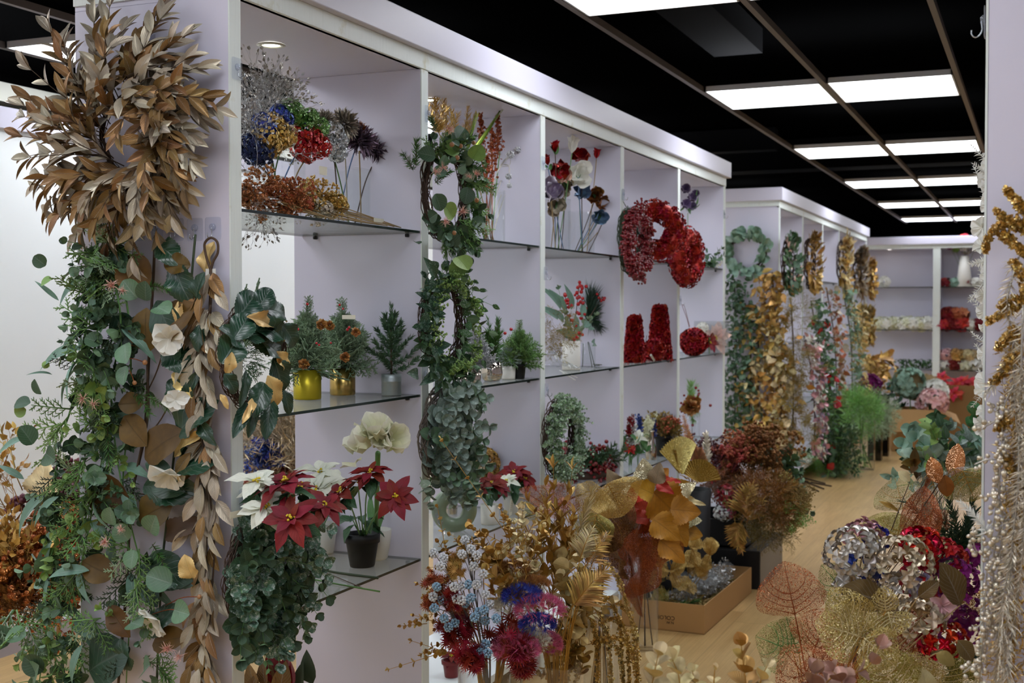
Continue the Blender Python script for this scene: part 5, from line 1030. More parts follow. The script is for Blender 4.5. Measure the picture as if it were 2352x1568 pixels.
    t = poin_plant('red poinsettia with one cream flower in a grey-white pot at the back', 1168, 1178, Z3, ('pot_grey_white', .036, .042, .075, 0), [(1180, 1085, 4.95, (.1, -.4, .9), .075), (1205, 1100, 4.95, (.6, -.4, .6), .06)], 303, dx=.02); poinsettia(t, P(1165, 1105, D=4.75), A(-.1, -.5, .85), .055, 'poin_white', r=r)
    q = SH(1172, -1.92, Z3); t = Th('price_card', 'white handwritten price card leaning beside the mirrored pot', 'card', q); g = G(); M = lambda V: np.stack([q[0] + V[:, 0] + V[:, 2] * .1, q[1] + V[:, 1], q[2] + V[:, 2]], -1); g.box(A(0, -.014, 0), A(.001, .014, .065), M=M); t.part('card', g, 'paper_tag', smooth=False); g = G()
    for j in range(5): z = .05 - j * .008; g.tube([M(np.array([[.0016, x, z + r.normal(0, .001)]]))[0] for x in np.linspace(-.009, .008 - .004 * (j % 2), 6)], .0004, 3)
    t.part('handwriting', g, 'blue_glit')
    # things under the lower shelf
    b = P(1037, 1553, Z=.131); t = Th('potted_flower', 'red fabric flower in a dark red plastic pot at the bottom of the second bay', 'potted plant', b); pot(t, b, .026, .034, .062, 'pot_red', rim=.014); poinsettia(t, b + A(0, 0, .075), A(.2, -.2, 1), .055, 'poin_red', r=r); poinsettia(t, b + A(0, 0, .07), A(-.2, -.5, .8), .045, 'poin_red', r=r)
    b = A(-2.2, 4.1, .131); t = Th('potted_flower', 'dark pot with a red flower at the back under the green ring vase', 'potted plant', b); pot(t, b, .03, .036, .07, 'pot_black', rim=.015); poinsettia(t, b + A(0, 0, .16), A(.1, -.6, .6), .06, 'red_sheen', r=r); g = G(); g.tube([b + A(0, 0, .05), b + A(0, 0, .15)], .003, 5); t.part('stem', g, 'stem_green')
S('green_gold', m_leaf, col='#9aa94a', rough=.3, metal=.6, vein=0, edge='#4f7a35')
bay2()
def bay3():
    r = rng(310); V1, V2 = SH(1278, -1.99, Z1), SH(1335, -1.98, Z1); vase('clear square vase left on the top shelf of the third bay', V1, .05, .235, True); vase('clear square vase right on the top shelf of the third bay', V2, .05, .2, True)
    D = [('red magnolia bud, highest in the third bay', 1275, 345, 'red_foil', .035, V1, 0), ('dark red open flower left in the third bay', 1283, 382, 'red_sheen', .05, V1, 1), ('dark red bud at the far left edge of the third bay', 1258, 375, 'red_sheen', .03, V1, 0), ('white feathery upright flower between the red ones', 1314, 345, 'white_petal', .05, V1, 0), ('red open flower right of the white feather flower', 1335, 365, 'red_sheen', .05, V2, 1), ('coral red bud at the top right of the bunch', 1370, 360, 'red_foil', .034, V2, 0),
         ('large white open magnolia in the middle of the third bay', 1328, 402, 'white_petal', .06, V2, 1), ('pale pink magnolia left of the white one', 1290, 408, 'poin_pink', .045, V1, 1), ('champagne pink metallic magnolia under the pink one', 1300, 425, 'champ', .045, V1, 1), ('mauve metallic magnolia with white rim at the left edge', 1266, 445, 'mauve_sheen', .055, V1, 1), ('rose gold metallic flower low in the left vase', 1275, 470, 'champ', .045, V1, 1), ('grey blue metallic magnolia in the right vase', 1330, 442, 'blue_sheen', .045, V2, 1),
         ('bronze metallic magnolia in the right vase', 1368, 448, 'copper_sheen', .045, V2, 1), ('second bronze magnolia lower right', 1385, 465, 'copper_sheen', .038, V2, 1), ('silver metallic bud above the bronze magnolias', 1392, 435, 'silver', .032, V2, 0), ('metallic green bud at the far right of the bunch', 1412, 440, 'green_sheen', .035, V2, 0), ('metallic green flower right of the bronze ones', 1402, 462, 'green_sheen', .035, V2, 1), ('mint metallic magnolia hanging at the lower right', 1400, 492, 'mint_sheen', .042, V2, 1), ('steel blue metallic flower hanging beside the mint one', 1375, 497, 'blue_sheen', .038, V2, 1)]
    for i, (lb, u, v, mat, R, vv, op) in enumerate(D):
        R *= 1.5; c = P(u, v, X=vv[0] + .05 - .02 * (i % 3)); t, d, s = pick(lb, vv + A(r.uniform(-.03, .03), r.uniform(-.03, .03), .012), c - A(0, 0, .01) + A(0, 0, 0), name='magnolia_flower', stem=['stem_brown', 'stem_tan', 'stem_blue', 'stem_green'][i % 4], bend=A(0, 0, -.01)); k = 7 if op else 6; Nn = A(.5 + r.normal(0, .2), -.7, r.normal(.1, .4)) if op else d; N_, U, V = axes(Nn + 1e-3); a = np.arange(k) * 2 * PI / k; g = G(); dd = U * np.cos(a)[:, None] + V * np.sin(a)[:, None]; dd = dd + N_ * (r.uniform(.15, 1.1, k) if op else np.full(k, 3.0))[:, None]
        g.inst(L_['lilyp'] if op else L_['petal'], c - N_ * R * .2, dd, N_ - dd * .3, R * 1.05 * r.uniform(.85, 1.15, k), R * (1.15 if op else .75), 0, r.random(k)); t.part('flower_head', g, mat)
        if i % 2 == 0: g = G(); g.inst(L_['ovate'], np.broadcast_to(c - A(0, 0, .02), (2, 3)), A(0, .3, 1) + r.normal(0, .6, (2, 3)), EX, .05, .05, 0, r.random(2)); t.part('leaves', g, 'leaf_mid')
    # middle shelf: white vase arrangement
    b = SH(1312, -1.97, Z2); vase('white ceramic cylinder vase on the middle shelf of the third bay', b, .042, .133, mat='pot_white', name='cylinder_vase'); top = b + A(0, 0, .125)
    for i, (lb, pts) in enumerate((('tall red berry branch in the white vase', [(1331, 648), (1327, 660), (1337, 662), (1325, 672), (1335, 670), (1330, 682), (1338, 685), (1328, 698), (1340, 695), (1338, 710)]), ('red berry branch leaning right above the pine', [(1390, 670), (1385, 683), (1388, 680), (1380, 690), (1376, 684)]), ('short red berry branch left in the white vase', [(1298, 678), (1303, 688), (1297, 692), (1304, 696), (1294, 704), (1306, 705)]), ('red berry branch low over the vase rim', [(1308, 725), (1312, 735), (1318, 742), (1330, 720), (1335, 730), (1322, 770), (1330, 765), (1318, 778), (1340, 712), (1345, 708)]))):
        q = np.array([P(u, v, X=-1.95) for u, v in pts]); t, d, s = pick(lb, b + A(r.uniform(-.02, .02), r.uniform(-.02, .02), .02), q[0], stem='stem_brown', name='berry_branch', bend=(A(top[0], top[1], top[2]) - (b + q[0]) / 2) * .6); g = G(); beads(g, q, .009, 0, ICO1, r); beads(g, q + r.normal(0, .012, q.shape), .008, 0, ICO1, r); t.part('berries', g, 'berry_red')
    t = Th('eucalyptus_spray', 'long-leaf eucalyptus and white flower sprigs filling the white vase', 'artificial flower', top); F = Foliage(t, r)
    for a, w in (((1290, 680), .045), ((1313, 672), .05), ((1285, 715), .045), ((1300, 760), .04), ((1370, 742), .05), ((1380, 785), .05), ((1275, 670), .03), ((1355, 735), .05), ((1345, 700), .045), ((1265, 705), .05), ((1325, 740), .05)): p = P(*a, X=-1.93); m = (top + p * 2) / 3; F.one('willow', [m], p - m, EX + A(0, -.8, .4), np.linalg.norm(p - m) * 1.1 + .03, 'willow', .17)
    for a in ((1282, 660), (1350, 730), (1370, 720), (1300, 720)): p = P(*a, X=-1.95); F.euc(top, p - top, np.linalg.norm(p - top), .034, 'euc', 5, sag=0)
    F.done(); t = Th('pine_spray', 'dark long-needle pine spray at the right of the white vase', 'artificial flower', top); c = P(1350, 735, X=-1.99); g = G()
    for d in ((.1, .5, .9), (.1, .8, .5), (0, .9, .1), (.2, .8, -.3), (0, .3, 1)): needles(g, [c, c + A(*d) * .12], 130, .085, 38, r=r, W=.02, smi=1)
    g.tube([top, c], .002, 5, 1); t.part('needles', g, ['pine_dark', 'stem_brown'])
    t = Th('gold_spray', 'dull gold foliage lying in clear wrap at the left of the white vase', 'artificial flower', SH(1262, -1.95, Z2)); c = P(1268, 770, X=-1.95); spray_tm(t, c, 34, AIRYF, .09, 'gold_dull', r, (.2, .2, 0), .8, .035)
    t = Th('plastic_sleeve', 'crumpled clear plastic sleeve with white stems left of the white vase', 'packaging', SH(1270, -1.93, Z2)); g = G(); n = 14; X, Y = np.meshgrid(np.linspace(0, 1, n), np.linspace(0, 1, n), indexing='ij'); q = SH(1262, -1.93, Z2); V = np.stack([q[0] + .06 * Y - .03 + .01 * np.sin(X * 9), q[1] + X * .32, q[2] + .004 + (.09 * (1 - X) * (.4 + .6 * np.sin(PI * Y)) + .012 * r.random((n, n)))], -1).reshape(-1, 3); I, J = np.meshgrid(np.arange(n - 1), np.arange(n - 1), indexing='ij'); g.add(V, np.stack([I * n + J, (I + 1) * n + J, (I + 1) * n + J + 1, I * n + J + 1], -1).reshape(-1, 4)); t.part('sleeve', g, 'film', smooth=False); g = G()
    for e in ((1326, 867), (1322, 873), (1318, 872)): g.tube([P(1285, 850, X=-1.91), P(*e, X=-1.84)], .0015, 5)
    t.part('stems', g, 'stem_white')
    b = SH(1352, -2.0, Z2); vase('small clear glass vase with dark wire stems right of the white vase', b, .034, .115); t = Th('wire_stems', 'dark wire stems lying and standing by the small glass vase', 'stem', b); 
    for a, e in (((1340, 790), (1338, 842)), ((1350, 785), (1360, 845)), ((1352, 785), (1366, 842)), ((1362, 836), (1400, 840)), ((1365, 842), (1405, 844))): g = G(); pa, pe = P(*a, X=-1.98), P(*e, X=-1.93); pa[2] = max(pa[2], Z2 + .006); pe[2] = max(pe[2], Z2 + .004); g.tube([pa, pe], .0018, 5); t.part('wire', g, 'stem_dark')
    # lower shelf
    c = P(1352, 1085, X=-2.0); c[2] = Z3 + .07; t = Th('berry_wreath', 'red berry and pine wreath lying on the lower shelf right of the boxwood wreath', 'wreath', A(c[0], c[1], Z3)); g = G()
    for i in range(80): a = r.uniform(0, 2 * PI); p = c + A(math.cos(a) * .1, math.sin(a) * .15, r.normal(.02, .035)); beads(g, p + r.normal(0, .018, (12, 3)), .0092, 0, ICO1, r)
    t.part('berries', g, 'berry_dark'); g = G()
    for i in range(60): a = r.uniform(-1.5, 2.0); p = c + A(math.cos(a) * .09, math.sin(a) * .16 + .03, r.uniform(-.02, .06)); sprig(g, [p, p + A(math.cos(a) * .06, math.sin(a) * .08, r.uniform(0, .08))], L_['lance'], 6, .05, .05, 45, 2, r=r, mi=0, smi=1)
    t.part('foliage', g, ['leaf_green', 'stem_dark']); g = G(); aa = np.linspace(0, 2 * PI, 30); g.tube(c + np.stack([np.cos(aa) * .1, np.sin(aa) * .15, -.04 + 0 * aa], -1), .02, 8); t.part('ring_base', g, 'twig')
S('pine_dark', m_leaf, col='#23422f', rough=.5, vein=0, var=.3); S('gold_dull', m_leaf, col='#9a8448', rough=.5, metal=.3, vein=0)
S('mauve_sheen', m_leaf, col='#8a7a92', rough=.35, metal=.5, vein=-.2, edge='#d8d0dc'); S('blue_sheen', m_leaf, col='#5f7a9c', rough=.35, metal=.5, vein=-.15); S('copper_sheen', m_leaf, col='#9a6334', rough=.32, metal=.6, vein=.15); S('green_sheen', m_leaf, col='#3f8a3c', rough=.32, metal=.5, vein=-.1, edge='#a9c98a'); S('mint_sheen', m_leaf, col='#7cb09a', rough=.35, metal=.5, vein=-.1); S('purple_sheen', m_leaf, col='#5f4a72', rough=.4, metal=.2, vein=-.12, tip='#8a78a0')
bay3()
def red_cone(label, b, h, R, seed, r1=.35):
    r = rng(seed); t = Th('flower_cone', label, 'decoration', b); g = G(); n = int(900 * h * R / .02); z = r.random(n) ** .85; a = r.uniform(0, 2 * PI, n); rr = R * (1 - (1 - r1) * z); o = np.stack([np.cos(a), np.sin(a), np.full(n, .3)], -1); p = b + np.stack([np.cos(a) * rr, np.sin(a) * rr, z * h], -1)
    g.inst(F4H, p, nrm(np.cross(o, r.normal(size=o.shape))), o + r.normal(0, .3, o.shape), .021 * r.uniform(.8, 1.2, n), None, 0, r.random(n)); t.part('flowers', g, 'red_sheen'); g = G(); g.lathe([(R * .9, 0), (R * .9 * r1, h), (.001, h * 1.01)], b, 16); t.part('core', g, 'red_glit'); return t
def red_ball(label, c, R, seed, base):
    r = rng(seed); t = Th('flower_ball', label, 'decoration', base); g = G(); ball(g, c, R, F4H, int(150 * (R / .06) ** 2), .021, r=r, jit=.3); t.part('flowers', g, 'red_sheen'); g = G(); ball(g, c, R * .8, F4H, 60, .03, r=r); t.part('core', g, 'red_glit'); return t
def loop(t, pts, w, mat, name='ribbon'):
    g = G(); p = cr(pts, 24); n = len(p); V = np.vstack([p - A(0, w, 0), p + A(0, w, 0)]); g.add(V, [[i, i + 1, n + i + 1, n + i] for i in range(n - 1)]); V2 = V + A(.001, 0, 0); g.add(V2, [[i, n + i, n + i + 1, i + 1] for i in range(n - 1)]); t.part(name, g, mat)
def bay45():
    r = rng(320); red_cone('short red flower cone left on the middle shelf of the fourth bay', SH(1457, -1.94, Z2), .235, .05, 321, .55); red_cone('tall red flower cone on the middle shelf of the fourth bay', SH(1515, -1.92, Z2), .29, .062, 322, .5)
    b = SH(1503, -1.90, Z2); t = red_ball('red flower ball with a red ribbon loop between the two cones', b + A(0, 0, .06), .055, 323, b); loop(t, [P(u, v, X=-1.83) for u, v in ((1485, 770), (1484, 790), (1496, 806), (1502, 795), (1506, 768))], .003, 'red_foil'); q = P(1495, 815, X=-1.84); g = G(); g.tube([q, q + A(.0, .06, -.03)], .007, 4); t.part('tag', g, 'pot_white', smooth=False)
    b = SH(1593, -1.885, Z2); t = red_ball('large red flower ball with an upright red ribbon in the fifth bay', b + A(0, 0, .082), .076, 324, b); loop(t, [P(u, v, X=-1.88) for u, v in ((1583, 752), (1577, 730), (1567, 702), (1572, 704), (1584, 750))], .004, 'red_foil')
    b = SH(1640, -1.90, Z2); t = Th('flower_box', 'clear gift box with a pink poinsettia at the right end of the fifth bay', 'packaging', b); g = G(); q = np.array([b[0] + .01, b[1], b[2]]); g.box(q - A(.11, .12, 0), q + A(.07, .05, .2)); t.part('clear_box', g, 'film', smooth=False); N = A(.25, -.95, .1); poinsettia(t, P(1645, 775, X=-1.895), N, .105, 'poin_pink', r=r); g = G(); ball(g, P(1614, 752, X=-1.93), .03, F4, 40, .016, r=r); t.part('white_flowers', g, 'white_petal')
    b = SH(1629, -1.90, Z2); t = Th('flower_pick', 'red fabric rose with green leaves between the red ball and the clear box', 'artificial flower', b); poinsettia(t, b + A(.01, -.03, .07), A(.6, -.6, .3), .07, 'poin_red', r=r); g = G(); g.inst(L_['ovate'], np.broadcast_to(b + A(0, -.03, .06), (5, 3)), r.normal(0, 1, (5, 3)), EX, .08, .08, 0, r.random(5)); t.part('leaves', g, 'leaf_mid'); g = G(); g.tube([b, b + A(0, -.02, .06)], .003, 5); t.part('stem', g, 'stem_green')
    b = SH(1578, -2.0, Z1); c = P(1580, 452, X=-2.0); t, d, s = pick('purple magnolia spray on the top shelf of the fifth bay', b, c - A(0, 0, .1), stem='stem_green'); 
    for u, v, R in ((1575, 435, .06), (1588, 455, .06), (1597, 445, .05), (1575, 470, .065), (1590, 475, .05)): lily(t, P(u, v, X=-1.97), A(.6 + r.normal(0, .3), -.6, .3), R * .8, 'purple_sheen', r=r)
    g = G(); g.inst(L_['ovate'], c + r.normal(0, .02, (8, 3)) - A(0, 0, .05), r.normal(0, 1, (8, 3)), EX, .08, .07, 0, r.random(8)); t.part('leaves', g, 'leaf_mid')
    b = SH(1625, -1.93, Z1); t = Th('flower_spray', 'white flower and grey-green leaf sprig lying at the right end of the top shelf', 'artificial flower', b); F = Foliage(t, r)
    for k in range(9): F.euc(b + A(0, 0, .01), A(r.normal(0, .4), r.normal(.1, .7), r.uniform(.1, .9)), r.uniform(.08, .16), .05, r.choice(['euc', 'leaf_green']), 4, prof='ovate', sag=.1)
    F.done(); g = G(); ball(g, P(1645, 605, X=-1.9), .03, L_['petal'], 16, .03, r=r); t.part('flower', g, 'white_petal')
    # lower shelf of the fourth bay
    for lb, flw, mat, u, X in (('red flowering plant at the left of the lower shelf in the fourth bay', [(1450, 1020, .05), (1458, 1012, .05), (1446, 1030, .04)], 'red_sheen', 1450, -1.95), ('white poinsettia beside the red flowers on the lower shelf', [(1462, 1006, .06), (1470, 1022, .04)], 'poin_white', 1465, -1.93)):
        b = SH(u, X, Z3); t = Th('flower_plant', lb, 'artificial flower', b); g = G()
        for fu, fv, R in flw: c = P(fu, fv, X=X); g.tube([b, c], .002, 4); poinsettia(t, c, A(.4, -.7, .5), R, mat, r=r)
        t.part('stems', g, 'stem_green'); g = G(); k = 22; g.inst(L_['ovate'], b + A(0, 0, .09) + r.normal(0, .03, (k, 3)), r.normal(0, 1, (k, 3)) + A(0, 0, .3), EX + r.normal(0, .4, (k, 3)), .06, .06, 0, r.random(k)); t.part('leaves', g, 'leaf_mid')
    b = SH(1496, -1.93, Z3); vase('mirrored silver bottle vase on the lower shelf of the fourth bay', b, .03, .16, mat='mirror_pot', name='bottle_vase', prof=[(.028, 0), (.031, .005), (.03, .06), (.016, .10), (.015, .15), (.018, .16), (.015, .16), (.012, .15)])
    for i, (lb, pts, mat) in enumerate((('royal blue lavender spikes left of the cream ones', [(1470, 975), (1466, 968)], 'blue_glit'), ('cream lavender spikes in the silver bottle vase', [(1484, 985), (1495, 978), (1506, 965), (1489, 970)], 'cream_petal'), ('blue lavender spike behind the cream spikes', [(1502, 975)], 'blue_glit'), ('red heather spikes at the left of the lower shelf', [(1445, 975), (1455, 968)], 'berry_dark'), ('grey heather spikes under the red ones', [(1447, 995), (1460, 990), (1454, 985)], 'silver'))):
        t, d, s = pick(lb, b + A(0, 0, .12) if 'cream' in lb else SH(pts[0][0], -1.97, Z3), P(pts[0][0], pts[0][1] + 40, X=-1.95), name='flower_spike'); g = G()
        for u, v in pts: c = P(u, v, X=-1.95); e = s[-1]; k = 170; x = r.uniform(0, 1, k); g.inst(L_['ovlo'], e + (c - e) * x[:, None] + A(0, 0, .03) + r.normal(0, .005, (k, 3)), (c - e) + r.normal(0, .06, (k, 3)), None, .016, None, 0, r.random(k))
        t.part('flower_spike', g, mat)
    b = SH(1524, -1.92, Z3); t = Th('potted_plant', 'small copper-leaved plant in a black pot on the lower shelf of the fourth bay', 'potted plant', b); pot(t, b, .038, .047, .115, 'pot_black', rim=.02); spray_tm(t, b + A(0, 0, .1), 40, AIRYL, .14, 'gold_dull', r, (0, 0, 1), .5, .015, 'foliage'); spray_tm(t, b + A(0, 0, .13), 10, AIRYB, .11, 'rust', r, (0, 0, 1), .45, .015, 'berries')
    # pinecone arrangement, fifth bay
    b = SH(1590, -2.02, Z3); vase('clear glass vase on the lower shelf of the fifth bay', b, .05, .16); t, d, s = pick('burgundy pine cone arrangement with green fern in the fifth bay', b + A(0, 0, .01), P(1590, 960, X=-1.98), stem='stem_brown', name='pine_cone_spray'); cones(t, [P(1585, 935, X=-1.95), P(1592, 925, X=-1.95)], .05, r); g = G(); c = P(1585, 925, X=-1.97)
    for d in ((0, .4, 1), (.1, .9, .8), (0, -.1, 1), (.2, .7, -.6), (.1, .3, -1), (.1, 1, .2)): needles(g, [c, c + A(*d) * .12], 110, .04, 50, r=r, W=.02, smi=1)
    t.part('fern', g, ['fern_green', 'stem_green']); g = G(); beads(g, c + r.normal(0, .05, (26, 3)), .009, 0, ICO1, r); t.part('berries', g, 'berry_dark')
bay45()
# ================================================================ floor arrangements in front of the shelves
class Bq:
    """a bunch standing in one vessel: every stem is a thing of its own"""
    def __init__(s, base, depth, r, rimz): s.b = np.asarray(base, float); s.D = depth; s.r = r; s.z = rimz
    def p(s, u, v, dd=0.0): return P(u, v, D=s.D + dd)
    def stem(s, label, tip, name='flower_spray', mat='stem_gold', sr=.0022, cat='artificial flower', k=.04):
        r = s.r; b = s.b + A(r.uniform(-k, k), r.uniform(-k, k), .012); rim = A(s.b[0], s.b[1], s.z) + A(*(nrm(A(tip[0] - b[0], tip[1] - b[1], 0))[:2] * k), 0)
        t = Th(name, label, cat, b); q = cr([b, rim, rim * .45 + tip * .55 + A(0, 0, .02), tip], 18); g = G(); g.tube(q, np.linspace(sr, sr * .6, 18), 5); t.part('stem', g, mat); return t, q
    def side(s, q, pts):
        g = G()
        for p in pts: i = int(np.argmin(np.linalg.norm(q[8:] - p, axis=1)) * .55) + 8; g.tube(cr([q[i], (q[i] + p) / 2 + A(0, 0, .01), p], 8), .0011, 4)
        return g
def euc_spray(B, label, pts, L, mat, n=7, D=0.0, name='eucalyptus_spray', prof='round', ang=62, smat='stem_gold', face=None, side=4):
    """pts run from the inner end to the tip"""
    w = [B.p(u, v, D) for u, v in pts]; t, q = B.stem(label, w[0], name, smat); g = G(); sprig(g, w, L_[prof], n, L, None, ang, 2, r=B.r, sr=.0015, t0=.1, tip=.55, face=face, fm=.3); 
    for k in range(side): x = w[0] + (w[-1] - w[0]) * B.r.uniform(.0, .7); d = nrm(w[-1] - w[0]) + B.r.normal(0, .55, 3); l = np.linalg.norm(w[-1] - w[0]) * B.r.uniform(.3, .6); sprig(g, [x, x + d * l * .5, x + d * l], L_[prof], max(3, n // 2), L * .9, None, ang, 2, r=B.r, sr=.0012, t0=.2, tip=.55)
    t.part('leaves', g, [mat, smat]); return t
R4 = rng(400); B1 = Bq(A(-1.47, 3.3, 0), 3.55, R4, .45); B2 = Bq(A(-1.30, 3.38, 0), 3.7, R4, .46)
vase('clear glass cylinder vase on the floor holding berry sprays and sedum', B1.b, .095, .45); vase('clear square glass vase on the floor right of the cylinder vase, holding gold sprays', B2.b, .065, .46, True)
def pearls():
    for lb, st, pts, mat in (('pearl white berry spray, highest on the left of the floor bouquet', (1068, 1245), [(1068, 1240), (1081, 1260), (1061, 1272), (1095, 1275), (1088, 1300), (1110, 1318), (1098, 1340)], 'pearl_white'), ('pearl white berry spray at the far left, by the white upright', (1019, 1290), [(997, 1270), (1019, 1281), (1012, 1300), (995, 1370), (1043, 1348), (1063, 1345), (1048, 1375)], 'pearl_white'), ('pearl white berry spray right of centre', (1120, 1390), [(1125, 1388), (1094, 1342), (1060, 1378), (1115, 1365)], 'pearl_white'),
                              ('ice blue berry spray at the far left', (1010, 1380), [(1003, 1347), (1015, 1378), (998, 1396), (1020, 1420), (1045, 1430), (1030, 1440)], 'pearl_blue'), ('ice blue berry spray in the middle', (1090, 1400), [(1075, 1342), (1082, 1372), (1100, 1405), (1090, 1418), (1114, 1425), (1140, 1420), (1068, 1385), (1112, 1400)], 'pearl_blue'), ('ice blue berry spray hanging low over the vase rim', (1110, 1485), [(1115, 1478), (1100, 1495), (1120, 1500), (1095, 1490)], 'pearl_blue')):
        t, q = B1.stem(lb, B1.p(*st, -.08), 'berry_spray', 'stem_grey', .0035); P3 = np.array([B1.p(u, v, R4.uniform(-.14, -.06)) for u, v in pts]); t.part('twigs', B1.side(q, P3), 'stem_grey')
        for c in P3: g = G(); f = fib(24); beads(g, c + f * .011 + R4.normal(0, .0006, f.shape), .0036, 0, ICO1, R4); t.part('berry_cluster', g, mat)
pearls()
def umbels():
    for lb, (u, v), R, mat, tm_, L, sq in (('pink sedum flower head, upper right of the left bouquet', (1240, 1380), .052, 'sedum_pink', 'n', .013, .6), ('pink sedum flower head above the vase rim', (1185, 1470), .05, 'sedum_pink', 'n', .013, .6), ('small pink sedum hanging at the right of the vase', (1252, 1470), .035, 'sedum_pink', 'n', .012, .9), ('white sedum flower head under the blue one', (1178, 1378), .04, 'sedum_white', 'n', .012, .6), ('white sedum flower head in the middle of the left bouquet', (1195, 1442), .036, 'sedum_white', 'n', .012, .6), ('white sedum flower head lower right', (1228, 1458), .034, 'sedum_white', 'n', .012, .6),
                                          ('royal blue sedum flower head at the top', (1200, 1352), .042, 'sedum_blue', 'n', .012, .55), ('royal blue sedum between white and pink', (1235, 1420), .036, 'sedum_blue', 'n', .012, .6), ('dark red spiky flower at the left of the vase', (1045, 1450), .05, 'spiky_red', 't', .03, 1), ('dark red spiky flower low at the left', (1085, 1510), .045, 'spiky_red', 't', .03, 1), ('large dark red spiky flower over the vase rim', (1165, 1465), .06, 'spiky_red', 't', .03, .8), ('dark red spiky flower right above the rim', (1190, 1490), .05, 'spiky_red', 't', .03, .8), ('dark red spiky flower at the bottom centre', (1200, 1525), .03, 'spiky_red', 't', .026, .8),
                                          ('rust star cluster at the far left of the bouquet', (998, 1335), .032, 'rust', 't', .018, 1), ('rust star cluster under the blue berries', (1020, 1350), .034, 'rust', 't', .018, 1), ('rust star cluster, lower middle', (1055, 1400), .036, 'rust', 't', .018, 1), ('dark rust star cluster between the berry sprays', (1040, 1375), .034, 'spiky_red', 't', .016, 1), ('small rust star cluster left by the upright', (990, 1380), .024, 'rust', 't', .018, 1), ('brown seed umbel over the gold leaves', (1175, 1290), .04, 'cone', 'n', .01, .35), ('brown seed umbel right of the first', (1225, 1325), .034, 'cone', 'n', .01, .35), ('gold star cluster among the white pearls', (1048, 1280), .03, 'gold', 't', .015, 1), ('gold star cluster left of centre', (1045, 1310), .026, 'gold', 't', .015, 1)):
        c = B1.p(u, v, R4.uniform(-.1, .05)); t, q = B1.stem(lb, c - A(0, 0, R * .5), 'sedum' if 'sedum' in lb else 'flower_spray', 'stem_tan', .002); g = G()
        if tm_ == 'n': R *= 1.3; ball(g, c - A(0, 0, R * .4), R, L_['needle'], 1100, L * 1.0, 'out', -.15, (0, -.2, 1), (1, 1, sq), 0, R4, .2); x = fib(150); x = x[x[:, 2] > -.15]; g.inst(STAR, c - A(0, 0, R * .4) + x * A(1, 1, sq) * R, x + R4.normal(0, .2, x.shape), None, L, None, 0, R4.random(len(x)))
        else: k = 34; x = fib(k) * R * R4.uniform(.3, 1, (k, 1)); g.inst(STAR, c + x, x + R4.normal(0, .01, x.shape), None, L * R4.uniform(.7, 1.2, k), None, 0, R4.random(k))
        t.part('flower_head', g, mat)
S('sedum_pink', m_leaf, col='#b5446c', tip='#cf7f96', rough=.6, vein=0, var=.3); S('sedum_white', m_leaf, col='#d8d2bb', tip='#efebdc', rough=.6, vein=0, var=.12); S('sedum_blue', m_leaf, col='#34409c', rough=.6, vein=0, var=.25); S('spiky_red', m_leaf, col='#7a1018', tip='#9c1c20', rough=.5, vein=0, var=.35)
umbels()
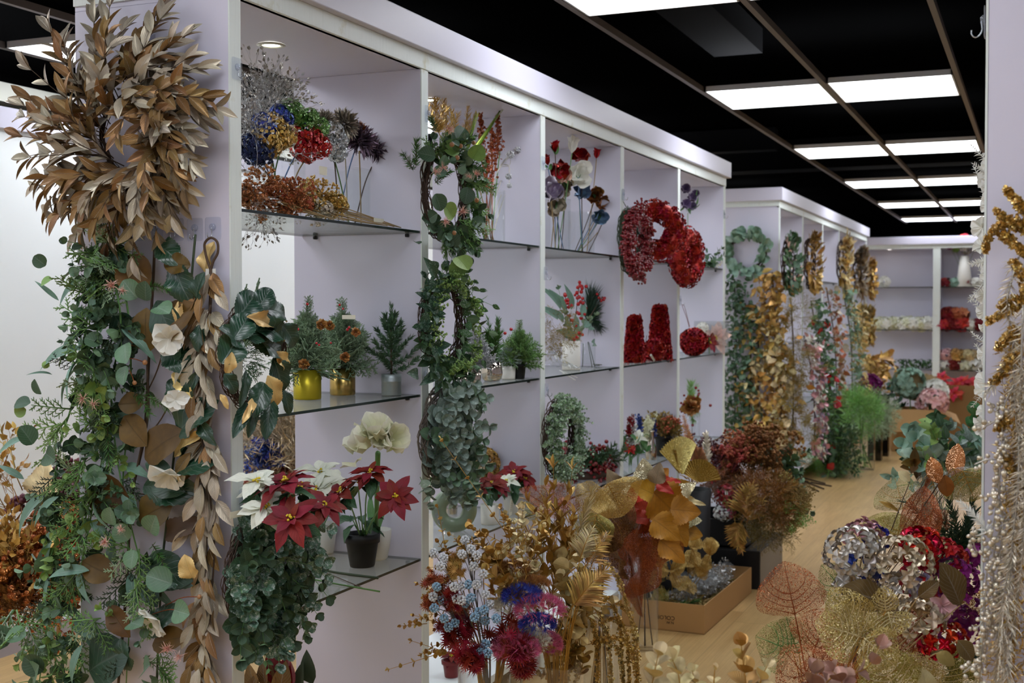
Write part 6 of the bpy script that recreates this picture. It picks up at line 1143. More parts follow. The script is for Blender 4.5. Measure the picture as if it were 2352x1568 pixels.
def golds():
    for i, (pts, L, mat, n, lb) in enumerate((([(1060, 1400), (1000, 1360), (958, 1340)], .02, 'gold_dark', 9, 'gold eucalyptus sprig reaching left, third from the bottom'), ([(1060, 1440), (1000, 1410), (945, 1428)], .02, 'gold_dark', 10, 'gold eucalyptus sprig reaching farthest left'), ([(1080, 1500), (1010, 1480), (967, 1502)], .022, 'gold_dark', 8, 'lowest gold eucalyptus sprig on the left'), ([(1070, 1330), (1035, 1285), (1005, 1243)], .02, 'gold_dark', 9, 'gold eucalyptus sprig beside the lower glass shelf'), ([(1110, 1310), (1075, 1265), (1048, 1242)], .022, 'gold_dark', 8, 'gold eucalyptus sprig above the white pearls'),
            ([(1150, 1320), (1120, 1260), (1080, 1200)], .024, 'gold', 8, 'gold eucalyptus sprig pointing up left before the green ring vase'), ([(1190, 1330), (1165, 1240), (1150, 1165)], .022, 'gold', 10, 'tall thin gold eucalyptus sprig before the white pot'), ([(1210, 1320), (1190, 1230), (1192, 1165)], .026, 'gold_pale', 10, 'tall pale gold eucalyptus sprig in the centre'), ([(1230, 1330), (1190, 1260), (1180, 1200)], .028, 'gold_pale', 9, 'pale gold eucalyptus sprig with open leaves'), ([(1180, 1370), (1150, 1300), (1115, 1230)], .046, 'gold', 5, 'big round gold leaves left of centre'), ([(1200, 1380), (1140, 1330), (1120, 1290)], .05, 'gold', 5, 'big round gold leaves behind the pearl sprays'), ([(1230, 1370), (1200, 1330), (1165, 1320)], .05, 'gold_pale', 5, 'pale round gold leaves above the blue sedum'),
            ([(1300, 1400), (1330, 1320), (1325, 1262)], .056, 'gold_pale', 6, 'large matt pale gold eucalyptus leaves right of centre'), ([(1290, 1430), (1325, 1370), (1345, 1325)], .054, 'gold_pale', 5, 'second spray of large matt gold leaves below'), ([(1290, 1450), (1340, 1400), (1365, 1375)], .05, 'gold_pale', 4, 'matt gold leaves at the right over the amaranth'), ([(1290, 1500), (1310, 1420), (1300, 1395)], .04, 'gold', 6, 'gold leaves under the matt gold spray'), ([(1310, 1540), (1290, 1470), (1275, 1430)], .034, 'gold_dark', 8, 'dark gold leaves right of the pink sedum'), ([(1330, 1560), (1340, 1500), (1310, 1465)], .04, 'gold_dark', 8, 'dark gold leaves low above the amaranth vase'), ([(1300, 1560), (1270, 1520), (1240, 1545)], .032, 'gold', 7, 'gold leaves hanging beside the square vase'))):
        euc_spray(B1 if i < 12 else B2, lb, pts, L, mat, n, R4.uniform(-.05, .12))
    for i, (pts, L, mat, lb) in enumerate((([(1240, 1350), (1265, 1260), (1255, 1190)], .075, 'gold', 'long gold laurel leaves in the centre'), ([(1270, 1360), (1300, 1270), (1280, 1170)], .08, 'gold_dark', 'dark gold laurel leaves behind the matt gold spray'), ([(1220, 1370), (1215, 1290), (1240, 1230)], .065, 'gold', 'gold narrow leaves left of the laurel spray'), ([(1160, 1400), (1130, 1350), (1140, 1300)], .06, 'gold_dark', 'dark gold leaves behind the pearls'), ([(1290, 1380), (1290, 1290), (1310, 1200)], .08, 'gold', 'gold laurel leaves at the upper right'), ([(1210, 1400), (1180, 1340), (1225, 1290)], .05, 'gold_dark', 'dark gold leaves over the blue sedum'))):
        euc_spray(B2, lb, pts, L, mat, 8, R4.uniform(.05, .25), 'laurel_spray', 'laurel', 40)
    for lb, pts, L, mat in (('gold fine-needle spray in the middle of the bouquet', [(1230, 1400), (1225, 1300), (1215, 1225)], .05, 'gold'), ('gold fine-needle spray left', [(1190, 1400), (1160, 1320), (1130, 1270)], .045, 'gold_dark'), ('gold fine-needle spray right', [(1260, 1400), (1275, 1320), (1265, 1250)], .05, 'gold'), ('pale glitter twig spray by the net leaves', [(1290, 1330), (1330, 1220), (1360, 1130)], .04, 'gold_pale')):
        w = [B2.p(u, v, .1) for u, v in pts]; t, q = B2.stem(lb, w[0], 'grass_spray', 'stem_gold'); g = G(); needles(g, w, 150, L, 40, r=R4, W=.03, smi=1); t.part('needles', g, [mat, 'stem_gold'])
golds()
def ribs(tmplf, n=4): pass
def netleaf(t, a, b, W, mat, rib, N, prof='netp', curl=.2, veins=4, name='net_leaf', fold=.15, wave=.12):
    """open mesh leaf with raised ribs, from stalk end a to tip b"""
    a, b = np.asarray(a, float), np.asarray(b, float); L = np.linalg.norm(b - a); kw = dict(curl=curl, fold=fold, wave=wave); tl = leaf(prof, 14, 6, **kw); g = G(); g.inst(tl, [a], b - a, N, L, W, 0, [.5]); f = t.part(name, g, [mat]); y = nrm(b - a); x = nrm(np.cross(y, N)); z = np.cross(x, y)
    W_ = lambda s, tt: a + np.stack([np.asarray(v) for v in surf(prof, np.asarray(s), np.asarray(tt), **kw)]) @ np.stack([x * W, y * L, z * L]) + z * .001
    g = G(); tt = np.linspace(.0, .97, 12); g.tube(W_(np.zeros(12), tt), np.linspace(.0016, .0006, 12), 5)
    for k in range(veins):
        for s in (-1, 1): q = np.linspace(0, 1, 8); t0 = .03 + .5 * k / veins; g.tube(W_(s * .82 * q, t0 + (.3 + .12 * k / veins) * q ** 1.5), np.linspace(.0011, .0004, 8), 4)
    t.part('ribs', g, rib, f); return f
S('net_copper', m_net, col='#a04e22', sc=330, th=.10, glit=.25, gcol='#ffb98a'); S('net_gold', m_net, col='#c09c4c', sc=330, th=.17, glit=.35, gcol='#ffe9a8'); S('net_green', m_net, col='#6f7a3e', sc=360, th=.09, glit=.2, gcol='#c8d890', col2='#8a7a3a'); S('net_brown', m_net, col='#4c3018', sc=420, th=.22, glit=.2, gcol='#d8a860', col2='#7a4a20'); S('net_bigold', m_net, col='#b9a45c', sc=260, th=.13, glit=.15, gcol='#fff0c0', stretch=(1, 1, .6)); S('net_olive', m_net, col='#7d7a30', sc=420, th=.15, glit=.3, gcol='#e0d890', col2='#9a8a30'); S('net_grey', m_net, col='#8a8478', sc=380, th=.10, glit=.3, gcol='#ffffff'); S('net_rust', m_net, col='#742f10', sc=420, th=.17, glit=.25, gcol='#ff9a5a', col2='#9a4a1c')
B3 = Bq(P(1480, 1490, Z=0) + A(0, 0, .001), 4.9, R4, .36); vase('tall clear glass cylinder on the floor before the cardboard tray', B3.b, .062, .36); B4 = Bq(A(-1.52, 4.45, 0), 4.3, R4, .42); vase('clear glass vase on the floor behind the hanging gold amaranth', B4.b, .07, .42)
def drapes():
    for lb, a, b, W, mat, N, B in (('copper net leaf over the gold bouquet', (1290, 1190), (1205, 1112), .13, 'net_copper', (.3, -.7, .6), B4), ('green glitter net leaf left of the copper one', (1262, 1190), (1200, 1150), .12, 'net_green', (.2, -.7, .7), B4), ('copper net leaf with a dark stalk above the bouquet', (1310, 1180), (1255, 1095), .11, 'net_copper', (.5, -.7, .3), B4), ('gold net leaf hanging at the upper right of the bouquet', (1390, 1130), (1330, 1190), .17, 'net_gold', (.2, -.9, .3), B4), ('large gold net leaf draped over the brown ones', (1395, 1110), (1440, 1190), .2, 'net_gold', (.3, -.8, .4), B4),
                                 ('long dark brown net leaf hanging down', (1400, 1120), (1395, 1290), .21, 'net_brown', (.3, -.9, .1), B3), ('brown net leaf hanging right of the first', (1430, 1130), (1425, 1330), .21, 'net_brown', (.1, -.9, .2), B3), ('rust net leaf hanging to the glass cylinder', (1455, 1180), (1450, 1400), .20, 'net_rust', (.3, -.9, .1), B3), ('rust net leaf at the right edge of the hanging bunch', (1475, 1190), (1490, 1390), .19, 'net_rust', (.6, -.7, .1), B3), ('dark net leaf folded in the middle of the hanging bunch', (1410, 1200), (1412, 1350), .12, 'net_brown', (-.5, -.8, .1), B3), ('narrow rust net leaf at the front of the hanging bunch', (1440, 1250), (1470, 1440), .08, 'net_rust', (.1, -.9, .3), B3), ('olive gold net leaf behind the fern', (1370, 1180), (1350, 1280), .14, 'net_olive', (.3, -.8, .3), B4)):
        pa, pb = B.p(*a, R4.uniform(-.35, .0)), None; dd = (pa - CAMP) @ FW - B.D; pb = B.p(*b, dd + R4.uniform(-.05, .05)); t, q = B.stem(lb, pa, 'net_leaf_pick', 'stem_brown'); netleaf(t, pa, pb, W, mat, 'stem_copper' if 'copper' in mat or 'rust' in mat else 'stem_gold', A(*N), curl=.3, fold=.3, wave=.25)
    for lb, a, b, L, mat, B in (('gold palm fern leaf in the right of the bouquet', (1310, 1400), (1390, 1310), .09, 'gold', B2), ('gold fern leaf standing behind the matt gold leaves', (1330, 1290), (1360, 1215), .06, 'gold_pale', B2), ('gold fern leaf beside the brown net leaves', (1345, 1300), (1395, 1230), .06, 'gold', B2), ('silver feather pointing up before the brown net leaves', (1350, 1320), (1395, 1222), .018, 'silver', B2), ('second silver feather left of it', (1345, 1290), (1368, 1222), .016, 'silver', B2)):
        w = [B.p(*a, -.1), B.p((a[0] + b[0]) / 2, (a[1] + b[1]) / 2 - 6, -.12), B.p(*b, -.1)]; t, q = B.stem(lb, w[0], 'fern_leaf', 'stem_gold'); g = G(); sprig(g, w, L_['lance'], 26, L, L * .55, 52, 2, False, UPV * .3 - FW, .6, True, r=R4, sr=.0016, tip=.4, jit=.08); t.part('leaflets', g, [mat, 'stem_gold'])
drapes()
def amaranth():
    for i, (lb, pts) in enumerate((('gold glitter amaranth strand arching highest, far right', [(1360, 1330), (1388, 1292), (1420, 1330), (1440, 1390), (1462, 1470), (1466, 1568)]), ('gold glitter amaranth strand at the right edge of the cascade', [(1350, 1400), (1395, 1372), (1430, 1395), (1452, 1430), (1460, 1530)]), ('gold amaranth strand hanging down the right centre', [(1345, 1410), (1385, 1380), (1412, 1400), (1425, 1450), (1428, 1540)]), ('gold amaranth strand down the centre', [(1320, 1410), (1365, 1395), (1390, 1440), (1400, 1500), (1404, 1575)]), ('gold amaranth strand left of centre', [(1310, 1420), (1340, 1395), (1365, 1440), (1372, 1520), (1372, 1580)]), ('gold amaranth strand at the left of the cascade', [(1305, 1430), (1325, 1405), (1318, 1460), (1310, 1530), (1300, 1580)]), ('short gold amaranth strand at the far left', [(1300, 1440), (1290, 1425), (1280, 1470), (1282, 1510)]), ('long gold amaranth strand on the left going below', [(1330, 1420), (1345, 1400), (1338, 1470), (1322, 1568)]), ('low gold amaranth strand bending right', [(1350, 1480), (1400, 1465), (1440, 1475), (1458, 1520), (1464, 1590)]), ('gold amaranth strand in front, reaching lowest', [(1360, 1480), (1405, 1475), (1425, 1510), (1432, 1590)]), ('gold amaranth strand behind the front ones', [(1370, 1440), (1408, 1420), (1440, 1460), (1445, 1575)]))):
        w = cr([B4.p(u, v, -.55 + .03 * (i % 4)) for u, v in pts], 30); t, q = B4.stem(lb, w[0], 'amaranth_strand', 'stem_gold', .002); g = G(); g.tube(w, .0012, 4); t.part('strand_core', g, 'stem_gold'); g = G(); k = 420; x = R4.uniform(.06, 1, k); p, T = samp(w, x); th = (.0075 + .004 * np.sin(x * 40 + i)) * (1.1 - .45 * x); g.inst(L_['rndlo'], p + nrm(R4.normal(size=(k, 3))) * (th * R4.uniform(.4, 1, k))[:, None], R4.normal(0, 1, (k, 3)), None, .0085, None, 0, R4.random(k)); t.part('bloom', g, 'gold_glit' if i % 3 else 'gold_bright')
S('gold_bright', m_leaf, col='#c9a75a', rough=.4, metal=.6, vein=0, glit=.35, gcol='#fff2c4', gsc=900)
amaranth()
# yellow and red birch-leaf bunch, gold fans and copper ferns
B5 = Bq(P(1535, 1375, Z=0) * A(1, .97, 1), 4.7, R4, .3); vase('black plastic bucket mostly hidden behind the yellow leaves', B5.b, .085, .34, mat='pot_black', name='bucket', cat='bucket', r1=.10)
def birch():
    S('leaf_yellow', m_leaf, col='#a87416', back='#a0741f', rough=.5, vein=.25, vd=7, var=.12, hue=.012); S('leaf_orange', m_leaf, col='#c8571c', back='#c86a2a', tip='#b83a18', rough=.5, vein=.2, vd=7); S('leaf_red', m_leaf, col='#a81c14', back='#b0301c', rough=.5, vein=.2, vd=7); S('leaf_tinsel', m_leaf, col='#a59a72', rough=.4, metal=.5, vein=0, glit=.4, gcol='#f4ecc8', gsc=800); S('leaf_taupe', m_leaf, col='#8a7258', rough=.5, metal=.2, vein=.2)
    for lb, a, b, W, mat in (('large yellow birch leaf in the centre of the bunch', (1500, 1130), (1570, 1195), 1.1, 'leaf_yellow'), ('yellow birch leaf at the upper right', (1520, 1140), (1585, 1110), 1.1, 'leaf_yellow'), ('yellow birch leaf at the right edge', (1540, 1170), (1607, 1175), 1.1, 'leaf_yellow'), ('yellow birch leaf lower right', (1545, 1215), (1612, 1225), 1.0, 'leaf_yellow'), ('lowest yellow birch leaf', (1540, 1195), (1580, 1250), 1.05, 'leaf_yellow'), ('yellow birch leaf lower left', (1500, 1192), (1560, 1235), 1.0, 'leaf_yellow'), ('yellow birch leaf left behind the stalk', (1500, 1180), (1475, 1125), 1.0, 'leaf_yellow'), ('yellow birch leaf at the top', (1500, 1110), (1535, 1078), 1.1, 'leaf_yellow'), ('ochre birch leaf under the bunch over the tray', (1515, 1240), (1575, 1285), 1.0, 'leaf_yellow'), ('small yellow birch leaf low at the left', (1530, 1205), (1500, 1250), 1.0, 'leaf_yellow'),
                          ('yellow orange birch leaf at the upper left', (1500, 1135), (1458, 1112), 1.0, 'leaf_yellow'), ('orange birch leaf pointing left', (1488, 1122), (1432, 1148), .8, 'leaf_orange'), ('orange red birch leaf at the top right', (1508, 1112), (1560, 1102), .7, 'leaf_orange'), ('bright red birch leaf under the orange one', (1510, 1110), (1545, 1130), .7, 'leaf_red'), ('red birch leaf at the left, half hidden', (1500, 1180), (1420, 1150), .9, 'leaf_red'), ('dark red birch leaf below the left red one', (1490, 1190), (1445, 1185), .9, 'leaf_red'), ('rust orange birch leaf low at the left', (1495, 1200), (1470, 1222), .9, 'leaf_orange'),
                          ('silver-gold glitter leaf at the top left of the yellow bunch', (1485, 1115), (1478, 1058), 1.1, 'leaf_tinsel'), ('silver-gold glitter leaf left of the yellow bunch', (1460, 1130), (1415, 1098), 1.0, 'leaf_tinsel'), ('taupe leaf between glitter and yellow leaves', (1505, 1110), (1515, 1065), 1.0, 'leaf_taupe'), ('olive gold leaf at the right of the bunch top', (1555, 1140), (1595, 1108), .8, 'leaf_tinsel'), ('gold glitter leaf at the lower right of the bunch', (1550, 1200), (1610, 1190), .8, 'leaf_tinsel'), ('pale gold twisted leaf pointing right', (1560, 1148), (1620, 1155), .4, 'gold_pale'), ('brown leaf behind the gold net leaves at the left', (1420, 1130), (1400, 1080), .9, 'leaf_taupe')):
        pa = B5.p(*a, R4.uniform(-.25, -.05)); pb = B5.p(*b, (pa - CAMP) @ FW - B5.D + R4.uniform(-.05, .03)); t, q = B5.stem(lb, pa, 'birch_leaf', 'stem_tan', .0018); L = np.linalg.norm(pb - pa) * 1.12; g = G(); g.inst(L_['birch'], [pa], pb - pa, A(.3, -.75, .45) + R4.normal(0, .2, 3), L, L * W, 0, R4.random(1)); t.part('leaf', g, mat)
birch()
B6 = Bq(P(1625, 1290, Z=0) + A(0, -.1, 0), 6.0, R4, .5); 
vase('tall black round bucket behind the yellow leaves, holding fans and ferns', A(-1.66, 6.3, 0), .09, .56, mat='pot_black', name='bucket', cat='bucket', r1=.105); B6.b = A(-1.66, 6.3, 0); B6.z = .56
def fan(t, a, b, N, mat, spread=1.9, n=40):
    a, b = np.asarray(a, float), np.asarray(b, float); L = np.linalg.norm(b - a); y = nrm(b - a); x = nrm(np.cross(y, N)); z = np.cross(x, y); th = np.linspace(-spread / 2, spread / 2, n); rr = np.linspace(.04, 1, 6); V = []; Q = []
    for i, q in enumerate(th):
        for k in rr: l = L * k * (1 + (.035 if (i % 2) and k == 1 else 0)) * (1 - .12 * abs(q / spread)); V.append(a + (y * math.cos(q) + x * math.sin(q)) * l + z * (.018 * L * k * (-1) ** i - .25 * L * k * k * (q / spread) ** 2))
    for i in range(n - 1):
        for k in range(5): Q.append([i * 6 + k, (i + 1) * 6 + k, (i + 1) * 6 + k + 1, i * 6 + k + 1])
    g = G(); g.add(V, Q, At=np.full((len(V), 3), .5)); t.part('fan', g, mat, smooth=False)
def bucket_things():
    S('fan_pale', m_leaf, col='#cdbb72', back='#a98f4a', rough=.4, metal=.5, vein=0, glit=.25, gcol='#fff4c4', gsc=500); S('fan_bronze', m_leaf, col='#8a6a28', back='#7a5a20', rough=.42, metal=.5, vein=0, glit=.1, gcol='#e8c880', gsc=500); S('copper_leaf', m_leaf, col='#b07a52', rough=.3, metal=.75, vein=.1)
    for lb, a, b, N, mat, sp in (('pale gold pleated fan leaf standing behind the yellow leaves', (1568, 1092), (1560, 1015), (.75, -.5, .45), 'fan_pale', 1.5), ('pale gold pleated fan leaf, folded edge of it', (1562, 1090), (1536, 1040), (-.6, -.7, .2), 'fan_bronze', .8), ('bronze pleated fan leaf hanging right of the pale one', (1604, 1108), (1612, 1062), (.1, -.8, .6), 'fan_bronze', 2.5)):
        pa, pb = B6.p(*a, -.5), B6.p(*b, -.5); t, q = B6.stem(lb, pa, 'fan_palm', 'stem_gold', .003); fan(t, pa, pb + (pb - pa) * .15, A(*N), mat, sp)
    for lb, a, b in (('tall copper metallic fern leaf, leftmost', (1590, 1060), (1570, 955)), ('copper metallic fern leaf leaning right', (1605, 1065), (1588, 1010)), ('short copper metallic fern leaf by the shrub sprays', (1610, 1070), (1610, 1030))):
        w = [B6.p(*a, -.2), B6.p((a[0] * 1.1 + b[0] * .9) / 2, (a[1] + b[1]) / 2, -.2), B6.p(*b, -.2)]; t, q = B6.stem(lb, w[0], 'fern_leaf', 'stem_copper'); g = G(); sprig(g, w, L_['lance'], 24, .045, .05, 60, 2, False, -FW, .6, True, r=R4, tip=.3, jit=.05); t.part('leaflets', g, ['copper_leaf', 'stem_copper'])
    t, q = B6.stem('silver feather standing right of the copper ferns', B6.p(1618, 1090, -.1), 'feather'); w = [B6.p(1618, 1080, -.1), B6.p(1624, 1030, -.1), B6.p(1622, 1000, -.1)]; g = G(); sprig(g, w, L_['strap'], 22, .05, .1, 25, 2, False, -FW, .6, True, r=R4); t.part('barbs', g, ['silvergold', 'stem_silver'])
bucket_things()
B7 = Bq(A(-1.75, 7.2, .36), 6.9, R4, .6); vase('tall clear vase behind the black boxes holding the rust shrub sprays', A(-1.75, 7.3, 0), .10, .6); B7.b = A(-1.75, 7.3, 0)
def shrubs():
    for lb, (u, v), R, tmpl, mat, n in (('dark plum berry spray at the left of the rust shrubs', (1640, 1045), .17, AIRYB, 'plum', 26), ('coral red berry spray in the middle of the rust shrubs', (1680, 1035), .17, AIRYB, 'coral', 22), ('second coral berry spray low at the right', (1778, 1085), .13, AIRYB, 'coral', 14), ('plum berry spray reaching up left', (1625, 1010), .13, AIRYB, 'plum', 12), ('copper brown airy spray at the front', (1690, 1095), .2, AIRY, 'copper_br', 40), ('light copper airy spray', (1665, 1075), .17, AIRY, 'copper_br', 26), ('bronze glitter spray at the top of the shrubs', (1735, 1010), .2, AIRYB, 'bronze_glit', 34), ('bronze spray right of the coral berries', (1755, 1050), .18, AIRY, 'bronze_glit', 30), ('orange bud spray above the coral berries', (1690, 1010), .13, AIRYB, 'orange_glit', 14)):
        c = B7.p(u, v, R4.uniform(-.2, .1)); t, q = B7.stem(lb, c - A(0, 0, R * .5), 'berry_spray', 'stem_brown'); g = G(); o = c - A(0, 0, R * .5); d = R4.normal(0, .6, (n, 3)) + A(0, 0, .75); g.inst(tmpl, o + R4.normal(0, .03, (n, 3)), d, None, R * R4.uniform(.6, 1.1, n), None, 0, R4.random(n)); t.part('spray', g, mat)
    t = Th('eucalyptus_spray', 'green eucalyptus and holly leaves at the right of the rust shrubs', 'artificial flower', B7.b); F = Foliage(t, R4)
    for k in range(34): p = B7.p(R4.uniform(1755, 1825), R4.uniform(1035, 1120) + 20, R4.uniform(-.1, .2)); F.euc(p, R4.normal(0, .6, 3) + A(.4, -.2, .3), R4.uniform(.08, .16), .06, R4.choice(['euc', 'euc_deep', 'leaf_green']), 4)
    g = G(); g.tube(cr([B7.b + A(.03, 0, .02), B7.b + A(.08, 0, .6), B7.p(1790, 1090)], 10), .004, 5); t.part('stem', g, 'stem_green'); F.done()
S('plum', m_leaf, col='#5c2a34', rough=.5, vein=0, var=.35); S('coral', m_leaf, col='#9c4636', rough=.5, vein=0, var=.3); S('copper_br', m_leaf, col='#9a6238', rough=.45, metal=.3, vein=0, var=.35, glit=.1); S('bronze_glit', m_leaf, col='#7a4f26', rough=.42, metal=.45, vein=0, var=.3, glit=.15, gcol='#e8b070')
shrubs()
# boxes and the tray
def openbox(name, label, cat, M, w, d, h, mat, wall=.006, lid=None, cat_='box'):
    t = Th(name, label, cat_, M(np.array([[w / 2, d / 2, 0]]))[0]); 
    for nm, a, b in (('base', (0, 0, 0), (w, d, wall)), ('front_wall', (0, 0, 0), (w, wall, h)), ('back_wall', (0, d - wall, 0), (w, d, h)), ('side_wall', (0, wall, 0), (wall, d - wall, h)), ('side_wall', (w - wall, wall, 0), (w, d - wall, h))): g = G(); g.box(np.array(a, float), np.array(b, float), M=M); t.part(nm, g, mat, smooth=False)
    return t
def frameM(o, ax): c, s = math.cos(ax), math.sin(ax); return lambda V: np.stack([o[0] + V[:, 0] * c - V[:, 1] * s, o[1] + V[:, 0] * s + V[:, 1] * c, o[2] + V[:, 2]], -1)
t = Th('display_plinth', 'low black display cube on the floor beside the cardboard tray', 'plinth', A(-1.6, 6.9, 0)); g = G(); g.box(A(-1.84, 6.57, 0), A(-1.355, 7.2, .205)); t.part('cube', g, 'box_black', smooth=False, bevel=.004); g = G(); g.box(A(-1.3545, 6.58, .002), A(-1.352, 7.19, .2)); t.part('side_panel', g, 'plinth_grey', smooth=False, label='grey side panel')
MB7 = frameM(A(-1.84, 6.62, .205), 0); openbox('flower_box', 'black open box on the black cube, filled with sedum and gold ferns', 'box', MB7, .40, .42, .15, 'box_black', .01)
B8 = Bq(A(-1.6, 6.85, .22), 6.75, R4, .36)
def boxflowers():
    for lb, (u, v), R, mat in (('dark red flower at the back of the black box', (1672, 1142), .07, 'spiky_red'), ('tan sedum flower in the black box', (1680, 1160), .05, 'gold_dull'), ('dark green sedum flower in the black box', (1698, 1158), .05, 'pine_dark'), ('grey white sedum at the front left of the black box', (1660, 1178), .05, 'silver_glit'), ('pale pink sedum at the left of the black box', (1672, 1172), .045, 'sedum_pink'), ('silver grey sedum between the gold ferns', (1738, 1172), .05, 'silver_glit')):
        c = B8.p(u, v, -.1); t, q = B8.stem(lb, c, 'sedum', 'stem_tan', k=.1); g = G(); ball(g, c, R, L_['rndlo'], 260, .016, 'face', -.5, r=R4, jit=.3); t.part('flower_head', g, mat)
    for lb, a, b, L in (('tall gold metallic fern leaf in the black box', (1710, 1190), (1725, 1118), .12), ('gold metallic fern leaf hanging over the box front', (1705, 1195), (1695, 1250), .10), ('gold metallic fern leaf bending right', (1715, 1200), (1750, 1150), .10), ('gold metallic fern leaf hanging lowest at the front', (1688, 1190), (1703, 1262), .09)):
        w = [B8.p(*a, -.25), B8.p((a[0] + b[0]) / 2 - 6, (a[1] + b[1]) / 2, -.27), B8.p(*b, -.28)]; t, q = B8.stem(lb, w[0], 'fern_leaf', 'stem_gold', k=.1); g = G(); sprig(g, w, L_['lance'], 15, L, L * .8, 50, 2, False, -FW + A(0, 0, .3), .6, True, r=R4, tip=.4, jit=.06); t.part('leaflets', g, ['gold', 'stem_gold'])
    for lb, (u, v), R, mat, n in (('olive gold tulle netting bunch hanging over the box side', (1765, 1210), .14, 'olive_fuzz', 60), ('amber grass spray in the black box', (1760, 1150), .2, 'amber_fuzz', 46), ('gold gypsophila spray at the right of the box', (1805, 1160), .16, 'gold_dull', 26), ('green tipped gypsophila spray at the lower right of the box', (1815, 1200), .12, 'fern_green', 16)):
        c = B8.p(u, v, -.2); t, q = B8.stem(lb, c, 'grass_spray', 'stem_gold', k=.1); g = G(); d = R4.normal(0, .7, (n, 3)) + A(.1, 0, .2); g.inst(AIRYF if 'fuzz' in mat else AIRY, c + R4.normal(0, .03, (n, 3)), d, None, R * R4.uniform(.6, 1.1, n), None, 0, R4.random(n)); t.part('spray', g, mat)
S('olive_fuzz', m_leaf, col='#7a6a24', rough=.5, metal=.2, vein=0, var=.3, glit=.1); S('amber_fuzz', m_leaf, col='#94601f', rough=.5, metal=.2, vein=0, var=.35, glit=.1)
boxflowers()
MT_ = frameM(A(-1.80, 5.57, 0), -.02); _w, _d = .40, .93
t = openbox('cardboard_tray', 'long brown cardboard tray of gold net foliage on the wooden floor', 'box', MT_, _w, _d, .135, 'card', .005)
def print_on(t, txt, pos, right, up, size, mat):
    """printed word as thin raised letters lying on a face"""
    cu = bpy.data.curves.new('print', 'FONT'); cu.body = txt; cu.size = size; cu.extrude = .0003; cu.align_x = 'CENTER'; o = bpy.data.objects.new('print', cu); COL.objects.link(o); dg = bpy.context.evaluated_depsgraph_get(); me = bpy.data.meshes.new_from_object(o.evaluated_get(dg)); bpy.data.objects.remove(o); co_ = np.empty(len(me.vertices) * 3); me.vertices.foreach_get('co', co_); co_ = co_.reshape(-1, 3); R_ = nrm(right); U_ = nrm(up); N_ = np.cross(R_, U_); W_ = np.asarray(pos) + co_[:, :1] * R_ + co_[:, 1:2] * U_ + co_[:, 2:] * N_ - t.loc
    me.vertices.foreach_set('co', W_.astype(np.float32).ravel()); me.update(); me.materials.clear(); me.materials.append(MT(mat)); ob = bpy.data.objects.new('printed_text', me); COL.objects.link(ob); ob.parent = t.o
print_on(t, 'COLOR', MT_(np.array([[.215, -.0008, .070]]))[0], MT_(np.array([[-1, 0, 0]]))[0] - MT_(np.zeros((1, 3)))[0], A(0, 0, -1), .026, 'card_ink')
print_on(t, 'N.W.', MT_(np.array([[.235, -.0008, .046]]))[0], MT_(np.array([[-1, 0, 0]]))[0] - MT_(np.zeros((1, 3)))[0], A(0, 0, -1), .018, 'card_ink')
